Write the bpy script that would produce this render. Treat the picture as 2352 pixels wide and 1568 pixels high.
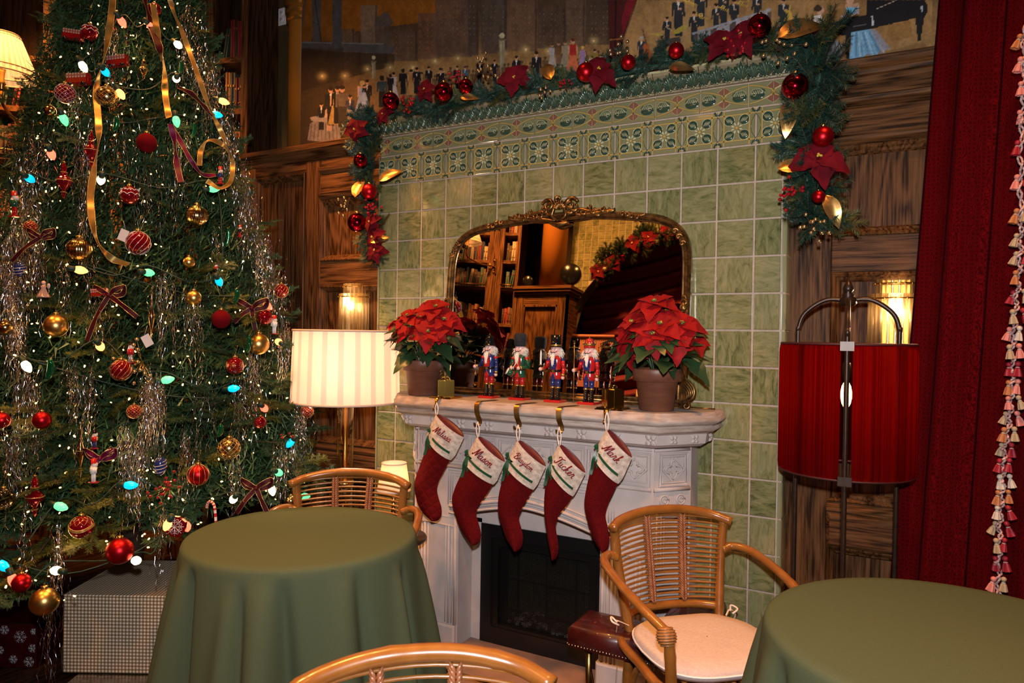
import bpy, math, random, numpy as np
from mathutils import Matrix, Vector
random.seed(7); rng = np.random.default_rng(7)
S = bpy.context.scene; COL = S.collection
for o in list(bpy.data.objects): bpy.data.objects.remove(o)
# ---------------------------------------------------------------- camera
CAM = np.array([2.3947, -3.0747, 1.5113]); FOC = 1625.4
RM = np.array([[0.87783, 0.47872, 0.01546], [0.01803, -0.00078, -0.99984], [-0.47863, 0.87797, -0.00932]])
cd = bpy.data.cameras.new('camera'); cam = bpy.data.objects.new('camera', cd); COL.objects.link(cam)
m = Matrix.Identity(4)
for i in range(3):
    m[i][0] = RM[0, i]; m[i][1] = -RM[1, i]; m[i][2] = -RM[2, i]; m[i][3] = CAM[i]
cam.matrix_world = m; cd.sensor_width = 36; cd.lens = FOC / 2352 * 36; cd.clip_start = .05
cd.dof.use_dof = True; cd.dof.focus_distance = 3.1; cd.dof.aperture_fstop = 5.6
S.camera = cam
# ---------------------------------------------------------------- world, lights, exposure
S.view_settings.view_transform = 'Standard'; S.view_settings.look = 'None'; S.view_settings.gamma = 1
S.view_settings.exposure = 0.0
S.cycles.use_denoising = True; S.cycles.sample_clamp_indirect = 4; S.cycles.sample_clamp_direct = 30
S.cycles.max_bounces = 7; S.cycles.diffuse_bounces = 3; S.cycles.glossy_bounces = 4; S.cycles.transmission_bounces = 6
S.cycles.transparent_max_bounces = 12; S.cycles.caustics_reflective = False; S.cycles.caustics_refractive = False
w = bpy.data.worlds.new('world'); S.world = w; w.use_nodes = True
w.node_tree.nodes['Background'].inputs[0].default_value = (.6, .35, .2, 1); w.node_tree.nodes['Background'].inputs[1].default_value = .003
def light(name, typ, loc, energy, color, size=.1, aim=None, **k):
    L = bpy.data.lights.new(name, typ); L.energy = energy; L.color = color
    if typ == 'AREA': L.shape = 'DISK'; L.size = size
    elif typ != 'SUN': L.shadow_soft_size = size
    for a, b in k.items(): setattr(L, a, b)
    o = bpy.data.objects.new(name, L); COL.objects.link(o); o.location = loc
    if aim is not None: o.rotation_euler = (Vector(aim) - Vector(loc)).to_track_quat('-Z', 'Y').to_euler()
    return o
FL = CAM + np.array([.02, -.03, .24])
light('camera_flash', 'AREA', FL, 46, (1.0, .97, .98), .08, aim=FL + RM[2] * 3 + np.array([.25, .1, .05]), spread=math.radians(130))
for lx, ly, e, ax, ay, az, sp_ in ((.5, -1.35, 28, .5, -1.25, 0, 75), (2.7, -1.3, 28, 2.7, -1.2, 0, 75), (-.9, -1.1, 34, -.75, .15, 1.2, 50), (-1.3, -2.4, 26, -1.3, -2.4, 0, 100), (-1.7, -1.5, 62, -2.3, -.2, 2.7, 58), (1.0, -3.6, 40, 1, -3.6, 0, 100), (-1.3, -3.0, 60, -1.5, -4.3, 2.2, 90), (.2, -3.2, 34, .1, -4.8, 2.6, 90)):  # table downlights; those aimed at panels, bookcases and far wall are added fill
    light('downlight_or_fill', 'AREA', (lx, ly, 4.38), e, (1.0, .4, .1), .25, aim=(ax, ay, az), spread=math.radians(sp_))
# ---------------------------------------------------------------- geometry helpers
def ray(u, v): return RM.T @ np.array([(u - 1176) / FOC, (v - 784) / FOC, 1.0])
def at(u, v, **k):
    d = ray(u, v)
    if 'd' in k: return CAM + d * k['d']
    a, val = [('xyz'.index(q), k[q]) for q in k][0]
    return CAM + d * (val - CAM[a]) / d[a]
def on(u, v, p0, n):
    d = ray(u, v); n = np.array(n, float); return CAM + d * (np.dot(np.array(p0) - CAM, n) / np.dot(d, n))
def proj(P):
    c = (np.asarray(P) - CAM) @ RM.T
    return 1176 + FOC * c[..., 0] / c[..., 2], 784 + FOC * c[..., 1] / c[..., 2]
def smooth_path(P, n=8, closed=False):
    P = [np.array(p, float) for p in P]; out = []; N = len(P)
    rngs = range(N) if closed else range(N - 1)
    for i in rngs:
        p0 = P[(i - 1) % N] if closed or i > 0 else 2 * P[0] - P[1]
        p1 = P[i]; p2 = P[(i + 1) % N]
        p3 = P[(i + 2) % N] if closed or i < N - 2 else 2 * P[-1] - P[-2]
        for j in range(n):
            t = j / n
            out.append(.5 * ((2 * p1) + (p2 - p0) * t + (2 * p0 - 5 * p1 + 4 * p2 - p3) * t * t + (3 * p1 - p0 - 3 * p2 + p3) * t ** 3))
    if not closed: out.append(P[-1])
    return out
def nrm(v): v = np.array(v, float); return v / (np.linalg.norm(v) + 1e-12)
class MB:
    def __init__(s): s.V = []; s.F = []; s.M = []; s.S = []
    def add(s, V, F, mi=0, sm=False):
        b = len(s.V); s.V.extend([tuple(v) for v in V])
        for f in F: s.F.append(tuple(b + i for i in f)); s.M.append(mi); s.S.append(sm)
        return s
    def box(s, x0, x1, y0, y1, z0, z1, mi=0, R=None, o=(0, 0, 0)):
        V = np.array([(x, y, z) for z in (z0, z1) for y in (y0, y1) for x in (x0, x1)], float)
        if R is not None: V = V @ np.array(R).T
        V = V + np.array(o)
        return s.add(V, [(0, 2, 3, 1), (4, 5, 7, 6), (0, 1, 5, 4), (2, 6, 7, 3), (0, 4, 6, 2), (1, 3, 7, 5)], mi)
    def bev(s, x0, x1, y0, y1, z0, z1, b, mi=0, face='y-'):
        # box with bevelled front (toward -y) edges
        V = [(x0, y1, z0), (x1, y1, z0), (x1, y1, z1), (x0, y1, z1), (x0, y0 + b, z0), (x1, y0 + b, z0), (x1, y0 + b, z1), (x0, y0 + b, z1),
             (x0 + b, y0, z0 + b), (x1 - b, y0, z0 + b), (x1 - b, y0, z1 - b), (x0 + b, y0, z1 - b)]
        F = [(8, 9, 10, 11), (4, 5, 9, 8), (5, 6, 10, 9), (6, 7, 11, 10), (7, 4, 8, 11), (0, 1, 5, 4), (1, 2, 6, 5), (2, 3, 7, 6), (3, 0, 4, 7), (0, 3, 2, 1)]
        return s.add(V, F, mi)
    def tube(s, P, r, n=8, mi=0, closed=False, caps=True, sm=True, flat=1.0, up=None):
        P = np.array(P, float); N = len(P); rs = np.full(N, r) if np.isscalar(r) else np.array(r, float)
        if closed: T = np.roll(P, -1, 0) - np.roll(P, 1, 0)
        else: T = np.gradient(P, axis=0)
        T /= (np.linalg.norm(T, axis=1)[:, None] + 1e-12)
        a = np.array(up, float) if up is not None else (np.array([0, 0, 1.]) if abs(T[0][2]) < .9 else np.array([1., 0, 0]))
        V = []
        for i in range(N):
            a = a - T[i] * np.dot(a, T[i]); a /= (np.linalg.norm(a) + 1e-12)
            b = np.cross(T[i], a)
            for k in range(n):
                t = 2 * math.pi * k / n; V.append(P[i] + rs[i] * (math.cos(t) * a * flat + math.sin(t) * b))
        F = []
        for i in range(N if closed else N - 1):
            j = (i + 1) % N
            for k in range(n):
                l = (k + 1) % n; F.append((i * n + k, i * n + l, j * n + l, j * n + k))
        if caps and not closed: F.append(tuple(range(n))[::-1]); F.append(tuple((N - 1) * n + k for k in range(n)))
        return s.add(V, F, mi, sm)
    def lathe(s, prof, c=(0, 0, 0), n=20, mi=0, sm=True, R=None, sx=1, sy=1, ribs=0, ra=0):
        V = []; F = []
        for (r, z) in prof:
            for k in range(n):
                t = 2 * math.pi * k / n; rr = r * (1 + (ra * math.cos(ribs * t) if ribs else 0)); V.append((rr * math.cos(t) * sx, rr * math.sin(t) * sy, z))
        V = np.array(V)
        if R is not None: V = V @ np.array(R).T
        V = V + np.array(c)
        for i in range(len(prof) - 1):
            for k in range(n):
                l = (k + 1) % n; F.append((i * n + k, i * n + l, (i + 1) * n + l, (i + 1) * n + k))
        if prof[0][0] > 1e-5: F.append(tuple(range(n))[::-1])
        if prof[-1][0] > 1e-5: F.append(tuple((len(prof) - 1) * n + k for k in range(n)))
        return s.add(V, F, mi, sm)
    def ball(s, c, r, n=16, mi=0, sx=1, sy=1, sz=1, R=None):
        h = max(4, n // 2)
        return s.lathe([(r * math.sin(math.pi * i / h), -r * math.cos(math.pi * i / h) * sz) for i in range(h + 1)], c, n, mi, R=R, sx=sx, sy=sy)
    def prism(s, poly, f0, f1, mi=0, sm=False, caps=(True, True)):
        # poly 2D list; f0,f1 map (a,b) -> xyz
        n = len(poly); V = [f0(*p) for p in poly] + [f1(*p) for p in poly]; F = [(i, (i + 1) % n, n + (i + 1) % n, n + i) for i in range(n)]
        if caps[0]: F.append(tuple(range(n))[::-1])
        if caps[1]: F.append(tuple(range(n, 2 * n)))
        return s.add(V, F, mi, sm)
    def strip(s, P, W, mi=0, sm=True, th=0):
        P = [np.array(p, float) for p in P]; V = []
        for p, w_ in zip(P, W): V += [p - np.array(w_), p + np.array(w_)]
        return s.add(V, [(2 * i, 2 * i + 1, 2 * i + 3, 2 * i + 2) for i in range(len(P) - 1)], mi, sm)
    def sweep(s, prof, path, mi=0, closed=False, sm=False):
        # prof: list (out, z); path: list of (x,y,nx,ny) where n is scaled mitre outward
        n = len(prof); V = [(x + nx * a, y + ny * a, z) for (x, y, nx, ny) in path for (a, z) in prof]; F = []
        for i in range(len(path) - (0 if closed else 1)):
            j = (i + 1) % len(path)
            for k in range(n - 1): F.append((i * n + k, j * n + k, j * n + k + 1, i * n + k + 1))
        return s.add(V, F, mi, sm)
    def xform(s, R=None, o=(0, 0, 0), sc=1):
        V = np.array(s.V) * sc
        if R is not None: V = V @ np.array(R).T
        s.V = [tuple(v) for v in V + np.array(o)]; return s
    def join(s, b, R=None, o=(0, 0, 0), sc=1, mo=0):
        V = np.array(b.V) * sc
        if R is not None: V = V @ np.array(R).T
        V = V + np.array(o); base = len(s.V); s.V.extend([tuple(v) for v in V])
        s.F.extend([tuple(base + i for i in f) for f in b.F]); s.M.extend([q + mo for q in b.M]); s.S.extend(b.S); return s
def RZ(a): c, q = math.cos(a), math.sin(a); return np.array([[c, -q, 0], [q, c, 0], [0, 0, 1]])
def RX(a): c, q = math.cos(a), math.sin(a); return np.array([[1, 0, 0], [0, c, -q], [0, q, c]])
def RY(a): c, q = math.cos(a), math.sin(a); return np.array([[c, 0, q], [0, 1, 0], [-q, 0, c]])
def basis(z, x=(1, 0, 0)):
    z = nrm(z); x = np.array(x, float); x = nrm(x - z * np.dot(x, z)); return np.stack([x, np.cross(z, x), z], 1)
def mesh(mb, mats, name):
    me = bpy.data.meshes.new(name); me.from_pydata(mb.V, [], mb.F)
    for q in (mats if isinstance(mats, (list, tuple)) else [mats]): me.materials.append(q)
    me.polygons.foreach_set('material_index', mb.M); me.polygons.foreach_set('use_smooth', mb.S); me.update(); return me
def obj(name, mb, mats, parent=None, label=None, cat=None, group=None, kind=None):
    """link a mesh (given in world coordinates) as one object, made local to its parent"""
    if parent is not None and not isinstance(mb, bpy.types.Mesh):
        q = np.array(wm(parent).inverted())
        V = np.array(mb.V); mb.V = [tuple(v) for v in V @ q[:3, :3].T + q[:3, 3]]
    me = mb if isinstance(mb, bpy.types.Mesh) else mesh(mb, mats, name)
    o = bpy.data.objects.new(name, me); COL.objects.link(o); o.parent = parent
    return tag(o, label, cat, group, kind)
def wm(o):
    m_ = o.matrix_basis.copy()
    return wm(o.parent) @ m_ if o.parent else m_
def inst(name, me, parent=None, loc=(0, 0, 0), R=None, sc=1, **k):
    o = bpy.data.objects.new(name, me); COL.objects.link(o); o.parent = parent
    mm = Matrix([list(r) for r in (np.eye(3) if R is None else np.array(R)) * sc]).to_4x4(); mm.translation = Vector(loc)
    if parent is not None: mm = wm(parent).inverted() @ mm
    o.matrix_basis = mm; return tag(o, **k)
def tag(o, label=None, cat=None, group=None, kind=None):
    if label: o['label'] = label
    if cat: o['category'] = cat
    if group: o['group'] = group
    if kind: o['kind'] = kind
    return o
def thing(name, label, cat, loc=(0, 0, 0), rz=0, group=None, kind=None):
    o = bpy.data.objects.new(name, None); COL.objects.link(o); o.location = loc; o.rotation_euler = (0, 0, rz)
    o.matrix_basis = Matrix.Translation(Vector(loc)) @ Matrix.Rotation(rz, 4, 'Z')
    return tag(o, label, cat, group, kind)
# ---------------------------------------------------------------- materials
MC = {}
def pm(name, col, rough=.5, metal=0, spec=.5, **k):
    if name in MC: return MC[name]
    m_ = bpy.data.materials.new(name); m_.use_nodes = True; b = m_.node_tree.nodes['Principled BSDF']; k.pop('sheen', None)
    b.inputs['Base Color'].default_value = (*col, 1); b.inputs['Roughness'].default_value = rough; b.inputs['Metallic'].default_value = metal
    b.inputs['Specular IOR Level'].default_value = spec
    for a, v in k.items():
        a = {'emit': 'Emission Color', 'es': 'Emission Strength', 'tr': 'Transmission Weight', 'coat': 'Coat Weight', 'coatr': 'Coat Roughness', 'sheen': 'Sheen Weight', 'ior': 'IOR', 'alpha': 'Alpha', 'ss': 'Subsurface Weight'}[a]
        b.inputs[a].default_value = (*v, 1) if a == 'Emission Color' else v
    MC[name] = m_; return m_
def nodes(m_): return m_.node_tree.nodes, m_.node_tree.links, m_.node_tree.nodes['Principled BSDF']
def texmap(N, L, coord='Object', scale=(1, 1, 1), rnd=0, rot=(0, 0, 0)):
    tc = N.new('ShaderNodeTexCoord'); mp = N.new('ShaderNodeMapping'); mp.inputs['Scale'].default_value = scale; mp.inputs['Rotation'].default_value = rot
    src = tc.outputs[coord]
    if rnd:
        oi = N.new('ShaderNodeObjectInfo'); ad = N.new('ShaderNodeVectorMath'); ad.operation = 'MULTIPLY_ADD'
        ml = N.new('ShaderNodeMath'); ml.operation = 'MULTIPLY'; ml.inputs[1].default_value = rnd; L.new(oi.outputs['Random'], ml.inputs[0])
        ad.inputs[1].default_value = (1, 1, 1); L.new(src, ad.inputs[0]); L.new(ml.outputs[0], ad.inputs[2]); src = ad.outputs[0]
    L.new(src, mp.inputs['Vector']); return mp.outputs[0]
def ramp(N, L, fac, stops):
    r = N.new('ShaderNodeValToRGB'); e = r.color_ramp.elements
    while len(e) < len(stops): e.new(.5)
    for q, (p, c) in zip(e, stops): q.position = p; q.color = (*c, 1)
    L.new(fac, r.inputs[0]); return r.outputs[0]
def noise(N, L, vec, scale, detail=4, rough=.55, dist=0):
    n = N.new('ShaderNodeTexNoise'); n.inputs['Scale'].default_value = scale; n.inputs['Detail'].default_value = detail
    n.inputs['Roughness'].default_value = rough; n.inputs['Distortion'].default_value = dist; L.new(vec, n.inputs['Vector']); return n.outputs['Fac']
def bump(N, L, b, h, strength=.3, dist=.01):
    q = N.new('ShaderNodeBump'); q.inputs['Strength'].default_value = strength; q.inputs['Distance'].default_value = dist
    L.new(h, q.inputs['Height']); L.new(q.outputs[0], b.inputs['Normal'])
def noisy(name, c1, c2, rough=.5, metal=0, scale=8, st=(1, 1, 1), bmp=0, bd=.004, rnd=0, detail=4, lo=.3, hi=.7, **k):
    if name in MC: return MC[name]
    m_ = pm(name, c1, rough, metal, **k); N, L, b = nodes(m_)
    f = noise(N, L, texmap(N, L, scale=st, rnd=rnd), scale, detail); L.new(ramp(N, L, f, [(lo, c1), (hi, c2)]), b.inputs['Base Color'])
    if bmp: bump(N, L, b, f, bmp, bd)
    return m_
def oak(name, axis, dark, mid, lt, rough=.5, rnd=3.0):
    if name in MC: return MC[name]
    m_ = pm(name, mid, rough, spec=.08); N, L, b = nodes(m_)
    st = [70, 70, 70]; st[axis] = 3.0
    f = noise(N, L, texmap(N, L, scale=st, rnd=rnd), 1.5, 6, .65, .3)
    st2 = [3.2, 3.2, 3.2]; st2[axis] = .42
    r_ = noise(N, L, texmap(N, L, scale=st2, rnd=rnd), 1.3, 2, .5, .5); ml = N.new('ShaderNodeMath'); ml.operation = 'MULTIPLY'; ml.inputs[1].default_value = 95; L.new(r_, ml.inputs[0])
    sn = N.new('ShaderNodeMath'); sn.operation = 'SINE'; L.new(ml.outputs[0], sn.inputs[0])
    ad = N.new('ShaderNodeMath'); ad.operation = 'MULTIPLY_ADD'; L.new(sn.outputs[0], ad.inputs[0]); ad.inputs[1].default_value = .085; L.new(f, ad.inputs[2])
    L.new(ramp(N, L, ad.outputs[0], [(.36, dark), (.47, mid), (.68, lt)]), b.inputs['Base Color'])
    bump(N, L, b, f, .25, .002); return m_
OD, OM, OL = (.022, .009, .003), (.08, .034, .012), (.15, .066, .025)
oakV = oak('oak_vertical', 2, OD, OM, OL); oakH = oak('oak_horizontal', 0, OD, OM, OL); oakY = oak('oak_depth', 1, OD, OM, OL)
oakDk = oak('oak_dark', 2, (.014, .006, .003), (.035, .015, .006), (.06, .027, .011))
brass = pm('brass', (.55, .33, .1), .25, 1); brassDk = noisy('brass_dark', (.25, .14, .04), (.5, .3, .09), .3, 1, scale=30)
goldm = pm('gold_polished', (.55, .33, .07), .16, 1); blackm = pm('black_gloss', (.006, .006, .007), .15)
bronze = noisy('bronze_dark', (.02, .01, .006), (.04, .02, .012), .35, .4, scale=40)
# ================================================================ SETTING
T = .155; R0 = 2.32
plaster = pm('dark_wall', (.05, .028, .015), .8)
floorm = oak('floor_oak', 1, (.01, .006, .003), (.035, .018, .009), (.06, .03, .015), .35)
fl = MB().box(-4.6, 4.6, -5.6, 1.4, -.06, -.014); fo = obj('floor', fl, pm('floor_gap', (.01, .006, .004), .8), kind='structure')
for i in range(44):
    x = -3.3 + i * .15
    if x < 3.3:
        for (ya, yb) in ((-5.4, -3.2 - (i % 3) * .4), (-3.2 - (i % 3) * .4, -.9 - (i % 4) * .3), (-.9 - (i % 4) * .3, 1.2)):
            obj('plank', MB().box(x + .001, x + .149, ya + .002, yb - .002, -.016, 0), floorm, fo)
obj('ceiling', MB().box(-4.6, 4.6, -5.6, 1.4, 4.42, 4.5), pm('ceiling_paint', (.25, .17, .1), .9), kind='structure')
obj('wall_left', MB().box(-4.4, -4.3, -5.6, 1.4, 0, 4.45), plaster, kind='structure')
obj('wall_right', MB().box(4.3, 4.4, -5.6, 1.4, 0, 4.45), plaster, kind='structure')
WB = obj('wall_back', MB().box(-.89, 4.3, .2, .3, 0, 4.45).box(-4.3, -.88, 1.0, 1.1, 0, 4.45).box(-1.36, -.83, .2, .3, 0, 2.6), plaster, kind='structure')
def panel(x0, x1, z0, z1, mw=.038, sunk=.03, f=.15, vert=True):
    obj('panel', MB().box(x0, x1, f + sunk, f + sunk + .015, z0, z1), oakV if vert else oakH, WB)
    b = MB(); pr = [(0, -.006), (.006, -.012), (.014, -.004), (.02, .006), (.03, .012), (mw, sunk)]
    c = [(x0, z0, 1, 1), (x1, z0, -1, 1), (x1, z1, -1, -1), (x0, z1, 1, -1)]
    V = [(x + sx * a, f + q, z + sz * a) for (x, z, sx, sz) in c for (a, q) in pr]; n = len(pr)
    b.add(V, [(i * n + k, ((i + 1) % 4) * n + k, ((i + 1) % 4) * n + k + 1, i * n + k + 1) for i in range(4) for k in range(n - 1)], 0, False)
    obj('molding', b, oakV, WB)
def board(name, x0, x1, z0, z1, y0=.15, y1=.2, m_=None, b=.003): obj(name, MB().bev(x0, x1, y0, y1, z0, z1, b), m_, WB)
def hmold(x0, x1, z0, z1, y0, steps):
    b = MB(); P = [(y0_, z_) for (y0_, z_) in steps]
    b.prism(P, lambda y, z: (x0, y, z), lambda y, z: (x1, y, z)); obj('molding', b, oakH, WB)
board('stile', -1.36, -1.272, .12, 2.56, m_=oakV); board('stile', -.83, -.703, .12, 2.56, m_=oakV)
board('rail', -1.272, -.83, 2.49, 2.56, m_=oakH); panel(-1.272, -.83, .3, 2.49); board('rail', -1.272, -.83, .12, .3, m_=oakH)
for (xa, xb) in ((-.703, -.12), (2.146, 2.78)):
    board('rail', xa, xb, 2.505, 2.56, m_=oakH)
    hmold(xa, xb, 2.47, 2.51, .12, [(.2, 2.465), (.15, 2.465), (.142, 2.475), (.125, 2.485), (.12, 2.5), (.135, 2.508), (.15, 2.51), (.2, 2.51)])
    board('rail', xa, xb, 2.345, 2.463, .138, m_=oakH, b=.008)
    hmold(xa, xb, 2.31, 2.345, .12, [(.2, 2.312), (.15, 2.312), (.135, 2.322), (.125, 2.33), (.122, 2.34), (.15, 2.345), (.2, 2.345)])
    panel(xa, xb, 1.94, 2.312); board('rail', xa, xb, 1.79, 1.94, m_=oakH); panel(xa, xb, .84, 1.79)
    board('rail', xa, xb, .655, .80, .125, m_=oakH, b=.014); hmold(xa, xb, .8, .84, .12, [(.2, .80), (.13, .80), (.128, .815), (.138, .828), (.152, .84), (.2, .84)])
    panel(xa, xb, .3, .655); board('rail', xa, xb, .12, .3, m_=oakH)
board('stile', 1.95, 2.146, .12, 2.56, m_=oakV); board('stile', 2.78, 2.95, .12, 2.56, m_=oakV); 
tr = MB()
for (xa, xb) in ((-1.385, -.115), (1.985, 3.0)):
    P = [(.3, 2.556), (.15, 2.556), (.143, 2.566), (.142, 2.585), (.128, 2.59), (.124, 2.605), (.102, 2.62), (.098, 2.645), (.105, 2.652), (.3, 2.652)]
    tr.prism(P, lambda y, z: (xa, y, z), lambda y, z: (xb, y, z))
tr.box(-1.38, -.83, .28, 1.0, 2.6, 2.65)
obj('trim_1', tr, oakH, kind='structure')
obj('baseboard_back', MB().box(-1.36, -.12, .12, .2, 0, .125).box(1.99, 4.2, .12, .2, 0, .125), oakH, kind='structure')
# ---- chimney breast with tiles
grout = noisy('grout', (.38, .28, .22), (.46, .36, .28), .8, scale=60)
def tilemat(name, st):
    m_ = pm(name, (.26, .27, .14), .12, coat=.6, coatr=.06); N, L, b = nodes(m_)
    v = texmap(N, L, scale=st, rnd=9); f = noise(N, L, v, 15, 6, .68, .9)
    v2 = texmap(N, L, scale=(1, 1, 1), rnd=5); f2 = noise(N, L, v2, 3, 2)
    a = N.new('ShaderNodeMath'); a.operation = 'MULTIPLY_ADD'; L.new(f2, a.inputs[0]); a.inputs[1].default_value = .35; L.new(f, a.inputs[2])
    oi = N.new('ShaderNodeObjectInfo'); a2 = N.new('ShaderNodeMath'); a2.operation = 'MULTIPLY_ADD'; L.new(oi.outputs['Random'], a2.inputs[0]); a2.inputs[1].default_value = .12; L.new(a.outputs[0], a2.inputs[2])
    L.new(ramp(N, L, a2.outputs[0], [(.44, (.03, .043, .012)), (.57, (.095, .105, .038)), (.68, (.165, .165, .068)), (.92, (.27, .245, .12))]), b.inputs['Base Color'])
    b3 = noise(N, L, texmap(N, L, scale=st, rnd=9), 5, 2); bump(N, L, b, b3, .35, .006); return m_
tH = tilemat('tile_glaze_h', (1, 1, 3.2)); tV = tilemat('tile_glaze_v', (3.2, 1, 1))
WC = obj('wall_chimney', MB().box(-.12, 1.975, .004, .2, 0, 2.585).box(1.96, 1.986, .01, .16, 0, 2.585), grout, kind='structure')
g = .0038; XL, XR = -.12, 1.966
for r in range(15):
    z1 = R0 - r * T - g; z0 = max(R0 - (r + 1) * T + g, .0)
    for i in range(-1, 13):
        x0 = max(i * T + g, XL); x1 = min((i + 1) * T - g, XR)
        j = [random.uniform(-.0008, .0008) for _ in range(3)]
        obj('tile', MB().bev(x0, x1, -.001 + j[0], .006, z0, z1, .003).xform(o=(0, 0, 0)), tH if (i + r) % 2 else tV, WC)
    q = [(1.972 + .018 * math.sin(a), .0185 - .018 * math.cos(a)) for a in [k * math.pi / 16 for k in range(9)]] + [(1.99, .04), (1.972, .04)]
    obj('corner_tile', MB().prism(q, lambda x, y: (x, y, z0), lambda x, y: (x, y, z1)), pm('trim_glaze', (.24, .24, .13), .12, coat=.5), WC)
    obj('side_tile', MB().box(1.982, 1.990, .043, .15, z0, z1), tV, WC)
obj('edge_trim', MB().box(-.131, -.1215, -.002, .15, 0, 2.475), pm('trim_glaze', (0, 0, 0)), WC)
gl_b = pm('glaze_base', (.19, .19, .095), .15, coat=.5); gl_d = pm('glaze_teal', (.028, .06, .04), .14, coat=.7); gl_y = pm('glaze_gold', (.45, .3, .08), .2, coat=.5)
gl_c = pm('glaze_cream', (.5, .47, .27), .2, coat=.5); gl_r = pm('glaze_brown', (.2, .085, .055), .2, coat=.5); gl_t = noisy('glaze_leaf', (.02, .045, .03), (.12, .16, .09), .14, scale=45, coat=.8)
gl_s = noisy('glaze_sand', (.2, .16, .085), (.28, .23, .14), .4, scale=150)
GM = [gl_b, gl_d, gl_y, gl_c, gl_r, gl_t, gl_s]
def relief_flower():
    b = MB(); h = T / 2 - g; b.bev(-h, h, -.003, .006, -h, h, .002, 0)
    for x in (-.052, .052): b.box(x - .0023, x + .0023, -.0065, 0, -h, h, 2)
    for z in (-.054, .054): b.box(-h, h, -.0065, 0, z - .0023, z + .0023, 2)
    b.ball((0, -.006, 0), .0085, 10, 2)
    for k in range(8):
        a = k * math.pi / 4 + .39; c, s_ = math.cos(a), math.sin(a); b.tube([(c * .01, -.004, s_ * .01), (c * .02, -.006, s_ * .02), (c * .028, -.003, s_ * .028)], [.0045, .005, .002], 6, 3)
    for sx in (-1, 1):
        for sz in (-1, 1):
            cx, cz = sx * .031, sz * .032
            b.ball((cx, -.004, cz), .0215, 12, 1, sz=.95, sy=.22)
            for k in range(4):
                o_ = (k - 1.5) * .006
                b.tube([(cx + o_ - sx * .006, -.007, cz - sz * .009), (cx + o_, -.0085, cz), (cx + o_ + sx * .006, -.007, cz + sz * .009)], .0015, 4, 3)
            b.tube([(cx + math.cos(t) * .0215 * sx, -.005, cz + math.sin(t) * .0215 * sz) for t in np.linspace(-1.8, 3.3, 14)], .0019, 4, 3)
            b.tube([(sx * .07 - sx * .012 * math.cos(t), -.004, sz * .005 + sz * .05 * math.sin(t / 2)) for t in np.linspace(0, 3.1, 8)], .0009, 4, 1)
    for sx in (-1, 1):
        for sz in (-1, 1):
            for k in range(3):
                a = math.pi / 2 * k / 2 * .96 + .05; b.ball((sx * (h - .001 - math.cos(a) * .009), -.004, sz * (h - .001 - math.sin(a) * .011)), .0048, 6, 1, sy=.4)
            b.box(min(sx * (h - .005), sx * h), max(sx * (h - .005), sx * h), -.007, 0, min(sz * (h - .005), sz * h), max(sz * (h - .005), sz * h), 2)
    return b
def relief_scroll():
    b = MB(); W_ = .1 - g / 2; H_ = .0525 - g; b.bev(-W_, W_, -.003, .006, -H_, H_, .002, 0)
    for s_ in (-1, 1):
        xs = np.linspace(-W_, W_, 25); b.tube([(x, -.006, s_ * (.006 + .031 * abs(math.sin(math.pi * x / .2)) ** .9 - (.006 if abs(x) < .005 else 0))) for x in xs], .0028, 5, 2)
    for dd in (.012, .006):
        b.tube([(dd, -.0075, 0), (0, -.0075, dd * 1.1), (-dd, -.0075, 0), (0, -.0075, -dd * 1.1)], .0024, 4, 2, closed=True)
    for sz in (-1, 1):
        P = [(.0, .01), (.017, .017), (.026, .026), (.013, .037), (0, .046), (-.013, .037), (-.026, .026), (-.017, .017)]
        b.prism([(x, z * sz) for x, z in (P if sz > 0 else P[::-1])], lambda x, z: (x, -.006, z), lambda x, z: (x, -.002, z), 4)
        b.tube([(0, -.007, sz * .012), (0, -.008, sz * .044)], .0009, 4, 3)
        b.tube([(x, -.0065, z * sz) for x, z in P], .001, 4, 3, closed=True)
    for sx in (-1, 1):
        cx = sx * .064
        b.ball((cx, -.002, -.007), .023, 12, 1, sx=1.4, sy=.16, sz=.8); b.ball((cx - sx * .004, -.003, .009), .017, 12, 5, sx=1.6, sy=.25, sz=.85)
        for k in range(6): x = cx - sx * (.018 - k * .008); b.tube([(x - sx * .004, -.0075, -.001), (x + sx * .004, -.008, .018 - k * .0012)], .0014, 4, 3)
        b.tube([(cx + sx * (.012 + .01 * math.cos(t) * (1 - t / 9)), -.008, -.004 + .01 * math.sin(t) * (1 - t / 9)) for t in np.linspace(0, 6, 12)], .0014, 4, 3)
        b.tube([(cx - sx * .03, -.006, 0), (cx - sx * .01, -.008, .019), (cx + sx * .015, -.008, .02), (cx + sx * .03, -.006, .008)], .0014, 4, 3)
    return b
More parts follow.
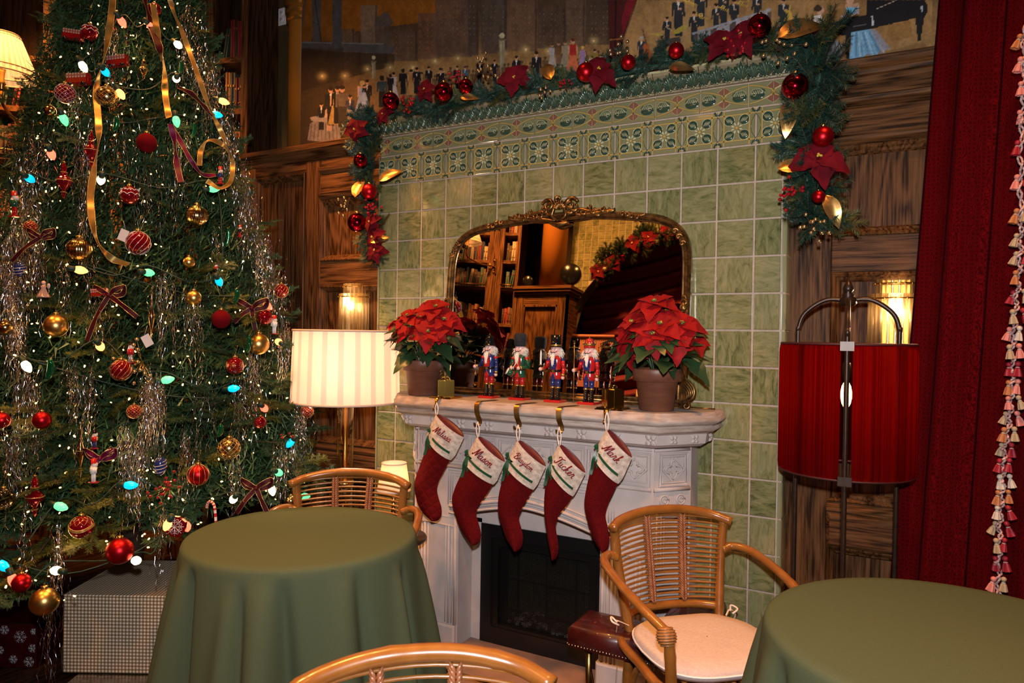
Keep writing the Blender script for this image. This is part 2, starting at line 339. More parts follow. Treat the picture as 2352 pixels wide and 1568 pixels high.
def relief_cornice():
    b = MB(); W_ = .1 - g / 2
    P = [(.01, -.035), (-.012, -.034), (-.014, -.028), (-.008, -.022), (-.016, 0), (-.03, .02), (-.05, .034), (-.052, .05), (-.048, .052), (.01, .052)]
    b.prism(P, lambda y, z: (-W_, y, z), lambda y, z: (W_, y, z), 6); b.box(-W_, W_, -.058, .01, .045, .053, 3)
    for k in range(4):
        cx = -.075 + k * .05; big = 1.0 if k % 2 else .82
        for j in range(-4, 5):
            a = j * .3 * big; L_ = (.062 - abs(j) * .005) * big
            pts = [(cx + math.sin(a) * t * L_ * .85, -.018 - .03 * (t ** 1.5) - .008 * math.sin(t * 3.1), -.03 + math.cos(a * .8) * t * L_ * 1.12) for t in (0, .35, .7, 1)]
            b.tube(pts, [.003, .0052, .0066, .0045], 6, 5 if j % 2 else 1)
        b.tube([(cx, -.017, -.03), (cx, -.034, .0), (cx, -.047, .026)], [.002, .0018, .001], 4, 3)
        b.ball((cx + .025, -.012, -.018), .008, 8, 1); b.tube([(cx - .012, -.014, -.032), (cx, -.024, -.027), (cx + .012, -.014, -.032)], .003, 5, 3)
    return b
def cut(mb, x0, x1):  # clamp a tile mesh to a width, for the cut end tiles
    mb.V = [(min(max(x, x0), x1), y, z) for x, y, z in mb.V]; return mb
fm = mesh(relief_flower(), GM, 'flower_tile')
for i in range(13):
    inst('flower_tile', fm, WC, ((i + .5) * T, 0, R0 + T / 2)) if i < 12 else inst('flower_tile', mesh(cut(relief_flower(), -.08, XR - 12.5 * T), GM, 'flower_tile'), WC, (12.5 * T, 0, R0 + T / 2))
inst('flower_tile', mesh(cut(relief_flower(), XL + T / 2, .08), GM, 'flower_tile'), WC, (-T / 2, 0, R0 + T / 2))
sm_ = mesh(relief_scroll(), GM, 'scroll_tile'); cm_ = mesh(relief_cornice(), GM, 'cornice_tile')
for k in range(11):
    cx = -.072 + .2 * k
    if k in (0, 10):
        lo, hi = (XL - cx, .1) if k == 0 else (-.1, XR - cx)
        inst('scroll_tile', mesh(cut(relief_scroll(), lo, hi), GM, 'scroll_tile'), WC, (cx, 0, 2.528))
        lo, hi = (XL - .04 - cx, .1) if k == 0 else (-.1, XR + .045 - cx)
        inst('cornice_tile', mesh(cut(relief_cornice(), lo, hi), GM, 'cornice_tile'), WC, (cx, 0, 2.618))
    else: inst('scroll_tile', sm_, WC, (cx, 0, 2.528)); inst('cornice_tile', cm_, WC, (cx, 0, 2.618))
obj('cornice_cap', MB().box(-.155, 2.02, -.06, .2, 2.665, 2.672), gl_c, WC)
# ---- mural: painted by vertex colours on one flat canvas
def vnoise(X, Y, sc, seed):
    r = np.random.default_rng(seed).random((64, 64)); x = X / sc; y = Y / sc; xi = np.floor(x).astype(int); yi = np.floor(y).astype(int); fx = x - xi; fy = y - yi
    fx = fx * fx * (3 - 2 * fx); fy = fy * fy * (3 - 2 * fy); g_ = lambda a, b_: r[a % 64, b_ % 64]
    return (g_(xi, yi) * (1 - fx) + g_(xi + 1, yi) * fx) * (1 - fy) + (g_(xi, yi + 1) * (1 - fx) + g_(xi + 1, yi + 1) * fx) * fy
ms = .004; mx0, mx1, mz0, mz1 = -.90, 2.72, 2.65, 3.78; nx = int((mx1 - mx0) / ms); nz = int((mz1 - mz0) / ms)
gx, gz = np.meshgrid(np.linspace(mx0, mx1, nx), np.linspace(mz0, mz1, nz)); P3 = np.stack([gx, np.full_like(gx, .17), gz], -1)
U, Vv = proj(P3); IMG = np.zeros((nz, nx, 3)); IMG[:] = (.045, .028, .014)
n1 = .5 * vnoise(U, Vv, 60, 1) + .3 * vnoise(U, Vv, 22, 2) + .2 * vnoise(U, Vv, 8, 3); n2 = vnoise(U, Vv * .4, 9, 4); n3 = vnoise(U, Vv, 4, 5)
def blend(mask, col, a=1.0, tex=.35):
    a = (mask.astype(float) * a)[..., None]; c = np.array(col) * (1 - tex + 2 * tex * (.6 * n1 + .4 * n2))[..., None]; IMG[:] = IMG * (1 - a) + c * a
def poly(P, col, a=1.0, tex=.35):
    P = np.array(P, float); u0, v0 = P.min(0); u1, v1 = P.max(0); ins = np.zeros(U.shape, bool); sel = (U >= u0) & (U <= u1) & (Vv >= v0) & (Vv <= v1)
    if not sel.any(): return
    us, vs = U[sel], Vv[sel]; r = np.zeros(us.shape, bool)
    for i in range(len(P)):
        xa, ya = P[i]; xb, yb = P[(i + 1) % len(P)]; c = ((ya > vs) != (yb > vs)) & (us < (xb - xa) * (vs - ya) / (yb - ya + 1e-9) + xa); r ^= c
    ins[sel] = r; blend(ins, col, a, tex)
def ell(u, v, a, b_, col, al=1.0, rot=0, tex=.2):
    du, dv = U - u, Vv - v; c, s_ = math.cos(rot), math.sin(rot); x = (du * c + dv * s_) / a; y = (-du * s_ + dv * c) / b_; blend((x * x + y * y) < 1, col, al, tex)
def glow(u, v, a, b_, col, al):
    m_ = np.exp(-(((U - u) / a) ** 2 + ((Vv - v) / b_) ** 2)); blend(m_, col, al, .2)
def line(u0, v0, u1, v1, w_, col, al=1.0):
    d = math.hypot(u1 - u0, v1 - v0); nx_, ny_ = -(v1 - v0) / d * w_ / 2, (u1 - u0) / d * w_ / 2; poly([(u0 + nx_, v0 + ny_), (u1 + nx_, v1 + ny_), (u1 - nx_, v1 - ny_), (u0 - nx_, v0 - ny_)], col, al)
hz = 235 - (U - 700) * .085   # haze line follows the crowd
blend(np.clip((hz - Vv) / 200, 0, 1), (.05, .03, .018), .9)
blend(np.exp(-((Vv - hz + 30) / (60 + 40 * n1)) ** 2) * np.clip((U - 760) / 140, 0, 1), (.24, .13, .045), .95)
blend(np.clip((Vv - hz) / 60, 0, 1) * np.clip((U - 800) / 120, 0, 1), (.15, .072, .025), .9)
poly([(690, 0), (1060, 0), (1060, 40), (900, 60), (690, 92)], (.19, .065, .006), .9)
for k, (a_, b_, h_, c_) in enumerate([(828, 868, 12, (.13, .09, .06)), (862, 890, 60, (.08, .055, .04)), (960, 1010, 30, (.1, .05, .03)), (1000, 1085, 0, (.085, .05, .035)), (1075, 1100, 0, (.05, .035, .028)), (1105, 1165, 0, (.06, .045, .036)), (1165, 1235, 0, (.11, .06, .035)), (1235, 1300, 18, (.06, .036, .025)), (1300, 1345, 0, (.09, .055, .035)), (1345, 1400, 0, (.045, .028, .02)), (905, 960, 70, (.075, .045, .03)), (785, 815, 66, (.1, .06, .035)), (815, 830, 80, (.09, .05, .03))]):
    bot = 235 - ((a_ + b_) / 2 - 700) * .085 - 75; poly([(a_, h_), (b_, h_), (b_, bot), (a_, bot)], c_, .85); line(b_ - 4, h_, b_ - 4, bot, 5, (.03, .02, .015), .6)
    for q in range(int((b_ - a_) / 9)):
        for r_ in range(6): ell(a_ + 5 + q * 9, h_ + 14 + r_ * 13, .9, 1.8, (.3, .2, .1), .35 * (1 if (q * 7 + r_ * 3 + k) % 3 else 0))
poly([(865, 40), (890, 25), (903, 52), (895, 62), (860, 60)], (.07, .055, .045)); poly([(862, 70), (900, 70), (898, 103), (866, 98)], (.07, .05, .035))
blend(np.exp(-((Vv - hz + 22) / 34) ** 2) * np.clip((U - 800) / 200, 0, 1), (.27, .16, .06), .6)
gr = (.06, .055, .055)
poly([(690, 95), (900, 103), (908, 116), (900, 124), (690, 111)], gr); line(690, 97, 880, 101, 3, (.14, .13, .12), .8)
poly([(763, 0), (785, 0), (785, 150), (764, 165)], (.05, .048, .052)); poly([(716, 0), (738, 0), (738, 95), (718, 95)], gr)
for cx in (703, 751): poly([(cx - 14, 95), (cx - 14, 25), (cx - 2, 3), (cx + 12, 28), (cx + 12, 95)], (.15, .055, .008), 1)
line(690, 92, 700, 0, 4, gr); line(723, 0, 738, 95, 3, (.03, .03, .03))
poly([(690, 115), (905, 124), (905, 150), (690, 210)], (.022, .014, .009), .8); blend((U < 790) & (Vv > 110), (.02, .013, .009), .45)
for k in range(22): glow(740 + k * 52, 175 - k * 6.3 + 6 * math.sin(k * 2), 9, 8, (.5, .36, .14), .6); ell(740 + k * 52, 175 - k * 6.3 + 6 * math.sin(k * 2), 2.5, 2.5, (.7, .5, .25), .7)
def column_lamp(u, v0, v1, w_): poly([(u - w_, v0 + 14), (u + w_, v0 + 14), (u + w_ * .7, v1), (u - w_ * .7, v1)], (.2, .17, .1)); ell(u, v0 + 4, w_ * .9, w_ * .9, (.4, .34, .2)); line(u - w_ * 1.4, v0 + 13, u + w_ * 1.4, v0 + 13, 4, (.1, .08, .05)); line(u - w_ * .4, v0 + 18, u - w_ * .3, v1, 2, (.4, .33, .2), .6)
column_lamp(858, 128, 180, 5); column_lamp(1153, 78, 165, 7)
skin = (.42, .22, .12)
def person(u, v, h, top, bot, dress=False, back=False, al=1.0, sk=skin, hair=(.02, .012, .008)):
    s_ = h / 100; sh = (h * .13)
    if dress: poly([(u - 7 * s_, v + 42 * s_), (u + 7 * s_, v + 42 * s_), (u + 20 * s_, v + h), (u - 20 * s_, v + h)], bot, al)
    else: poly([(u - 10 * s_, v + 48 * s_), (u + 10 * s_, v + 48 * s_), (u + 9 * s_, v + h), (u - 9 * s_, v + h)], bot, al)
    poly([(u - 13 * s_, v + 18 * s_), (u + 13 * s_, v + 18 * s_), (u + 9 * s_, v + 50 * s_), (u - 9 * s_, v + 50 * s_)], top, al)
    if not dress: line(u - 13 * s_, v + 20 * s_, u - 14 * s_, v + 52 * s_, 5 * s_, top, al); line(u + 13 * s_, v + 20 * s_, u + 14 * s_, v + 52 * s_, 5 * s_, top, al)
    else: line(u - 11 * s_, v + 20 * s_, u - 13 * s_, v + 48 * s_, 3 * s_, sk, al); line(u + 11 * s_, v + 20 * s_, u + 13 * s_, v + 48 * s_, 3 * s_, sk, al)
    if not back and not dress and top[0] < .1: poly([(u - 3.5 * s_, v + 17 * s_), (u + 3.5 * s_, v + 17 * s_), (u, v + 38 * s_)], (.5, .45, .4), al)
    ell(u, v + 8 * s_, 6.4 * s_, 8 * s_, hair if back else sk, al)
    ell(u, v + 4 * s_, 6.8 * s_, 5 * s_, hair, al)
    if not back: ell(u - 2.2 * s_, v + 9 * s_, 1 * s_, .9 * s_, (.08, .04, .03), al); ell(u + 2.6 * s_, v + 9 * s_, 1 * s_, .9 * s_, (.08, .04, .03), al)
bk = (.012, .011, .012); gy = (.14, .13, .15)
for k in range(46): # dim crowd behind
    u = 880 + k * 14.5 + 5 * math.sin(k * 5); v = 196 - (u - 860) * .118 + 7 * math.sin(k * 3.3)
    person(u, v - 14, 46, (.07, .035, .02), (.06, .03, .018), k % 3 == 0, True, .75, hair=(.05, .028, .018))
poly([(712, 284), (735, 268), (770, 266), (780, 275), (783, 330), (706, 322)], (.16, .13, .12)); 
for k in range(8): line(716 + k * 8, 284, 712 + k * 9, 322, 2.5, (.08, .06, .06), .8)
ell(744, 271, 32, 6, (.2, .165, .15))
person(738, 236, 62, bk, bk); person(756, 240, 60, (.35, .22, .16), (.3, .18, .14), hair=(.35, .24, .08)); ell(744, 275, 30, 5, (.2, .165, .15))
person(760, 200, 88, bk, bk); person(769, 206, 80, (.3, .18, .05), (.28, .17, .05), True); person(775, 198, 86, bk, bk); person(786, 197, 95, (.1, .07, .05), (.035, .025, .018)); person(804, 218, 66, (.035, .03, .04), (.2, .17, .14))
person(832, 186, 78, (.2, .25, .38), (.22, .26, .36), True, True, hair=(.4, .26, .1)); person(843, 183, 70, bk, bk); line(820, 200, 845, 200, 4, skin); poly([(826, 212), (840, 212), (852, 258), (815, 258)], (.22, .26, .36))
person(877, 174, 72, (.025, .04, .045), bk, back=True); person(904, 166, 60, (.42, .36, .36), (.4, .34, .33), True); person(897, 170, 50, bk, bk, back=True)
person(926, 158, 58, bk, bk, back=True); person(944, 160, 58, (.3, .14, .04), (.32, .17, .06), True); person(957, 155, 60, bk, bk); line(950, 166, 972, 168, 4, bk)
person(985, 153, 50, bk, bk); person(1012, 156, 56, bk, bk); line(1000, 168, 1022, 165, 3, skin); person(1050, 151, 52, bk, bk); person(1068, 152, 44, (.05, .1, .13), bk); person(1102, 140, 50, bk, bk); person(1136, 137, 50, bk, bk)
person(1186, 128, 60, bk, bk); person(1211, 155, 50, (.45, .14, .14), (.4, .1, .12), True, hair=(.12, .04, .02)); person(1232, 118, 72, bk, bk)
person(1268, 100, 55, (.3, .3, .32), (.33, .3, .28), True, al=.8); person(1283, 95, 60, (.1, .05, .02), (.12, .07, .04), al=.8); person(1298, 94, 60, (.22, .19, .13), (.24, .2, .13), True, al=.8)
person(1316, 88, 78, (.3, .02, .015), (.42, .1, .04), True, hair=(.1, .02, .01)); person(1338, 106, 52, (.26, .16, .32), (.26, .16, .32), True, hair=(.42, .26, .06)); person(1366, 113, 50, (.2, .13, .02), (.18, .1, .03)); poly([(1350, 135), (1395, 128), (1398, 142), (1352, 146)], (.4, .25, .2))
# stage: curtain and orchestra
poly([(1396, 0), (1460, 0), (1432, 90), (1426, 140), (1402, 140), (1398, 60)], (.045, .008, .008)); poly([(1440, 0), (1462, 0), (1430, 80), (1428, 40)], (.13, .008, .012)); line(1415, 0, 1412, 130, 4, (.015, .004, .004)); line(1400, 92, 1432, 88, 3, (.2, .08, .02))
poly([(1464, 0), (2140, 0), (2140, 120), (1900, 150), (1600, 140), (1432, 140), (1436, 84)], (.27, .15, .055), .9, .45)
glow(1590, 60, 60, 40, (.34, .22, .09), .7); glow(1960, 60, 90, 60, (.18, .08, .02), .6)
def player(u, v, h, horn=1, fl_=1):
    person(u, v, h, (.02, .022, .026), (.02, .022, .026)); s_ = h / 100
    if horn: line(u + 2 * s_, v + 10 * s_, u + fl_ * 45 * s_, v + 24 * s_, 2.2 * s_, (.5, .32, .06)); line(u + fl_ * 16 * s_, v + 20 * s_, u + fl_ * 45 * s_, v + 28 * s_, 2 * s_, (.4, .25, .04)); ell(u + fl_ * 22 * s_, v + 12 * s_, 7 * s_, 6 * s_, (.5, .33, .08)); ell(u + fl_ * 22 * s_, v + 12 * s_, 4 * s_, 3.4 * s_, (.2, .12, .03))
    ell(u + 5 * s_, v + 34 * s_, 4 * s_, 3 * s_, skin)
player(1610, -30, 90, 0); player(1558, -12, 95, 1); player(1662, -22, 80, 0)
player(1532, 38, 62, 0); ell(1562, 68, 17, 6, (.3, .24, .04), 1, -.5); ell(1507, 79, 15, 2.5, (.35, .25, .06), 1, .1); poly([(1515, 92), (1562, 84), (1564, 104), (1518, 110)], (.05, .04, .035)); line(1528, 60, 1545, 72, 1.5, (.5, .4, .2))
player(1594, 26, 70, 1); player(1645, 8, 70, 1); player(1686, -2, 70, 1); player(1738, -14, 70, 1, -1); player(1800, -4, 80, 0)
poly([(1802, 20), (1816, 26), (1822, 40), (1812, 52), (1800, 48), (1806, 36)], (.45, .28, .05)); line(1816, 12, 1808, 40, 3, (.45, .3, .06))
line(1590, 78, 1772, 21, 5, (.22, .23, .26)); poly([(1592, 82), (1772, 26), (1772, 60), (1600, 110)], (.07, .05, .05)); 
for k in range(4): u = 1603 + k * 44; poly([(u, 78 - k * 14), (u + 28, 69 - k * 14), (u + 28, 92 - k * 14), (u, 100 - k * 14)], (.26, .25, .27)); person(u + 15, 80 - k * 14, 40, bk, bk)
person(1473, 84, 60, (.03, .032, .036), bk, hair=(.3, .3, .3)); ell(1487, 128, 11, 15, (.28, .07, .02)); ell(1484, 108, 7, 9, (.28, .07, .02)); line(1476, 68, 1486, 105, 3, (.1, .04, .02))
# piano, pianist and singer
pb = (.008, .007, .008)
poly([(1905, 56), (1945, 40), (1990, 34), (1990, 0), (2124, 0), (2131, 12), (2128, 36), (2060, 52), (1985, 70), (1938, 82), (1912, 78)], pb, 1, .2)
poly([(1941, 78), (1955, 76), (1950, 137), (1943, 137)], pb); poly([(2102, 40), (2124, 34), (2114, 94), (2108, 94)], pb); ell(2111, 97, 2.5, 2.5, (.3, .2, .05)); ell(1947, 137, 2.5, 2.5, (.3, .2, .05))
line(2003, 36, 2005, 58, 4, (.4, .4, .45)); line(2117, 14, 2118, 28, 4, (.3, .33, .36)); line(2010, 22, 2060, 0, 1.5, (.3, .25, .2)); line(1938, 66, 1990, 56, 1.5, (.08, .08, .09))
poly([(1880, 85), (1905, 82), (1932, 100), (1938, 122), (1925, 146), (1872, 152), (1870, 110)], (.2, .2, .23)); 
for k in range(7): line(1885 + k * 5, 90, 1876 + k * 9, 146, 3, (.33, .33, .37) if k % 2 else (.11, .11, .14), .7)
poly([(1868, 38), (1885, 34), (1893, 48), (1890, 62), (1872, 64)], (.5, .47, .45)); ell(1884, 23, 9, 10, (.42, .24, .15)); ell(1879, 19, 9, 8, (.04, .02, .012)); ell(1873, 22, 4, 4, (.04, .02, .012)); line(1873, 50, 1884, 66, 8, skin); line(1884, 66, 1916, 58, 5, skin)
poly([(1954, 74), (2000, 66), (2024, 108), (2012, 134), (1996, 122), (1978, 134), (1952, 136)], (.13, .28, .42)); 
for k in range(9): line(1962 + k * 5, 74, 1956 + k * 10, 128, 3.5, ((.2, .38, .55), (.07, .15, .26), (.28, .42, .52))[k % 3], .8)
poly([(1996, 68), (2010, 66), (2046, 112), (2024, 118)], (.2, .22, .27), .8)
poly([(1943, 15), (1966, 12), (1970, 28), (1944, 36)], (.12, .38, .55)); ell(1952, 2, 9, 8, (.45, .26, .16)); poly([(1942, 10), (1972, 6), (1972, 16), (1942, 18)], (.42, .24, .15)); line(1970, 16, 1968, 32, 8, (.3, .28, .32)); line(1966, 32, 1932, 38, 6, (.38, .32, .34))
poly([(2040, 56), (2092, 48), (2096, 84), (2050, 95), (2038, 80)], (.2, .1, .025), .8); poly([(1960, 140), (2120, 96), (2140, 120), (1960, 145)], (.16, .085, .03), .7)
IMG *= (1 + .35 * (n3 - .5))[..., None]; IMG = np.clip(IMG, .002, 1)
me = bpy.data.meshes.new('mural'); nv = nx * nz; co = P3.reshape(-1, 3); idx = np.arange(nv).reshape(nz, nx)
q = np.stack([idx[:-1, :-1], idx[:-1, 1:], idx[1:, 1:], idx[1:, :-1]], -1).reshape(-1, 4)
bk0 = nv; extra = np.array([[mx0, .195, mz0], [mx1, .195, mz0], [mx1, .195, mz1], [mx0, .195, mz1]]); c0 = [idx[0, 0], idx[0, -1], idx[-1, -1], idx[-1, 0]]
q = np.concatenate([q, np.array([[bk0 + 3, bk0 + 2, bk0 + 1, bk0]] + [[c0[i], bk0 + i, bk0 + (i + 1) % 4, c0[(i + 1) % 4]] for i in range(4)])])
me.vertices.add(nv + 4); me.vertices.foreach_set('co', np.concatenate([co, extra]).ravel()); me.loops.add(q.size); me.loops.foreach_set('vertex_index', q.ravel()); me.polygons.add(len(q)); me.polygons.foreach_set('loop_start', np.arange(len(q)) * 4); me.update(calc_edges=True)
ca = me.color_attributes.new('paint', 'FLOAT_COLOR', 'POINT'); ca.data.foreach_set('color', np.concatenate([np.concatenate([IMG.reshape(-1, 3), np.ones((nv, 1))], 1), np.tile([.03, .02, .01, 1], (4, 1))]).ravel())
mm = pm('mural_paint', (.1, .1, .1), .55, spec=.2); N, L, b = nodes(mm); vc = N.new('ShaderNodeVertexColor'); vc.layer_name = 'paint'
gm_ = N.new('ShaderNodeMix'); gm_.data_type = 'RGBA'; gm_.blend_type = 'MULTIPLY'; gm_.inputs[0].default_value = 1; L.new(vc.outputs[0], gm_.inputs[6]); gm_.inputs[7].default_value = (1.15, 1.15, 1.15, 1); L.new(gm_.outputs[2], b.inputs['Base Color'])
me.materials.append(mm); o = bpy.data.objects.new('mural', me); COL.objects.link(o); tag(o, 'large painted mural of a skyline, dancing crowd and orchestra above the panels', 'mural')
# ================================================================ FIREPLACE
def mitre(P):
    P = [np.array(p, float) for p in P]; out = []
    for i, p in enumerate(P):
        ns = []
        if i > 0: d = nrm(P[i] - P[i - 1]); ns.append(np.array([d[1], -d[0]]))
        if i < len(P) - 1: d = nrm(P[i + 1] - P[i]); ns.append(np.array([d[1], -d[0]]))
        n = nrm(sum(ns)); n = n / max(.3, np.dot(n, ns[0])); out.append((p[0], p[1], n[0], n[1]))
    return out
stone = noisy('limestone', (.4, .335, .315), (.51, .445, .425), .75, scale=7, bmp=.25, bd=.002, detail=8)
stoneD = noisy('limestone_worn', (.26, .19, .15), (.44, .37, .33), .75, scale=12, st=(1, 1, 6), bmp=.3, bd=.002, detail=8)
FP = thing('fireplace_mantel', 'carved pale limestone fireplace mantel with quatrefoil frieze against the green tiles', 'mantel', (.935, -.1, 0))
out = [(.135, 0), (.135, -.15), (.3, -.345), (1.57, -.345), (1.735, -.15), (1.735, 0)]
mp = mitre(out); ztop = 1.21
def off(a): return [(x + nx_ * a, y + ny_ * a) for x, y, nx_, ny_ in mp]
b = MB(); pr = [(0, ztop), (.01, 1.208), (.013, 1.199), (.018, 1.197), (.018, 1.189), (.026, 1.182), (.024, 1.168), (.01, 1.158), (.002, 1.154), (.008, 1.15), (.012, 1.14), (.006, 1.131), (-.008, 1.126)]
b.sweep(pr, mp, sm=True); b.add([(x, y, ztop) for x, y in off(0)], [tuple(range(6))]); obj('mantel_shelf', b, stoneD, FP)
b = MB(); b.sweep([(-.008, 1.127), (-.022, 1.118), (-.028, 1.078), (-.05, 1.064), (-.085, 1.06), (-.09, 1.055)], mp); obj('frieze', b, stone, FP)
def rosette():
    b = MB()
    for k in range(4):
        a = math.pi / 4 + k * math.pi / 2; c, s_ = math.cos(a), math.sin(a)
        b.ball((c * .011, -.003, s_ * .012), .0085, 8, sy=.6); b.ball((c * .018, -.002, s_ * .016), .0055, 6, sy=.6)
        b.tube([(c * .004, -.008, s_ * .004), (c * .017, -.0075, s_ * .017)], .0018, 5)
    b.ball((0, -.007, 0), .005, 8); return b
rm = mesh(rosette(), stone, 'rosette'); 
for k in range(9): inst('rosette', rm, FP, (.335 + k * .15, -.323, 1.098), sc=1.3)
for (fx, sgn) in ((.35, 1), (.75, 1)):
    p = np.array(out[3]) * (1 - fx) + np.array(out[4]) * fx; inst('rosette', rm, FP, (p[0] - .02, p[1] + .016, 1.098), R=RZ(math.radians(50)))
    p = np.array(out[2]) * (1 - fx) + np.array(out[1]) * fx; inst('rosette', rm, FP, (p[0] + .02, p[1] + .016, 1.098), R=RZ(math.radians(-50)))
inst('rosette', rm, FP, (1.713, -.09, 1.098), R=RZ(math.radians(90)))
ax0, ax1 = .585, 1.30; ac = (ax0 + ax1) / 2
def archz(x, k=0): t = abs((x - ac) / (ax1 - ax0) * 2); return .655 + .072 * (1 - min(t, 1) ** 1.5) + k
body = off(-.09); bl, br = body[2], body[3]; b = MB()
arch = [(x, archz(x)) for x in np.linspace(ax0, ax1, 25)]
b.prism([(bl[0], 0.03), (ax0, .03)] + arch + [(ax1, .03), (br[0], .03), (br[0], 1.06), (bl[0], 1.06)], lambda x, z: (x, bl[1], z), lambda x, z: (x, -.13, z), caps=(True, True))
for q in ((body[0], body[1], body[2], (bl[0], -.0)), (body[5], body[4], body[3], (br[0], 0))):
    b.prism(list(q), lambda x, y: (x, y, .03), lambda x, y: (x, y, 1.06))
b.box(ax0 - .02, ax1 + .02, -.13, 0, .6, 1.06); b.box(ax0 - .02, .64, -.13, 0, .03, .62); b.box(ax1, ax1 + .02, -.13, 0, .03, .62)
obj('body', b, stone, FP)
b = MB()
for k, (dz, r_, yy) in enumerate(((.008, .007, -.262), (.026, .006, -.258), (.04, .009, -.262), (.062, .004, -.257))):
    b.tube([(x, yy, archz(x, dz)) for x in np.linspace(ax0 - .05 - .0 * k, ax1 + .05, 31)], r_, 6)
b.tube([(bl[0] + .012, -.258, .745 + 0 * x) for x in (0, 1)] and [(bl[0] + .01, -.256, .885), (br[0] - .01, -.256, .885)], .011, 8); b.tube([(bl[0] + .01, -.256, 1.047), (br[0] - .01, -.256, 1.047)], .006, 6)
for (xa, xb) in ((bl[0] + .25, br[0] - .25),):
    for i_, q in enumerate((0, .012, .024)): b.tube([(ax0 - .06 + q, -.256, .7 + q), (ax0 - .06 + q, -.256, .862 - q), (ax1 + .06 - q, -.256, .862 - q), (ax1 + .06 - q, -.256, .7 + q)], .003, 5)
obj('arch_molding', b, stone, FP)
def quatre(w=.066):
    b = MB()
    for q, r_ in ((w, .007), (w - .012, .004)): b.tube([(-q, -.003, -q), (q, -.003, -q), (q, -.003, q), (-q, -.003, q)], r_, 5, closed=True, sm=False)
    q = w - .014; b.tube([(q, -.003, 0), (0, -.003, q), (-q, -.003, 0), (0, -.003, -q)], .0065, 6, closed=True, sm=False)
    P = []
    for k in range(4):
        a0 = k * math.pi / 2
        for t in np.linspace(-2.2, 2.2, 9): r_ = .014; P.append((math.cos(a0) * .022 + r_ * math.cos(a0 + t) * (1.25 if abs(t) < .3 else 1), -.004, math.sin(a0) * .022 + r_ * math.sin(a0 + t) * (1.25 if abs(t) < .3 else 1)))
    b.tube(P, .0042, 6, closed=True)
    for sx in (-1, 1):
        for sz in (-1, 1): b.tube([(sx * q, -.002, sz * .2 * q), (sx * q, -.002, sz * q), (sx * .2 * q, -.002, sz * q)], .002, 4)
    return b
qm = mesh(quatre(), stone, 'quatrefoil_panel')
for k in range(8): inst('quatrefoil_panel', qm, FP, (.425 + k * .146, -.256, .966))
cmid = (np.array(body[3]) + np.array(body[4])) / 2; ca = math.atan2(body[4][1] - body[3][1], body[4][0] - body[3][0])
cw = np.linalg.norm(np.array(body[4]) - np.array(body[3]))
for sgn in (1, -1):
    cx = cmid[0] if sgn > 0 else 1.87 - cmid[0]; R_ = RZ(ca * sgn)
    def L2(a, z, o_=0): return np.array([cx, cmid[1], 0]) + R_ @ np.array([a, -.003 - o_, 0]) + np.array([0, 0, z])
    inst('quatrefoil_panel', qm, FP, L2(0, .966), R=R_)
    b = MB(); b.tube([L2(-cw / 2, .885), L2(cw / 2 - .01, .885)], .01, 8); b.tube([L2(-cw / 2, 1.047), L2(cw / 2 - .01, 1.047)], .006, 6)
    for a in (-.04, .04): b.tube([L2(a + .02 * math.cos(t), .84 + .02 * math.sin(t)) for t in np.linspace(0, 6.28, 16)], .004, 5, closed=True); b.tube([L2(a + .01 * math.cos(t), .84 + .01 * math.sin(t)) for t in np.linspace(0, 6.28, 12)], .003, 5, closed=True)
    for i_, q in enumerate((0, .02, .034)): b.tube([L2(-.075 + q, .14), L2(-.075 + q, .8 - q), L2(.075 - q, .8 - q), L2(.075 - q, .14)], .0045 - i_ * .001, 5)
    obj('corner_molding', b, stone, FP)
for (pa, pb) in ((bl[0] + .012, ax0 - .012), (ax1 + .012, br[0] - .012)):
    b = MB()
    for i_, q in enumerate((0, .022, .04, .058)): b.tube([(pa + q, -.256, .135), (pa + q, -.256, .6 + .0 * q), (pb - q, -.256, .6), (pb - q, -.256, .135)], (.008, .004, .006, .003)[i_], 6)
    b.tube([(pb - .004, -.255, .13), (pb - .004, -.255, .65)], .009, 6); b.box(pa - .01, pb + .01, -.2565, -.25, .638, .642)
    obj('pilaster', b, stone, FP); obj('plinth', MB().bev(pa - .02, pb + .005, -.275, -.2, .03, .13, .008), stone, FP)
HS = obj('hearth_slab', MB().bev(.1, 1.77, -.62, -.002, 0, .03, .006), noisy('hearth_stone', (.2, .12, .09), (.3, .19, .15), .6, scale=5, detail=8)); tag(HS, 'pinkish stone hearth slab on the floor in front of the fireplace', 'hearth')
# firebox
blk = pm('firebox_black', (.004, .004, .005), .35); FB = thing('gas_fireplace', 'black metal gas firebox with fine mesh screen set into the stone mantel', 'fireplace', (.97, -.12, .03))
b = MB(); b.box(.64, .705, -.138, -.1, .03, .6).box(1.235, 1.3, -.138, -.1, .03, .6).box(.705, 1.235, -.138, -.1, .535, .6).box(.705, 1.235, -.138, -.1, .03, .11); obj('surround', b, blk, FB)
b = MB(); b.tube([(.70, -.141, .115), (.70, -.141, .535), (1.24, -.141, .535), (1.24, -.141, .115)], .0025, 6, sm=False); b.box(.705, .735, -.134, -.1, .11, .535).box(1.205, 1.235, -.134, -.1, .11, .535).box(.735, 1.205, -.134, -.1, .5, .535).box(.735, 1.205, -.134, -.1, .11, .125); obj('door_frame', b, pm('firebox_frame', (.012, .011, .011), .3, .5), FB)
b = MB(); b.box(.7, 1.24, .0, .003, .1, .55).box(.7, .72, -.1, 0, .1, .55).box(1.22, 1.24, -.1, 0, .1, .55).box(.7, 1.24, -.1, 0, .1, .112); obj('firebox_liner', b, blk, FB)
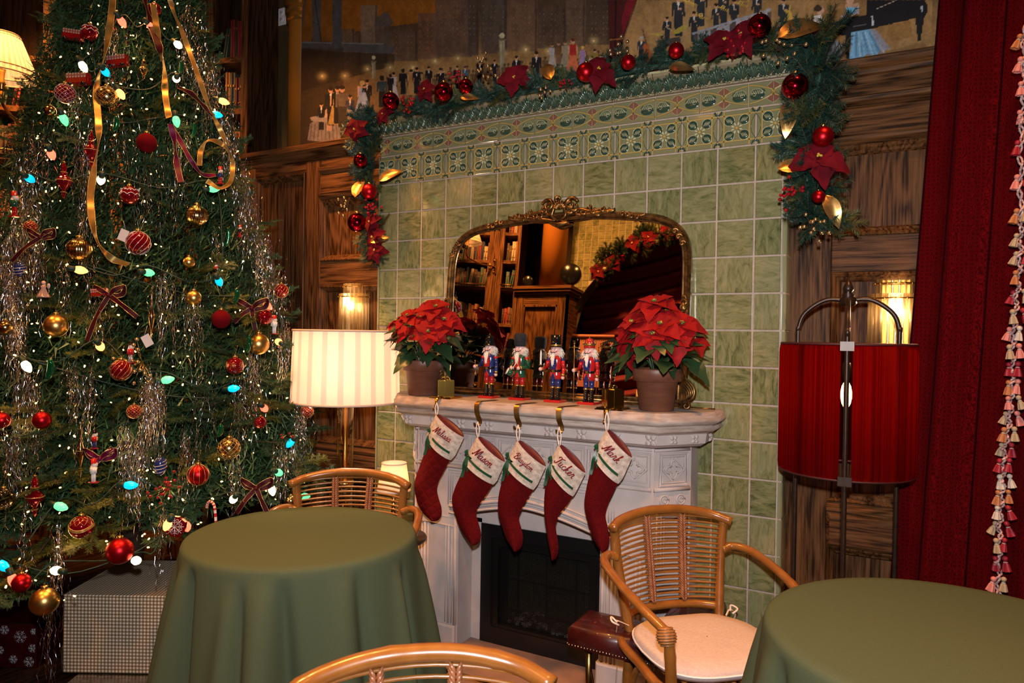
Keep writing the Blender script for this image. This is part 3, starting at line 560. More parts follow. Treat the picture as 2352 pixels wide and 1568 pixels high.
scm = pm('mesh_screen', (.01, .01, .01), .4, .6); N, L, bb = nodes(scm); tc = texmap(N, L, scale=(1, 1, 1)); vo = N.new('ShaderNodeTexVoronoi'); vo.inputs['Scale'].default_value = 150; vo.inputs['Randomness'].default_value = 0; L.new(tc, vo.inputs['Vector'])
lt = N.new('ShaderNodeMath'); lt.operation = 'GREATER_THAN'; lt.inputs[1].default_value = .46; L.new(vo.outputs['Distance'], lt.inputs[0]); L.new(lt.outputs[0], bb.inputs['Alpha'])
obj('mesh_screen', MB().box(.735, 1.205, -.1115, -.1105, .125, .5), scm, FB)
peb = noisy('pebble', (.7, .6, .48), (.9, .82, .7), .6, scale=20); b = MB()
for k in range(120):
    x = random.uniform(.76, 1.18); y = random.uniform(-.095, -.03); h = .012 + .05 * max(0, math.sin((x - .76) * 12)) * random.random() + .015 * (y + .1) * 20; r_ = random.uniform(.008, .016); b.ball((x, y, .115 + h * .8), r_, 8, sz=.8)
obj('ember_pebbles', b, peb, FB, kind='stuff')
# ================================================================ MIRROR
agold = noisy('antique_gold', (.09, .042, .015), (.38, .2, .06), .33, .85, scale=40, lo=.35, hi=.75)
MR = thing('mirror', 'arched mirror in ornate antique gold frame standing on the mantel', 'mirror', (.985, -.045, ztop)); MX = .985
mo = [(-.595, 1.212), (-.598, 1.5), (-.6, 1.78), (-.592, 1.9), (-.565, 1.965), (-.51, 2.01), (-.42, 2.036), (-.2, 2.062), (0, 2.07)]
mo = mo + [(-x, z) for x, z in mo[::-1][1:]]; mo = [tuple(p[:2]) for p in [mo[0]] + smooth_path([(x, z, 0) for x, z in mo], 5)[1:-1] + [mo[-1]]]
b = MB(); b.add([(MX + x, -.03, z) for x, z in mo], [tuple(range(len(mo)))[::-1]]); b.V += [(MX + x, -.026, z) for x, z in mo]; 
obj('glass', MB().prism([(x * .985, 1.212 + (z - 1.212) * .99) for x, z in mo], lambda x, z: (MX + x, -.030, z), lambda x, z: (MX + x, -.026, z)), pm('mirror_silver', (.93, .92, .9), .0, 1), MR)
obj('backing', MB().prism(mo, lambda x, z: (MX + x, -.022, z), lambda x, z: (MX + x, -.004, z)), pm('mirror_back', (.05, .03, .02), .8), MR)
def frame_sweep(P, prof, ycen, closed=False):
    b = MB(); P2 = [np.array(p) for p in P]; n = len(prof); V = []
    for i, p in enumerate(P2):
        d = nrm((P2[min(i + 1, len(P2) - 1)] - P2[max(i - 1, 0)])); nn = np.array([-d[1], d[0]])
        for (a, q) in prof: V.append((MX + p[0] + nn[0] * a, ycen + q, p[1] + nn[1] * a))
    F = [(i * n + k, i * n + (k + 1) % n, (i + 1) * n + (k + 1) % n, (i + 1) * n + k) for i in range(len(P2) - 1) for k in range(n)]
    return b.add(V, F + [tuple(range(n)), tuple((len(P2) - 1) * n + k for k in range(n))], 0, False)
fpr = [(-.012, .025), (-.012, .0), (-.008, -.006), (-.004, -.004), (.0, -.012), (.006, -.018), (.013, -.019), (.019, -.012), (.022, -.006), (.026, 0), (.026, .025)]
obj('frame', frame_sweep(mo, fpr, -.036), agold, MR)
b = MB(); b.tube([(MX - .6, -.045, 1.226), (MX + .6, -.045, 1.226)], .013, 8); b.tube([(MX - .6, -.05, 1.244), (MX + .6, -.05, 1.244)], .005, 6); b.box(MX - .6, MX + .6, -.05, -.02, 1.211, 1.24); obj('frame_base', b, agold, MR)
def scroll(b, c, r, a0, turns, dr=1, th=.005, y=-.055, n=22):
    P = [(c[0] + (r * (1 - .85 * t)) * math.cos(a0 + dr * turns * 2 * math.pi * t), y - .008 * math.sin(t * 3), c[1] + (r * (1 - .85 * t)) * math.sin(a0 + dr * turns * 2 * math.pi * t)) for t in np.linspace(0, 1, n)]
    b.tube(P, [th * (.6 + .8 * math.sin(math.pi * min(1, .15 + t))) for t in np.linspace(0, 1, n)], 6)
def leafy(b, P, th, y=-.052):
    P = smooth_path([(x, y, z) for x, z in P], 6); n = len(P); b.tube(P, [th * math.sin(math.pi * (.08 + .86 * i / (n - 1))) + .0008 for i in range(n)], 6)
b = MB(); cz = 2.085
for s_ in (-1, 1):
    X = lambda x: MX + s_ * x
    for k in range(9): t = k / 8; scroll(b, (X(.05 + t * .19), cz + .012 - .018 * t + .012 * math.sin(k * 1.9)), .022 * (1 - .45 * t), 1.2 if s_ > 0 else 1.9, 1.1, -s_, .006 * (1 - .3 * t), -.05 - .004 * (k % 2))
    leafy(b, [(X(.02), cz - .03), (X(.09), cz - .022), (X(.17), cz - .012), (X(.26), cz - .004), (X(.275), cz + .008)], .012)
    leafy(b, [(X(.04), cz + .0), (X(.1), cz + .014), (X(.16), cz + .0), (X(.22), cz + .012)], .009, -.056)
    scroll(b, (X(.06), cz + .04), .034, .3 if s_ > 0 else 2.8, 1.2, s_, .008); leafy(b, [(X(.0), cz - .036), (X(.035), cz - .01), (X(.028), cz + .03), (X(.055), cz + .052), (X(.07), cz + .035)], .009, -.062)
    for k in range(4): scroll(b, (X(.315 + k * .022), cz - .022 - .007 * k + .004 * (k % 2)), .012, 1.0, 1.1, s_ * (-1) ** k, .0045)
    leafy(b, [(X(.3), cz - .032), (X(.35), cz - .026), (X(.39), cz - .036), (X(.42), cz - .028)], .006)
for k in range(-4, 5): a = k * .33; b.tube([(MX + math.sin(a) * t * .042, -.058 - .012 * math.sin(math.pi * t), cz + .012 + math.cos(a) * t * .042 + .01) for t in (0, .3, .7, 1)], [.002, .005, .006, .003], 6)
scroll(b, (MX - .012, cz + .068), .014, 0, 1.1, 1, .006); leafy(b, [(MX - .05, cz - .042), (MX, cz - .052), (MX + .05, cz - .042)], .012, -.06)
obj('crest', b, agold, MR)
for s_ in (-1, 1):
    b = MB(); X = lambda x: MX + s_ * x
    for (x, z) in ((.575, 1.945), (.592, 1.915), (.557, 1.97)): scroll(b, (X(x), z), .013, 0, 1.2, s_, .004, -.056); b.ball((X(x), -.06, z), .006, 8)
    obj('corner_ornament', b, agold, MR); b = MB()
    for k in range(5): scroll(b, (X(.605 + .003 * (k % 2)), 1.60 + k * .02), .014, k, 1.2, s_ * (-1) ** k, .004, -.056)
    b.ball((X(.605), -.062, 1.64), .01, 8, sz=2.2); obj('side_ornament', b, agold, MR); b = MB()
    for k in range(5): leafy(b, [(X(.6), 1.22 + k * .003), (X(.625 + k * .008), 1.235 + k * .006), (X(.632 + k * .007), 1.27 + k * .008), (X(.61 + .002 * k), 1.3 + k * .012)], .008, -.05 - .003 * k)
    scroll(b, (X(.632), 1.224), .016, 1.5, 1.3, -s_, .006); obj('foot_scroll', b, agold, MR)
obj('rod', MB().tube([(1.62, -.03, 1.217), (1.73, -.025, 1.215)], .003, 6), agold, MR)
# ================================================================ NUTCRACKERS
red = pm('lacquer_red', (.45, .012, .012), .2, coat=.5); blue = pm('lacquer_blue', (.012, .025, .12), .2, coat=.5); green = pm('lacquer_green', (.008, .07, .035), .2, coat=.5)
flesh = pm('lacquer_flesh', (.75, .42, .36), .3, coat=.3); fur = noisy('white_fur', (.6, .52, .42), (.85, .78, .68), .95, scale=90, sheen=.5); furb = noisy('black_fur', (.004, .004, .004), (.02, .02, .022), .9, scale=120)
white = pm('white_paint', (.75, .73, .7), .4); gpaint = pm('gold_paint', (.6, .38, .1), .3, .9); cheek = pm('cheek_pink', (.75, .16, .14), .4)
def hairtuft(b, c, r, n, length, mi, down=True, spread=1.0, seed=0):
    rr = random.Random(seed)
    for k in range(n):
        a = rr.uniform(0, 6.28); e = rr.uniform(-.9, .6); d = np.array([math.cos(a) * math.cos(e) * spread, math.sin(a) * math.cos(e) * spread, math.sin(e) - .4 if down else math.sin(e)])
        p = np.array(c) + nrm(d) * r * .8; l = length * rr.uniform(.6, 1.2); q = p + d * l; b.tube([p, (p + q) / 2 + np.array([0, 0, .1 * l]), q + np.array([0, 0, -.35 * l])], [.003, .0025, .0003], 4, mi, caps=False)
def nutcracker(label, loc, rz, coat, coat2, trou, hat, prop):
    t = thing('nutcracker', label, 'nutcracker', loc, rz, 'nutcrackers in a row on the mantel'); X0 = np.array(loc); R_ = RZ(rz)
    def P(name, b, m_, par=t): b.xform(R_, X0); return obj(name, b, m_, par)
    P('base', MB().bev(-.04, .04, -.036, .036, 0, .011, .001), red); 
    for s_ in (-1, 1):
        b = MB(); b.lathe([(.0105, .011), (.0105, .03), (.0095, .062), (.0115, .066)], (s_ * .014, 0, 0), 14, 0); b.ball((s_ * .014, -.009, .0155), .0105, 10, 0, sy=1.5, sz=.6)
        b.tube([(s_ * .014 + (.005 if k % 2 else -.005), -.0108, .022 + k * .005) for k in range(9)], .0009, 4, 1); b.lathe([(.0118, .064), (.0122, .067), (.0118, .070)], (s_ * .014, 0, 0), 14, 1)
        P('boot', b, [blackm, gpaint]); P('leg', MB().lathe([(.0105, .07), (.0115, .085), (.0118, .112)], (s_ * .014, 0, 0), 14), trou)
    b = MB(); b.lathe([(.029, .105), (.028, .125), (.0245, .143), (.0275, .165), (.03, .192), (.026, .205), (.014, .212)], (0, 0, 0), 20, 0, sy=.8)
    b.lathe([(.0255, .136), (.026, .144), (.0255, .148)], (0, 0, 0), 20, 2, sy=.82); b.box(-.006, .006, -.025, -.0215, .137, .147, 3)
    b.add([(-.014, -.0245, .106), (.012, -.0245, .106), (0, -.0225, .134)], [(0, 1, 2)], 1); b.tube([(-.014, -.025, .106), (0, -.0235, .135), (.014, -.025, .106)], .0009, 4, 3)
    b.prism([(-.012, .15), (.012, .15), (.016, .175), (.012, .2), (-.012, .2), (-.016, .175)], lambda x, z: (x, -.0262, z), lambda x, z: (x, -.02, z), 1)
    for k in range(4):
        if hat != 'crown': b.tube([(-.008, -.0268, .16 + k * .01), (.008, -.0268, .16 + k * .01)], .0009, 4, 3)
        else: b.ball((.012, -.0262, .115 + k * .022), .0016, 6, 3)
    b.lathe([(.016, .203), (.0175, .207), (.015, .212)], (0, 0, 0), 16, 3); P('torso', b, [coat, coat2, blackm, gpaint])
    for s_ in (-1, 1):
        bent = (prop == 'drum') or (s_ < 0 and prop in ('sword', 'staff', 'horn')); sh = np.array([s_ * .036, 0, .193]); el = np.array([s_ * .043, -.004, .152]); hd = np.array([s_ * .04, -.004, .118])
        if bent: hd = np.array([s_ * (.052 if prop != 'drum' else .022), -.04, .15]); el = np.array([s_ * .047, .0, .155])
        b = MB(); b.tube([sh + [0, 0, .006], sh - [0, 0, .006]], .0098, 12, 1); b.tube([sh, el], [.009, .0085], 12, 0); b.ball(el, .0085, 10, 0); b.tube([el, hd], [.0085, .007], 12, 0); d = nrm(hd - el); b.tube([hd - d * .012, hd - d * .003], .0085, 12, 2)
        a = P('arm', b, [coat, coat2, gpaint]); P('hand', MB().ball(hd + d * .006, .0088, 12), flesh, a)
    b = MB(); b.lathe([(.02, .211), (.0235, .218), (.024, .24), (.023, .25)], (0, 0, 0), 18, 0, sy=.95)
    b.prism([(-.0035, .228), (.0035, .228), (.002, .243), (-.002, .243)], lambda x, z: (x, -.03 if z < .235 else -.0235, z), lambda x, z: (x, -.02, z), 0)
    for s_ in (-1, 1):
        b.ball((s_ * .009, -.0222, .2385), .0036, 8, 3, sy=.4); b.ball((s_ * .009, -.0237, .2385), .0019, 8, 4, sy=.4); b.tube([(s_ * .004, -.0237, .2425), (s_ * .009, -.0237, .2455), (s_ * .014, -.021, .243)], .0009, 4, 1)
        b.tube([(s_ * .001, -.0255, .2265), (s_ * .007, -.026, .2245), (s_ * .013, -.0225, .2285), (s_ * .0155, -.0205, .232)], [.0016, .002, .0015, .0004], 5, 1); b.ball((s_ * .0145, -.0178, .2305), .0042, 8, 5, sy=.5)
    b.box(-.005, .005, -.0245, -.02, .212, .2225, 2); P('head', b, [flesh, blackm, white, white, blue, cheek])
    b = MB(); hairtuft(b, (0, .005, .232), .026, 190, .018, 0, seed=hash(prop) % 97 if False else len(prop)); b.V = [(x, y if not (abs(x) < .017 and y < -.01) else abs(y), z) for x, y, z in b.V]
    b.ball((0, .009, .232), .027, 12, 0, sx=1.1, sz=.85); P('hair', b, fur); b = MB()
    for k in range(26): x = random.uniform(-.007, .007); b.tube([(x, -.024, .216), (x * 1.4, -.031, .198), (x * .5 + random.uniform(-.004, .004), -.03, .17 + random.uniform(-.008, .012))], [.003, .003, .0004], 4, caps=False)
    P('beard', b, fur)
    b = MB()
    if hat == 'bobby': b.lathe([(.031, .249), (.032, .2515), (.024, .254), (.0235, .265), (.021, .282), (.013, .296), (.003, .3)], (0, 0, 0), 20, 0); b.ball((0, 0, .303), .0032, 8, 1); b.ball((0, 0, .3), .0024, 6, 1)
    elif hat == 'bearskin': b.lathe([(.024, .248), (.028, .256), (.0295, .28), (.029, .3), (.024, .309), (.001, .311)], (0, 0, 0), 20, 2)
    elif hat == 'shako': b.lathe([(.031, .2495), (.032, .252), (.0245, .253), (.0235, .262), (.0245, .305), (.001, .3055)], (0, 0, 0), 22, 0); b.lathe([(.0247, .2535), (.0252, .257), (.0245, .2605)], (0, 0, 0), 22, 1)
    else:
        b.lathe([(.0245, .248), (.0255, .256), (.023, .258)], (0, 0, 0), 20, 3); b.lathe([(.024, .257), (.027, .262), (.029, .268), (.026, .268), (.023, .26)], (0, 0, 0), 20, 1)
        for k in range(8): a = k * math.pi / 4; b.tube([(.027 * math.cos(a), .027 * math.sin(a), .266), (.03 * math.cos(a), .03 * math.sin(a), .277)], [.004, .001], 6, 1); b.ball((.03 * math.cos(a), .03 * math.sin(a), .279), .0026, 6, 1); b.ball((.0288 * math.cos(a + .39), .0288 * math.sin(a + .39), .265), .002, 6, 4)
        b.lathe([(.02, .26), (.0195, .275), (.014, .288), (.003, .293)], (0, 0, 0), 16, 3); b.ball((0, 0, .296), .003, 8, 1)
        for k in range(4): a = k * math.pi / 4 + .4; b.tube([(.0205 * math.cos(a), .0205 * math.sin(a), .26), (.0198 * math.cos(a), .0198 * math.sin(a), .276), (.012 * math.cos(a), .012 * math.sin(a), .29)], .0018, 5, 4)
    if hat in ('bobby', 'shako'):
        zz = .262 if hat == 'bobby' else .268
        for k in range(7): b.ball((-.006 + k * .0024, -.024 + k * .0006 + (.004 * (k / 6) if hat == 'bobby' else 0), zz + k * .0038), .0014, 5, 1)
        b.tube([(.004, -.0245, zz), (-.004, -.0245, zz + .008)], .0009, 4, 1)
    P('hat', b, [blackm, gpaint, furb, red, blue])
    b = MB()
    if prop == 'horn': b.tube([(-.052, -.045, .18), (-.05, -.044, .12)], .0016, 6, 0); b.lathe([(.007, 0), (.003, .012), (.002, .02)], (-.05, -.044, .108), 10, 0); P('bugle', b, gpaint)
    elif prop == 'sword': b.prism([(-.004, .17), (.004, .17), (.004, .225), (0, .237), (-.003, .225)], lambda x, z: (x - .052, -.046, z), lambda x, z: (x - .052, -.044, z), 0); b.tube([(-.052, -.045, .168), (-.052, -.045, .128)], .0028, 8, 1); b.box(-.06, -.044, -.048, -.042, .166, .17, 2); b.ball((-.052, -.045, .126), .0032, 8, 2); P('sword', b, [white, blackm, gpaint])
    elif prop == 'staff': b.tube([(-.052, -.044, .004), (-.052, -.044, .265)], .0016, 6, 0); b.ball((-.052, -.044, .268), .004, 8, 0); b.ball((-.052, -.044, .255), .0045, 8, 0); b.ball((-.052, -.044, .278), .0022, 6, 0); P('staff', b, gpaint)
    elif prop == 'drum':
        D = basis((-.6, -.55, .45)); b.lathe([(.016, -.014), (.016, .014)], (-.026, -.046, .128), 18, 0, R=D); b.lathe([(.0165, .013), (.0165, .016)], (-.026, -.046, .128), 18, 2, R=D); b.lathe([(.0165, -.016), (.0165, -.013)], (-.026, -.046, .128), 18, 1, R=D)
        P('drum', b, [green, red, white]); b = MB(); b.tube([(-.028, -.042, .15), (-.018, -.034, .168)], .0012, 5); b.ball((-.018, -.034, .17), .0032, 8); b.tube([(.022, -.042, .153), (.004, -.03, .176)], .0012, 5); b.ball((.004, -.03, .178), .0032, 8); P('drumstick', b, gpaint)
        P('strap', MB().strip([(.026, -.012, .205), (.0, -.033, .175), (-.022, -.036, .14)], [(.003, 0, .002)] * 3), white)
rot = math.radians(-3)
for (u_, lab, co_, c2, tr_, ht, pp) in ((1124, 'nutcracker in blue coat and tall black helmet holding a gold horn', blue, red, red, 'bobby', 'horn'),
        (1194, 'nutcracker in green coat and black bearskin hat playing a drum', green, red, red, 'bearskin', 'drum'),
        (1276, 'nutcracker in red coat and black top hat holding a sword', red, blue, blue, 'shako', 'sword'),
        (1353, 'nutcracker king with gold crown and long staff', red, blue, blue, 'crown', 'staff')):
    p = at(u_, 850, y=-.165); nutcracker(lab, (p[0], -.165, ztop), rot, co_, c2, tr_, ht, pp)
# ================================================================ STOCKING HOLDERS AND STOCKINGS
for (u_, yb, lab, m_) in ((1024, -.30, 'shiny gold gift box stocking holder at the left end of the mantel', goldm), (1408, -.30, 'gold gift box stocking holder beside the right poinsettia pot', goldm)):
    p = at(u_, 880, y=yb); x = p[0]; t = thing('stocking_holder', lab, 'stocking holder', (x, yb, ztop))
    obj('plate', MB().box(x - .055, x + .055, yb - .045, yb + .05, ztop + .001, ztop + .009).box(x - .06, x + .06, yb - .05, yb + .052, ztop, ztop + .004), m_, t)
    b = MB(); R_ = RZ(.7); h = .036
    b.box(-h, h, -h, h, .009, .082, R=R_, o=(x, yb, ztop)); obj('box', b, m_, t); b = MB()
    for (a_, c_) in ((.007, h + .002), (h + .002, .007)): b.box(-a_, a_, -c_, c_, .009, .085, R=R_, o=(x, yb, ztop))
    for s_ in (-1, 1): b.tube([np.array((x, yb, ztop + .085)) + R_ @ np.array((s_ * .018 * math.sin(q_), 0, .012 * (1 - math.cos(q_)) * .6)) for q_ in np.linspace(0, 3.0, 9)] + [np.array((x, yb, ztop + .086))], .0035, 6)
    b.ball((x, yb, ztop + .088), .006, 8); obj('ribbon_bow', b, m_, t)
    obj('hook', MB().tube([(x, yb - .04, ztop + .006), (x, yb - .072, ztop + .004), (x, yb - .082, ztop - .02), (x, yb - .085, ztop - .045), (x, yb - .098, ztop - .048), (x, yb - .1, ztop - .034)], [.012, .012, .008, .005, .004, .003], 8, flat=.5), m_, t)
hookx = []
for (u_, lab) in ((1096, 'thin brass strap hook over the mantel edge, first right of the left gold box'), (1187, 'thin brass strap hook over the mantel edge, middle of the three'), (1284, 'thin brass strap hook over the mantel edge nearest the right gold box')):
    x = at(u_, 940, y=-.375)[0]; P = smooth_path([(x + .035, -.26, ztop + .003), (x + .012, -.33, ztop + .003), (x, -.368, ztop - .001), (x, -.381, ztop - .02), (x + .004, -.382, ztop - .05), (x + .01, -.372, ztop - .08), (x + .012, -.375, ztop - .1), (x + .006, -.395, ztop - .104), (x, -.4, ztop - .09)], 5)
    W_ = [np.array((.011, .002, 0)) * (1 if i < 28 else .45) for i in range(len(P))]; b = MB(); b.strip(P, W_, sm=True); b2 = MB(); b2.strip([p + np.array((0, .0022, -.001)) for p in P], W_); b.join(b2); hk = obj('strap_hook', b, brassDk); tag(hk, lab, 'hook', 'brass strap hooks on the mantel edge'); hookx.append(x)
velvet = noisy('red_velvet', (.055, .001, .002), (.1, .002, .003), .9, spec=.1, scale=120, sheen=.3, bmp=.3, bd=.002); quilt = pm('red_quilt', (.08, .0015, .002), .85, spec=.1, sheen=.3)
N, L, bb = nodes(quilt); v = texmap(N, L, scale=(1, 1, 1), rot=(0, math.radians(38), 0)); ck = N.new('ShaderNodeTexWave'); ck.inputs['Scale'].default_value = 9; ck.bands_direction = 'X'; L.new(v, ck.inputs['Vector']); ck2 = N.new('ShaderNodeTexWave'); ck2.inputs['Scale'].default_value = 9; ck2.bands_direction = 'Z'; L.new(v, ck2.inputs['Vector'])
mn = N.new('ShaderNodeMath'); mn.operation = 'MINIMUM'; L.new(ck.outputs['Fac'], mn.inputs[0]); L.new(ck2.outputs['Fac'], mn.inputs[1]); pw = N.new('ShaderNodeMath'); pw.operation = 'POWER'; pw.inputs[1].default_value = .35; L.new(mn.outputs[0], pw.inputs[0]); bump(N, L, bb, pw.outputs[0], .5, .004)
plush = noisy('cream_plush', (.36, .28, .22), (.66, .56, .47), .95, scale=55, st=(1, 1, 1), bmp=.7, bd=.004, detail=8, sheen=.4); satin = pm('green_satin', (.012, .06, .025), .3, sheen=.3); satr = noisy('red_satin', (.04, .0006, .004), (.09, .001, .007), .5, scale=30); thread = pm('red_thread', (.16, .002, .008), .6); loopm = pm('cream_cord', (.7, .6, .52), .8)
def puff(outline, yf, th, n=6, y0=-.38):
    """a stuffed flat shape: outline in world x,z grows inward in rings that rise toward the viewer"""
    b = MB(); P = np.array(outline); c = P.mean(0); N_ = len(P); V = []
    # medial-ish rings by shrinking toward local centre line
    for side in (-1, 1):
        for k in range(n):
            t = k / (n - 1); sh = 1 - t
            Q = c_line(P, t); V += [(x, yf(z) + side * th * math.sin(t * math.pi / 2) * .5, z) for x, z in Q]
    F = []
    for sI, o_ in ((0, 0), (1, n * N_)):
        for k in range(n - 1):
            for i in range(N_):
                j = (i + 1) % N_; a, b_, c_, d = o_ + k * N_ + i, o_ + k * N_ + j, o_ + (k + 1) * N_ + j, o_ + (k + 1) * N_ + i
                F.append((a, b_, c_, d) if sI else (a, d, c_, b_))
    return b.add(V, F, 0, True)
def c_line(P, t):
    # outline is ordered left side down then right side up with equal counts: pair up
    n = len(P) // 2; Lf = P[:n]; Rt = P[n:][::-1]; m_ = (Lf + Rt) / 2; a = Lf + (m_ - Lf) * t; b_ = Rt + (m_ - Rt) * t
    ins = .0 ; return np.concatenate([a, b_[::-1]])
GL = {'e': ([(0, .1), (.4, .45), (.55, .8), (.38, 1), (.18, .7), (.2, .25), (.45, 0), (.75, .15)], .75), 'l': ([(0, .1), (.35, .9), (.5, 1.8), (.32, 2.05), (.2, 1.6), (.2, .4), (.4, 0), (.65, .15)], .62), 'i': ([(0, .1), (.3, .95), (.28, .3), (.42, 0), (.62, .15)], .6),
 's': ([(0, .1), (.4, 1.05), (.5, .55), (.55, .2), (.3, 0), (.1, .12), (.4, .02), (.75, .15)], .75), 'a': ([(.62, .85), (.4, 1), (.1, .7), (.08, .25), (.3, 0), (.55, .35), (.66, .95), (.6, .3), (.75, 0), (.98, .15)], .96), 'o': ([(.4, 1), (.1, .65), (.15, .15), (.42, 0), (.66, .4), (.6, .85), (.4, 1), (.6, .8), (.9, .8)], .85),
 'n': ([(0, .8), (.15, 1), (.2, .6), (.15, 0), (.3, .7), (.55, 1), (.65, .7), (.62, .2), (.8, 0), (.98, .15)], .98), 'u': ([(0, .8), (.12, 1), (.1, .3), (.3, 0), (.55, .3), (.65, 1), (.62, .3), (.78, 0), (.98, .15)], .98), 'r': ([(0, .1), (.25, .95), (.3, 1.1), (.4, .95), (.6, .95), (.52, .3), (.68, 0), (.85, .15)], .85),
 'c': ([(.6, .8), (.4, 1), (.12, .7), (.12, .25), (.4, 0), (.75, .15)], .75), 'k': ([(0, .1), (.3, 1.2), (.4, 2), (.25, 2), (.2, 1), (.15, 0), (.25, .6), (.55, .95), (.5, .6), (.3, .5), (.55, .2), (.75, 0), (.95, .15)], .92), 'd': ([(.6, .85), (.38, 1), (.1, .7), (.08, .25), (.3, 0), (.55, .35), (.75, 2), (.62, .4), (.75, 0), (.98, .15)], .98),
 'y': ([(0, .8), (.12, 1), (.12, .4), (.3, .1), (.55, .4), (.66, 1), (.55, -.4), (.35, -1), (.15, -.8), (.4, -.2), (.98, .15)], .95), 'M': ([(-.2, .3), (.0, 0), (.3, .9), (.6, 2), (.62, 1), (.68, .05), (1, 1.2), (1.4, 2), (1.38, 1), (1.42, .1), (1.65, .12)], 1.6),
 'B': ([(-.2, 1.4), (.1, 1.95), (.75, 2), (.85, 1.5), (.4, 1.1), (.95, .85), (.9, .2), (.4, -.05), (0, .25)], 1.15), 'T': ([(-.1, 1.5), (.1, 1.95), (.6, 1.8), (1.2, 2.05)], .95)}
EXTRA = {'B': [(.38, 1.9), (.3, 1), (.15, 0)], 'T': [(.6, 1.85), (.5, 1), (.35, .1), (.1, 0), (-.1, .3)]}
def stroke_text(word, pos, ang, size, y, mat_, parent):
    """embroidered script lettering: each letter is a raised thread following a pen stroke"""
    b = MB(); x = 0; W_ = sum(GL[c][1] for c in word); s_ = size / W_; A = np.array(basis((0, -1, 0), (math.cos(ang), 0, math.sin(ang))))
    for c in word:
        for P in [GL[c][0]] + ([EXTRA[c]] if c in EXTRA else []) + ([[(.42, 1.45), (.46, 1.5)]] if c == 'i' else []):
            Q = smooth_path([((x + a + .3 * z - W_ / 2 - .1) * s_, (z - .6) * s_, 0) for a, z in P], 4); b.tube(Q, s_ * (.12 if c in 'MBT' else .1), 5)
        x += GL[c][1]
    b.xform(A, (pos[0], y, pos[1])); return obj('lettering', b, mat_, parent)
ST = [  # word, body material, pixel outline pairs: cuff left/right, then leg left/right down to toe, loop anchor
 (0, 'Melissa', quilt, [(1003, 950), (982, 990), (983, 1003), (986, 1012), (975, 1040), (962, 1075), (952, 1110), (955, 1140), (963, 1165), (978, 1185), (992, 1194)], [(1065, 1003), (1050, 1035), (1042, 1050), (1034, 1056), (1018, 1085), (1008, 1105), (1004, 1125), (1008, 1145), (1014, 1165), (1014, 1184), (1006, 1195)], (1003, 925), 'red quilted velvet christmas stocking hanging leftmost below the gold gift box', 'red quilted christmas stocking'),
 (1, 'Mason', velvet, [(1098, 1001), (1078, 1040), (1071, 1050), (1068, 1062), (1056, 1095), (1045, 1120), (1038, 1150), (1046, 1185), (1060, 1220), (1078, 1244), (1088, 1250)], [(1159, 1060), (1146, 1092), (1138, 1108), (1132, 1112), (1118, 1135), (1100, 1160), (1094, 1180), (1099, 1200), (1105, 1225), (1102, 1243), (1095, 1250)], (1097, 968), '', ''),
 (2, 'Braydon', velvet, [(1190, 1010), (1172, 1045), (1165, 1058), (1162, 1068), (1154, 1100), (1145, 1140), (1144, 1175), (1152, 1205), (1162, 1235), (1175, 1256), (1184, 1263)], [(1253, 1070), (1240, 1100), (1230, 1118), (1224, 1124), (1212, 1145), (1197, 1170), (1192, 1190), (1198, 1215), (1201, 1235), (1198, 1255), (1191, 1264)], (1190, 975), '', ''),
 (3, 'Tucker', velvet, [(1285, 1020), (1266, 1055), (1262, 1066), (1262, 1076), (1254, 1105), (1250, 1145), (1250, 1180), (1254, 1210), (1258, 1240), (1264, 1266), (1270, 1283)], [(1344, 1085), (1330, 1112), (1322, 1130), (1315, 1139), (1302, 1160), (1285, 1180), (1278, 1198), (1277, 1215), (1282, 1245), (1282, 1268), (1276, 1284)], (1284, 980), '', ''),
 (4, 'Mark', velvet, [(1394, 985), (1372, 1025), (1368, 1040), (1366, 1052), (1354, 1090), (1346, 1125), (1342, 1160), (1350, 1200), (1362, 1235), (1375, 1258), (1385, 1266)], [(1451, 1050), (1436, 1084), (1426, 1104), (1419, 1110), (1407, 1135), (1396, 1160), (1391, 1185), (1396, 1210), (1400, 1235), (1398, 1256), (1391, 1266)], (1394, 945), '', '')]
LBL = ['red quilted christmas stocking hanging leftmost, below the left gold gift box', 'red velvet christmas stocking hanging from the first brass strap hook', 'wide red velvet christmas stocking hanging on the middle brass strap hook', 'narrow red velvet christmas stocking hanging from the third brass strap hook', 'red velvet christmas stocking hanging highest, below the right gold gift box']
def dens(P, n=4): return smooth_path([(u_, v_, 0) for u_, v_ in P], n)
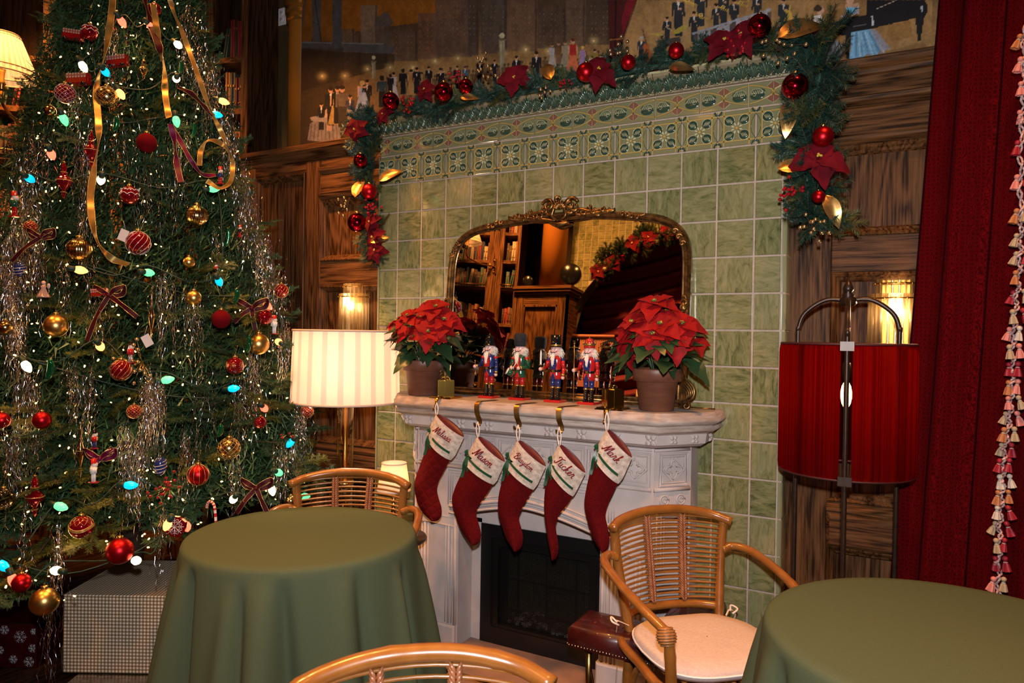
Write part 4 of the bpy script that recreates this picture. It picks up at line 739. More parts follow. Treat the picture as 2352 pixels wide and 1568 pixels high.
for (k, word, bm, Lp, Rp, anchor, _a, _b) in ST:
    y0 = -.402; Lw = [at(p[0], p[1], y=y0) for p in dens(Lp)]; Rw = [at(p[0], p[1], y=y0) for p in dens(Rp)]
    Lw = np.array([(p[0], p[2]) for p in Lw]); Rw = np.array([(p[0], p[2]) for p in Rw]); top = (Lw[0] + Rw[0]) / 2
    t = thing('christmas_stocking', LBL[k], 'stocking', (top[0], y0, Lw[0][1]), 0, 'christmas stockings on the mantel')
    cut_ = 12; dn = (Lw[cut_] - Lw[0]); cu_ = nrm(np.append(dn, 0))[:2] 
    leg = np.concatenate([Lw[cut_ - 2:], Rw[cut_ - 2:][::-1]]); obj('leg', puff(leg, lambda z: y0, .05), bm, t)
    mid = Lw[0] * .0 ; cuffL = [Lw[0], Lw[0] * .5 + Lw[6] * .5, Lw[6], Lw[10], Lw[12]]; cuffR = [Rw[0], Rw[0] * .5 + Rw[6] * .5, Rw[6], Rw[10], Rw[12]]
    def grow(A, B, e): A = np.array(A); B = np.array(B); d = B - A; d = d / np.linalg.norm(d, axis=1)[:, None]; return A - d * e, B + d * e
    A, B_ = grow(cuffL, cuffR, .0025)
    # several columns between left and right so the cuff bulges smoothly
    b = MB(); m = 13; V = []; F = []
    for side in (-1, 1):
        for i in range(len(A)):
            for j in range(m): f = j / (m - 1); p = A[i] * (1 - f) + B_[i] * f; V.append((p[0], y0 + side * (.031 * math.sin(math.pi * f) ** .6) - (.0 if side > 0 else 0), p[1]))
    n_ = len(A)
    for s_ in range(2):
        for i in range(n_ - 1):
            for j in range(m - 1): a = s_ * n_ * m + i * m + j; F.append((a, a + 1, a + m + 1, a + m) if s_ else (a, a + m, a + m + 1, a + 1))
    b.add(V, F, 0, True); obj('cuff', b, plush, t)
    b = MB(); V = []; F = [] # lining: the inside of the opening
    for side in (-1, 1):
        for j in range(m): f = j / (m - 1); p = A[0] * (1 - f) + B_[0] * f; V.append((p[0], y0 + side * .03 * math.sin(math.pi * f) ** .6, p[1] - .0005)); 
    for j in range(m): f = j / (m - 1); p = A[0] * (1 - f) + B_[0] * f + np.array(nrm(np.append(B_[0] - A[0], 0)))[[1, 0]] * np.array([1, 1]) * 0 + np.array((.003, .006)) * math.sin(math.pi * f) ** .7; V.append((p[0], y0 + .03 * math.sin(math.pi * f) ** .6, p[1]))
    F = [(j, j + 1, m + j + 1, m + j) for j in range(m - 1)] + [(m + j, m + j + 1, 2 * m + j + 1, 2 * m + j) for j in range(m - 1)]; b.add(V, F, 0, True); obj('lining', b, satr, t)
    def cp(f, q, o_=0): # point on cuff front: f across 0..1, q down 0..1
        a = Lw[0] * (1 - q) + Lw[12] * q; c = Rw[0] * (1 - q) + Rw[12] * q; p = a * (1 - f) + c * f; return np.array([p[0], y0 - .031 * max(0.0, math.sin(math.pi * f)) ** .6 - o_, p[1]])
    dnv = cp(.5, .82) - cp(.5, .74); b = MB(); b.strip([cp(f, .74, .004) for f in np.linspace(0.0, 1, 13)], [dnv * .55] * 13); obj('trim_ribbon', b, satin, t)
    kn = cp(.02, .7, .006); b = MB(); b.ball(kn, .007, 8)
    for (dx, dz, l) in ((-.004, .012, .05), (.03, -.008, .035)): b.strip([kn, kn + np.array((dx * .6, -.012, dz * 1.6)), kn + np.array((dx, -.004, dz)) * 1.2 + np.array((0, 0, .012))], [(.003, 0, .002), (.010, 0, .004), (.007, 0, .003)])
    for (dx, l) in ((-.022, .1), (.004, .12)): b.strip(smooth_path([kn, kn + np.array((dx * .6, -.01, -l * .35)), kn + np.array((dx, 0, -l * .7)), kn + np.array((dx * (.7 if dx > 0 else 1.3), -.004, -l))], 4), [(.0065, .002, 0)] * 13)
    obj('bow', b, satin, t)
    an = at(anchor[0], anchor[1], y=y0); c0_ = cp(.0, .0); b = MB()
    for s_ in (-1, 1): b.tube(smooth_path([an, an * .5 + c0_ * .5 + np.array((s_ * .008, 0, 0)), c0_ + np.array((s_ * .003, 0, -.006))], 5), .0028, 6)
    obj('hanging_loop', b, loopm, t)
    pm_ = cp(.5, .36); a_ = math.atan2(Rw[6][1] - Lw[6][1], Rw[6][0] - Lw[6][0]); stroke_text(word, (pm_[0], pm_[2]), a_, .1 if len(word) > 5 else (.105 if len(word) > 4 else .082), y0 - .0335, thread, t)
# tilt the mirror back against the tiles
for ch in MR.children:
    for v in ch.data.vertices: v.co.y += -.048 + .06 * (v.co.z) / .86
def glassy(name, col=(1, 1, 1), tint=.85, rough=.03):
    m_ = bpy.data.materials.new(name); m_.use_nodes = True; N, L = m_.node_tree.nodes, m_.node_tree.links; N.clear()
    o = N.new('ShaderNodeOutputMaterial'); t = N.new('ShaderNodeBsdfTransparent'); t.inputs[0].default_value = (*[c * tint for c in col], 1); g_ = N.new('ShaderNodeBsdfGlossy'); g_.inputs['Roughness'].default_value = rough; g_.inputs[0].default_value = (*col, 1)
    f = N.new('ShaderNodeLayerWeight'); f.inputs[0].default_value = .35; mx = N.new('ShaderNodeMixShader'); L.new(f.outputs['Facing'], mx.inputs[0]); L.new(t.outputs[0], mx.inputs[1]); L.new(g_.outputs[0], mx.inputs[2]); L.new(mx.outputs[0], o.inputs[0]); return m_
def fabric(name, col, trans, tw=.5, rough=1, rib=0, alpha=0):
    m_ = bpy.data.materials.new(name); m_.use_nodes = True; N, L = m_.node_tree.nodes, m_.node_tree.links; N.clear()
    o = N.new('ShaderNodeOutputMaterial'); d = N.new('ShaderNodeBsdfDiffuse'); d.inputs[0].default_value = (*col, 1); t = N.new('ShaderNodeBsdfTranslucent'); t.inputs[0].default_value = (*trans, 1)
    mx = N.new('ShaderNodeMixShader'); mx.inputs[0].default_value = tw; L.new(d.outputs[0], mx.inputs[1]); L.new(t.outputs[0], mx.inputs[2]); last = mx.outputs[0]
    if rib:
        tc = texmap(N, L, scale=(rib, rib, .6)); f = noise(N, L, tc, 1, 3); c = ramp(N, L, f, [(.3, tuple(x * .35 for x in trans)), (.7, trans)]); L.new(c, t.inputs[0])
        c2 = ramp(N, L, f, [(.3, tuple(x * .5 for x in col)), (.7, col)]); L.new(c2, d.inputs[0])
    if alpha:
        tr_ = N.new('ShaderNodeBsdfTransparent'); m2 = N.new('ShaderNodeMixShader'); m2.inputs[0].default_value = alpha; L.new(last, m2.inputs[1]); L.new(tr_.outputs[0], m2.inputs[2]); last = m2.outputs[0]
    L.new(last, o.inputs[0]); return m_
def emit(name, col, s, base=None, samp=True):
    m_ = pm(name, base or col, .3, emit=col, es=s)
    if not samp: m_.cycles.emission_sampling = 'NONE'
    return m_
warm = (1, .62, .28)
bulbm = emit('lamp_bulb', (1, .72, .4), 22, samp=False)
def lamp_or_fill(p, e, col=warm, r=.03): light('bulb_light', 'POINT', tuple(p), e, col, r)
# ================================================================ BOOKCASES
BCOL = [(.03, .014, .01), (.1, .012, .01), (.02, .05, .03), (.25, .1, .03), (.05, .025, .012), (.015, .025, .06), (.3, .2, .1), (.16, .05, .02), (.22, .015, .012), (.06, .06, .05), (.1, .045, .02), (.05, .09, .06), (.35, .28, .17)]
BNM = ['black', 'dark red', 'dark green', 'tan', 'brown', 'navy blue', 'cream', 'russet', 'bright red', 'grey', 'brown leather', 'sage green', 'ivory']
paper = pm('book_pages', (.5, .42, .28), .9)
bmats = [noisy('book_cloth_' + BNM[i].replace(' ', '_'), tuple(c * .8 for c in BCOL[i]), BCOL[i], .55, scale=40) for i in range(len(BCOL))]
ORD = ['first', 'second', 'third', 'fourth', 'fifth', 'sixth', 'seventh', 'eighth', 'ninth', 'tenth', 'eleventh', 'twelfth', 'thirteenth', 'fourteenth', 'fifteenth', 'sixteenth', 'seventeenth', 'eighteenth']
def bookcase(label, org, dirv, bays, levels, height, where, inward, seed, fill, rail=2.65, skipb=()):
    """org: corner on floor plan; dirv: unit direction along face; inward: unit normal pointing into the case. bays: list (s0,s1) openings."""
    rr = random.Random(seed); org = np.array([*org, 0.]); D = np.array([*nrm((*dirv, 0))[:2], 0]); I = np.array([*nrm((*inward, 0))[:2], 0]); A = np.stack([D, I, [0, 0, 1]], 1)
    if np.linalg.det(A) < 0: pass
    t = thing('bookcase', label, 'bookcase', tuple(org)); dep = .3; s1 = bays[-1][1] + .06
    def P(name, b, m_, **k): b.xform(A, org); return obj(name, b, m_, t, **k)
    edges = [0] + [x for bb in bays for x in bb] + [s1]
    for i in range(0, len(edges), 2):
        a, c = edges[i], edges[i + 1]; P('stile', MB().box(a, c, 0, .03, .1, height), oakV)
        if c - a > .12:
            b = MB()
            for k in range(5): x = a + (c - a) * (.22 + .14 * k); b.tube([(x, -.002, .15), (x, -.002, height - .1)], .0055, 5)
            P('fluting', b, oakV)
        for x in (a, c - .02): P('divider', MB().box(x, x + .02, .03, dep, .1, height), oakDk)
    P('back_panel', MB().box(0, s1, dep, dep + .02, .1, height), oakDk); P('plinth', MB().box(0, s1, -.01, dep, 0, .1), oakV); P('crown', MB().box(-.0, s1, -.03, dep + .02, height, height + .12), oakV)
    for bi, (a, c) in enumerate(bays):
        for li, z in enumerate(levels):
            P('shelf', MB().bev(a, c, .0 if abs(z - rail) < .01 else .012, dep, z - .04, z, .003), oakH)
            if abs(z - rail) < .01: P('brass_rail', MB().tube([(a, -.03, z + .02), (c, -.03, z + .02)], .009, 8), brass)
            if (bi, li) in skipb: continue
            top = min([q for q in levels if q > z] + [height]) - z - .04; x = a + .006; k = 0; lim = c - .01; f = fill
            while True:
                th = rr.uniform(.02, .042); h = min(rr.uniform(.17, .26), top - .03); dd = rr.uniform(.13, .19)
                if x + th > a + (c - a) * f: break
                ci = rr.randrange(len(BCOL)); lean = (rr.random() < .12 and x + th + h * .14 < lim); b = MB()
                b.box(0, th, .05, .05 + dd, 0, h, 0); b.box(.003, th - .003, .053, .05 + dd + .001, .002, h + .0005, 1); b.tube([(th / 2, .0505, .001), (th / 2, .0505, h - .001)], th * .48, 8, 0, flat=.3)
                for zz in ((.2, .22), (.62, .68)) if rr.random() < .6 else ((.75, .79),): b.box(.002, th - .002, .0475 - th * .1, .06, h * zz[0], h * zz[1], 2)
                R_ = RY(-.14 if not lean else -.14) if lean else np.eye(3); b.xform(R_, (x + (h * .14 if lean else 0), 0, z + (.001)))
                b.xform(A, org); o = thing('book', f'{BNM[ci]} book, {ORD[min(k, 17)]} from the {where[2]} end, {where[1][li]} shelf, {where[0][bi]}', 'book', tuple(A @ np.array((x, .05, z)) + org), 0, 'books on the bookcase shelves')
                obj('cover', b, [bmats[ci], paper, gpaint if rr.random() < .6 else bmats[8]], o); x += th + (.003 if not lean else h * .16); k += 1
    return t
LV = [.45, .82, 1.18, 1.52, 1.86, 2.22, 2.65, 2.97, 3.31]; SN = ['lowest', 'second', 'third', 'fourth', 'fifth', 'sixth', 'brass railed', 'third highest', 'second highest']
hid = {(b_, l) for b_ in range(4) for l in range(5)}
bookcase('dark oak bookcase bay beside the outlet and gold column, right of the tree', (-1.36, .15), (-.966, -.26), [(.045, .26), (.45, .88)], LV, 4.2, (['bay right of tree', 'bay hidden behind tree'], SN, 'right'), (-.26, .966), 3, .8, skipb=hid | {(1, l) for l in range(9)})
bookcase('oak bookcase at the far left behind the tree and swing arm lamp', (-2.26, -.09), (-.707, -.707), [(.1, .42), (.5, 1.06), (1.2, 1.9)], LV, 4.2, (['bay behind tree', 'leftmost bay', 'bay out of frame'], SN, 'right'), (-.707, .707), 11, .95, skipb=hid | {(0, l) for l in range(9)} | {(2, l) for l in range(9)} | {(1, 8)})
bookcase('reflected oak bookcase across the room, seen at the left of the mirror', (-1.51, -4.19), (-.966, .26), [(.04, .2), (.38, .95)], LV, 4.2, (['reflected narrow bay', 'reflected wide bay'], SN, 'inner'), (-.26, -.966), 23, .97, skipb={(b_, l) for b_ in range(2) for l in range(4)})
# two flat books lying on the top left shelf
p0 = np.array((-2.26, -.09, 0)); dB = np.array((-.707, -.707, 0)); iB = np.array((-.707, .707, 0))
for k, (ci, h0, lab) in enumerate(((12, 0, 'cream book lying flat on the highest shelf at far left'), (8, .03, 'red book lying flat on top of the cream book at far left'))):
    c = p0 + dB * .8 + iB * .12; A = np.stack([dB, iB, [0, 0, 1]], 1); b = MB().box(-.13, .12 - .02 * k, -.08, .08, 3.3105 + h0, 3.3105 + h0 + .028); b.box(-.128, .119 - .02 * k, -.082, .078, 3.314 + h0, 3.334 + h0, 1); b.xform(A, (c[0], c[1], 0))
    obj('book', b, [bmats[ci], paper if k == 0 else bmats[1]], None, lab, 'book', 'books lying flat')
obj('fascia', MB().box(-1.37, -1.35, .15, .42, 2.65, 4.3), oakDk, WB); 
obj('alcove_panel', MB().box(-1.36, -.88, .40, .42, 2.65, 4.4), noisy('olive_wood', (.05, .035, .012), (.075, .05, .02), .6, scale=5, st=(4, 4, .6)), WB)
gcol = pm('column_gold_paint', (.3, .11, .014), .45, spec=.3)
def column(p, r, label):
    t = thing('column', label, 'column', (*p, 2.65), kind='structure')
    obj('shaft', MB().lathe([(r, 2.652), (r, 3.50), (r * 1.02, 3.51)], (*p, 0), 32), gcol, t)
    b = MB(); b.lathe([(r, 3.5), (r * 1.14, 3.51), (r * 1.16, 3.53), (r * 1.08, 3.54), (r * 1.2, 3.56), (r * 1.22, 3.58), (r * 1.1, 3.59), (r * 1.24, 3.61), (r * 1.26, 3.64), (r, 3.66), (r, 3.68)], (*p, 0), 32); obj('capital', b, pm('capital_gold', (.6, .3, .06), .25, .8), t)
    obj('arch_spring', MB().lathe([(r, 3.68), (r * 1.05, 3.9), (r * 1.5, 4.15), (r * 2.4, 4.42)], (*p, 0), 32), gcol, t)
column((-1.03, .33), .105, 'gold painted column on the oak ledge at the left edge of the mural')
ob = MB().bev(-.036, .036, -.004, .003, -.058, .058, .003); op = at(647, 37, y=.39); t = thing('wall_outlet', 'white double power outlet plate on the dark wall left of the gold column', 'outlet', tuple(op))
wp = pm('outlet_white', (.72, .7, .72), .35); obj('cover_plate', ob.xform(None, (op[0], .396, op[2])), wp, t)
for s_ in (-1, 1):
    b = MB().lathe([(.017, -.002), (.017, .002), (.0165, .0025)], (0, 0, 0), 14, R=RX(math.pi / 2)).xform(None, (op[0], .391, op[2] + s_ * .022)); b.box(op[0] - .007, op[0] - .005, .387, .390, op[2] + s_ * .022 - .003, op[2] + s_ * .022 + .006, 1).box(op[0] + .005, op[0] + .007, .387, .390, op[2] + s_ * .022 - .003, op[2] + s_ * .022 + .006, 1); obj('socket', b, [wp, blackm], t)
# ================================================================ OPPOSITE SIDE (seen in the mirror)
WO = obj('wall_front', MB().box(-4.3, 4.3, -5.5, -5.4, 0, 4.45), plaster, kind='structure')
f2 = -4.19
def wbox(name, x0, x1, z0, z1, y0, y1, m_): obj(name, MB().bev(x0, x1, -y1, -y0, z0, z1, .006).xform(np.diag([1, -1, 1])), m_, WO)
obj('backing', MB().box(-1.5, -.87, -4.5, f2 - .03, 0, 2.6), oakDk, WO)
for (a, c, z0, z1, m_) in ((-1.51, -1.40, .1, 2.58, oakV), (-.98, -.86, .1, 2.58, oakV), (-1.4, -.98, 2.44, 2.58, oakH), (-1.4, -.98, .1, .3, oakH)): obj('stile' if m_ is oakV else 'rail', MB().box(a, c, f2 - .05, f2, z0, z1), m_, WO)
obj('panel', MB().box(-1.4, -.98, f2 - .04, f2 - .025, .3, 2.44), oakV, WO)
b = MB(); 
for (xa, xb, za, zb) in ((-1.4, -1.385, .3, 2.44), (-.995, -.98, .3, 2.44), (-1.4, -.98, 2.42, 2.44)): b.box(xa, xb, f2 - .03, f2 + .006, za, zb)
obj('molding', b, oakV, WO)
b = MB(); 
for (o_, z0, z1) in ((.02, 2.56, 2.59), (.045, 2.59, 2.62), (.06, 2.62, 2.655)): b.box(-1.53, -.86 + o_, -4.5, f2 + o_, z0, z1)
obj('trim_2', b, oakH, kind='structure'); obj('side_panel', MB().box(-.88, -.86, -4.5, f2 - .0, .1, 2.58), oakY, WO)
column((-1.16, -4.38), .15, 'gold painted column reflected in the top middle of the mirror')
acx, acz, ar = .55, 2.05, 1.5
def arch2(x): return acz + ar * math.sqrt(max(0, 1 - ((x - acx) / ar) ** 2)) * .82
tl = .082; gm2 = pm('mosaic_grout', (.45, .38, .28), .8); back = MB()
Pz = [(-1.02, 1.9), (-1.02, 4.2), (1.9, 4.2), (1.9, arch2(1.9))] + [(x, arch2(x)) for x in np.linspace(1.9, acx - ar + .001, 30)] + [(acx - ar, 1.9)]
obj('tile_backing', MB().prism(Pz, lambda x, z: (x, -4.56, z), lambda x, z: (x, -4.62, z)), gm2, WO)
cnt = 0; tmesh = mesh(MB().box(-tl / 2 + .0035, tl / 2 - .0035, -.001, .005, -tl / 2 + .0035, tl / 2 - .0035), tH, 'mosaic'); tm2 = mesh(MB().box(-tl / 2 + .0035, tl / 2 - .0035, -.001, .005, -tl / 2 + .0035, tl / 2 - .0035), tV, 'mosaic')
for i in range(24):
    for k in range(26):
        x = -1.02 + (i + .5) * tl; z = 2.3 + (k + .5) * tl
        if z - tl > arch2(x) and z < 3.95 and cnt < 300 and x < .75: inst('tile', tmesh if (i + k) % 2 else tm2, WO, (x, -4.56, z)); cnt += 1
b = MB(); P = [(x, arch2(x)) for x in np.linspace(acx - ar + .002, 1.9, 40)]
b.sweep([(0, 0)], [(0, 0, 0, 0)]); b = MB(); b.strip([(x, -4.5, z - .03) for x, z in P], [(.0, .1, 0)] * 40); b.strip([(x, -4.5, z - .0) for x, z in P], [(0, 0, .04)] * 40); obj('arch_trim', b, pm('arch_green', (.05, .08, .03), .4), WO)
swagm = noisy('swag_velvet', (.09, .003, .01), (.17, .005, .018), .7, scale=20, sheen=.2)
xs = np.linspace(-.95, 1.9, 60); zs = np.linspace(1.2, 3.6, 110); V = [(x, -4.86 + .05 * math.sin((z - (x + .9) ** 2 * .06 - x * .12) * 34) + .02 * math.sin(x * 3), z) for z in zs for x in xs]; n_ = len(xs)
obj('stage_curtain', MB().add(V, [(i * n_ + j, i * n_ + j + 1, (i + 1) * n_ + j + 1, (i + 1) * n_ + j) for i in range(len(zs) - 1) for j in range(n_ - 1)], 0, True), swagm, None, 'dark red swagged stage curtain under the tiled arch, reflected in the mirror', 'curtain')
b = MB(); V = []; n_ = 46
for k in range(n_): x = -.86 + k * .011; V += [(x, -4.42 + (.012 if k % 2 else 0), 1.55), (x, -4.42 + (.012 if k % 2 else 0), 2.12)]
b.add(V, [(2 * k, 2 * k + 2, 2 * k + 3, 2 * k + 1) for k in range(n_ - 1)], 0, True).tube([(-.86, -4.41, 2.12), (-.36, -4.41, 2.12)], .02, 6); obj('fringe_valance', b, pm('salmon_fringe', (.4, .15, .1), .8), None, 'pleated salmon pink fringe valance below the dark red stage curtain', 'valance')
for (p, r, lab, nm) in (((-.86, -4.24, 2.655), .12, 'round black stage speaker on the reflected oak ledge', 'speaker'), ((-1.38, -4.2, 2.655), .06, 'small black spotlight on the reflected oak ledge', 'spotlight')):
    t = thing(nm, lab, nm, p); b = MB(); b.lathe([(.001, -r * .5), (r * .8, -r * .45), (r, -.2 * r), (r, .4 * r), (r * .9, .5 * r), (.001, .5 * r)], (p[0], p[1], p[2] + r * 1.15), 24, R=basis((.3, 1, .1))); obj('housing', b, blackm, t); obj('foot', MB().box(p[0] - .03, p[0] + .03, p[1] - .04, p[1] + .02, p[2] - .003, p[2] + r * .5), blackm, t)
# ================================================================ SWING ARM LAMPS
shade_t = [fabric('pleated_shade_a', (.75, .66, .5), (1, .84, .6), .6), fabric('pleated_shade_b', (.6, .5, .36), (.8, .56, .33), .5)]
def swing_lamp(label, c, mount, rb, e):
    """c: centre of shade bottom; mount: wall point of the arm"""
    c = np.array(c, float); mt = np.array(mount, float); t = thing('wall_lamp', label, 'wall lamp', tuple(mt), 0, 'swing arm wall lamps'); h = rb * 1.3; rt = rb * .5; n = 72
    b = MB(); V = []
    for (f, z) in ((0, 0), (.12, .12), (.85, .85), (1, 1)):
        r = rb + (rt - rb) * f
        for k in range(n): a = 2 * math.pi * k / n; rr_ = r * (1 + (.012 if k % 2 else -.012)); V.append((c[0] + rr_ * math.cos(a), c[1] + rr_ * math.sin(a), c[2] + h * z))
    F = [(i * n + k, i * n + (k + 1) % n, (i + 1) * n + (k + 1) % n, (i + 1) * n + k) for i in range(3) for k in range(n)]; b.V = V; b.F = F; b.M = [k % 2 for i in range(3) for k in range(n)]; b.S = [False] * len(F)
    sh = obj('shade', b, shade_t, t)
    for (r, z) in ((rb * 1.01, 0), (rb + (rt - rb) * .15, h * .15), (rt * 1.01, h), (rt * 1.04, h * .93)): obj('trim', MB().tube([(c[0] + r * math.cos(a), c[1] + r * math.sin(a), c[2] + z) for a in np.linspace(0, 2 * math.pi, 49)[:-1]], .004, 5, closed=True), pm('shade_braid', (.4, .26, .13), .8), sh)
    obj('bulb', MB().ball(c + [0, 0, h * .42], .028, 12, sz=1.3), bulbm, t)
    out = c - mt; hz_ = nrm((out[0], out[1], 0)); d = np.linalg.norm(out[:2])
    b = MB(); b.lathe([(.012, 0), (.02, .01), (.014, .03), (.022, .04), (.012, .06), (.016, .1), (.02, .12)], c - [0, 0, .08], 14); b.tube(smooth_path([c - [0, 0, .07], c - [0, 0, .13], c - [0, 0, .17] - hz_ * d * .12, c * .0 + np.array([*(c - hz_ * d * .5)[:2], c[2] - .2]), np.array([*(c - hz_ * d * .85)[:2], c[2] - .19])], 6), .0085, 8)
    k_ = np.array([*(c - hz_ * d * .85)[:2], c[2] - .19]); b.ball(k_, .018, 12); b.lathe([(.006, -.05), (.014, -.04), (.009, -.03), (.012, 0), (.012, .03)], k_ - [0, 0, .0], 12); b.tube([k_, np.array([*(mt)[:2], c[2] - .19])], .008, 8); obj('arm', b, brass, t)
    R_ = basis(hz_, (0, 0, 1)); b = MB(); b.bev(-.09, .09, 0, .015, -.035, .035, .004).xform(RX(-math.pi / 2)).xform(R_, mt * [1, 1, 0] + [0, 0, c[2] - .19]); b.ball(mt * [1, 1, 0] + np.array([0, 0, c[2] - .12]), .018, 10); b.ball(mt * [1, 1, 0] + np.array([0, 0, c[2] - .26]), .014, 10); obj('wall_plate', b, brass, t)
    lamp_or_fill(c + [0, 0, h * .42], e)
c = at(4, 176, d=3.95); swing_lamp('brass swing arm lamp with pleated cream shade at the far left edge', c, tuple((p0 + dB * .46)[:2]) + (0,), .176, 60)
swing_lamp('brass swing arm lamp with pleated shade reflected in the mirror', (-1.95, -3.72, 3.08), (-1.80, -4.11, 0), .17, 30)
# ================================================================ SCONCES
rodg = glassy('sconce_glass', (1, .93, .8), .95)
N, L = rodg.node_tree.nodes, rodg.node_tree.links; om = [n for n in N if n.type == 'OUTPUT_MATERIAL'][0]; srf = om.inputs[0].links[0].from_socket; tl_ = N.new('ShaderNodeBsdfTranslucent'); tl_.inputs[0].default_value = (1, .9, .7, 1); mx_ = N.new('ShaderNodeMixShader'); mx_.inputs[0].default_value = .3; L.new(srf, mx_.inputs[1]); L.new(tl_.outputs[0], mx_.inputs[2]); L.new(mx_.outputs[0], om.inputs[0])
def sconce(c, label):
    c = np.array(c); t = thing('glass_sconce', label, 'wall sconce', (c[0], .18, c[2]), 0, 'glass rod wall sconces')
    for (r, z0, z1, n) in ((.078, -.33, .04, 12), (.056, -.02, .10, 9)):
        for k in range(n):
            a = math.pi + math.pi * k / (n - 1); x, y = c[0] + r * math.cos(a) * 1.15, .165 + r * math.sin(a); obj('glass_rod', MB().lathe([(.0, z0), (.011, z0 + .001), (.011, z1 - .001), (0, z1)], (x, y, c[2]), 8), rodg, t)
    b = MB()
    for (r, z) in ((.091, .02), (.068, .08), (.091, -.29)): b.tube([(c[0] + r * math.cos(a) * 1.12, .168 + r * math.sin(a), c[2] + z) for a in np.linspace(math.pi, 2 * math.pi, 20)], .003, 6); [b.ball((c[0] + (r + .004) * math.cos(a) * 1.12, .168 + (r + .004) * math.sin(a), c[2] + z), .0045, 6) for a in np.linspace(math.pi, 2 * math.pi, 9)]
    b.box(c[0] - .05, c[0] + .05, .17, .18, c[2] - .33, c[2] + .1); obj('brass_frame', b, brass, t); obj('bulb', MB().ball((c[0], .135, c[2] - .03), .016, 10, sz=1.8), bulbm, t); lamp_or_fill((c[0], .085, c[2] - .02), 8, (1, .66, .34), r=.015)
p = at(804, 720, y=.12); sconce((p[0], 0, 1.70), 'lit glass rod wall sconce behind the white pleated floor lamp')
p = at(2057, 720, y=.12); sconce((p[0], 0, 1.66), 'lit glass rod wall sconce behind the red lamp beside the curtain')
# ================================================================ FLOOR LAMPS
c = at(795, 840, d=3.6); x, y = c[0], c[1]; zt = at(795, 760, d=3.6)[2]; zb = at(795, 921, d=3.6)[2]
t = thing('floor_lamp', 'floor lamp with wide white pleated drum shade and glass column by the oak panels', 'floor lamp', (x, y, 0)); n = 64; b = MB(); V = []; mi = []
for (r, z) in ((.272, zb), (.262, zt)):
    for k in range(n): a = 2 * math.pi * k / n; V.append((x + r * math.cos(a), y + r * math.sin(a), z))
b.V = V; b.F = [(k, (k + 1) % n, n + (k + 1) % n, n + k) for k in range(n)]; b.M = [(1 if (k % 3) == 0 else 0) for k in range(n)]; b.S = [True] * n
sh = obj('shade', b, [fabric('white_pleat', (.62, .56, .52), (1, .8, .68), .55), fabric('white_pleat_fold', (.52, .45, .43), (.74, .6, .54), .5)], t)
b = MB(); 
for (r, z) in ((.274, zb), (.264, zt)): b.tube([(x + r * math.cos(a), y + r * math.sin(a), z) for a in np.linspace(0, 2 * math.pi, 65)[:-1]], .004, 5, closed=True, flat=1.4)
obj('shade_trim', b, pm('shade_edge', (.55, .42, .36), .8), sh)
gp = glassy('clear_column', (1, .85, .62), .85, .05); colb = MB()
for (r, za, zb_) in ((.042, .75, zb + .02), (.04, .12, .745)):
    obj('glass_column', MB().lathe([(r, za), (r, zb_)], (x, y, 0), 24), gp, t)
b = MB(); b.tube([(x, y, .05), (x, y, zt - .05)], .012, 10); b.lathe([(.045, .735), (.048, .745), (.045, .76)], (x, y, 0), 24); b.lathe([(.16, 0), (.16, .015), (.05, .03), (.045, .12)], (x, y, 0), 32); obj('pole', b, brass, t)
b = MB(); [b.ball((x + .07 * math.cos(a), y + .07 * math.sin(a), (zt + zb) / 2), .03, 12, sz=1.4) for a in (0, 2.1, 4.2)]; obj('bulb', b, bulbm, t)
lamp_or_fill((x, y, (zt + zb) / 2), 9, (1, .66, .46), .05)
# small lamp on a side table behind the left chair
c = at(905, 1095, d=3.25); x, y = c[0], c[1]; t = thing('side_table', 'small dark round side table behind the left rattan chair', 'side table', (x, y, 0)); dk = pm('dark_wood', (.03, .015, .008), .35)
obj('table_top', MB().lathe([(0, .56), (.15, .56), (.155, .57), (.15, .58), (0, .58)], (x, y, 0), 28), dk, t); obj('pedestal', MB().lathe([(.11, 0), (.11, .015), (.02, .04), (.018, .56)], (x, y, 0), 20), dk, t)
t = thing('table_lamp', 'small table lamp with pleated cream cone shade beside the fireplace', 'table lamp', (x, y, .58)); n = 48; b = MB()
b.V = [(x + r * (1 + (.012 if k % 2 else -.012)) * math.cos(2 * math.pi * k / n), y + r * (1 + (.012 if k % 2 else -.012)) * math.sin(2 * math.pi * k / n), z) for (r, z) in ((.075, .79), (.055, .915)) for k in range(n)]; b.F = [(k, (k + 1) % n, n + (k + 1) % n, n + k) for k in range(n)]; b.M = [0] * n; b.S = [True] * n
sh = obj('shade', b, fabric('small_shade', (.78, .68, .58), (.9, .7, .5), .5), t); [obj('trim', MB().tube([(x + r * math.cos(a), y + r * math.sin(a), z) for a in np.linspace(0, 2 * math.pi, 41)[:-1]], .003, 5, closed=True), pm('shade_edge', (0, 0, 0)), sh) for (r, z) in ((.076, .79), (.056, .915))]
obj('base', MB().lathe([(.05, .58), (.05, .59), (.012, .61), (.02, .66), (.01, .7), (.008, .84)], (x, y, 0), 16), brass, t); lamp_or_fill((x, y, .86), .5, r=.02)
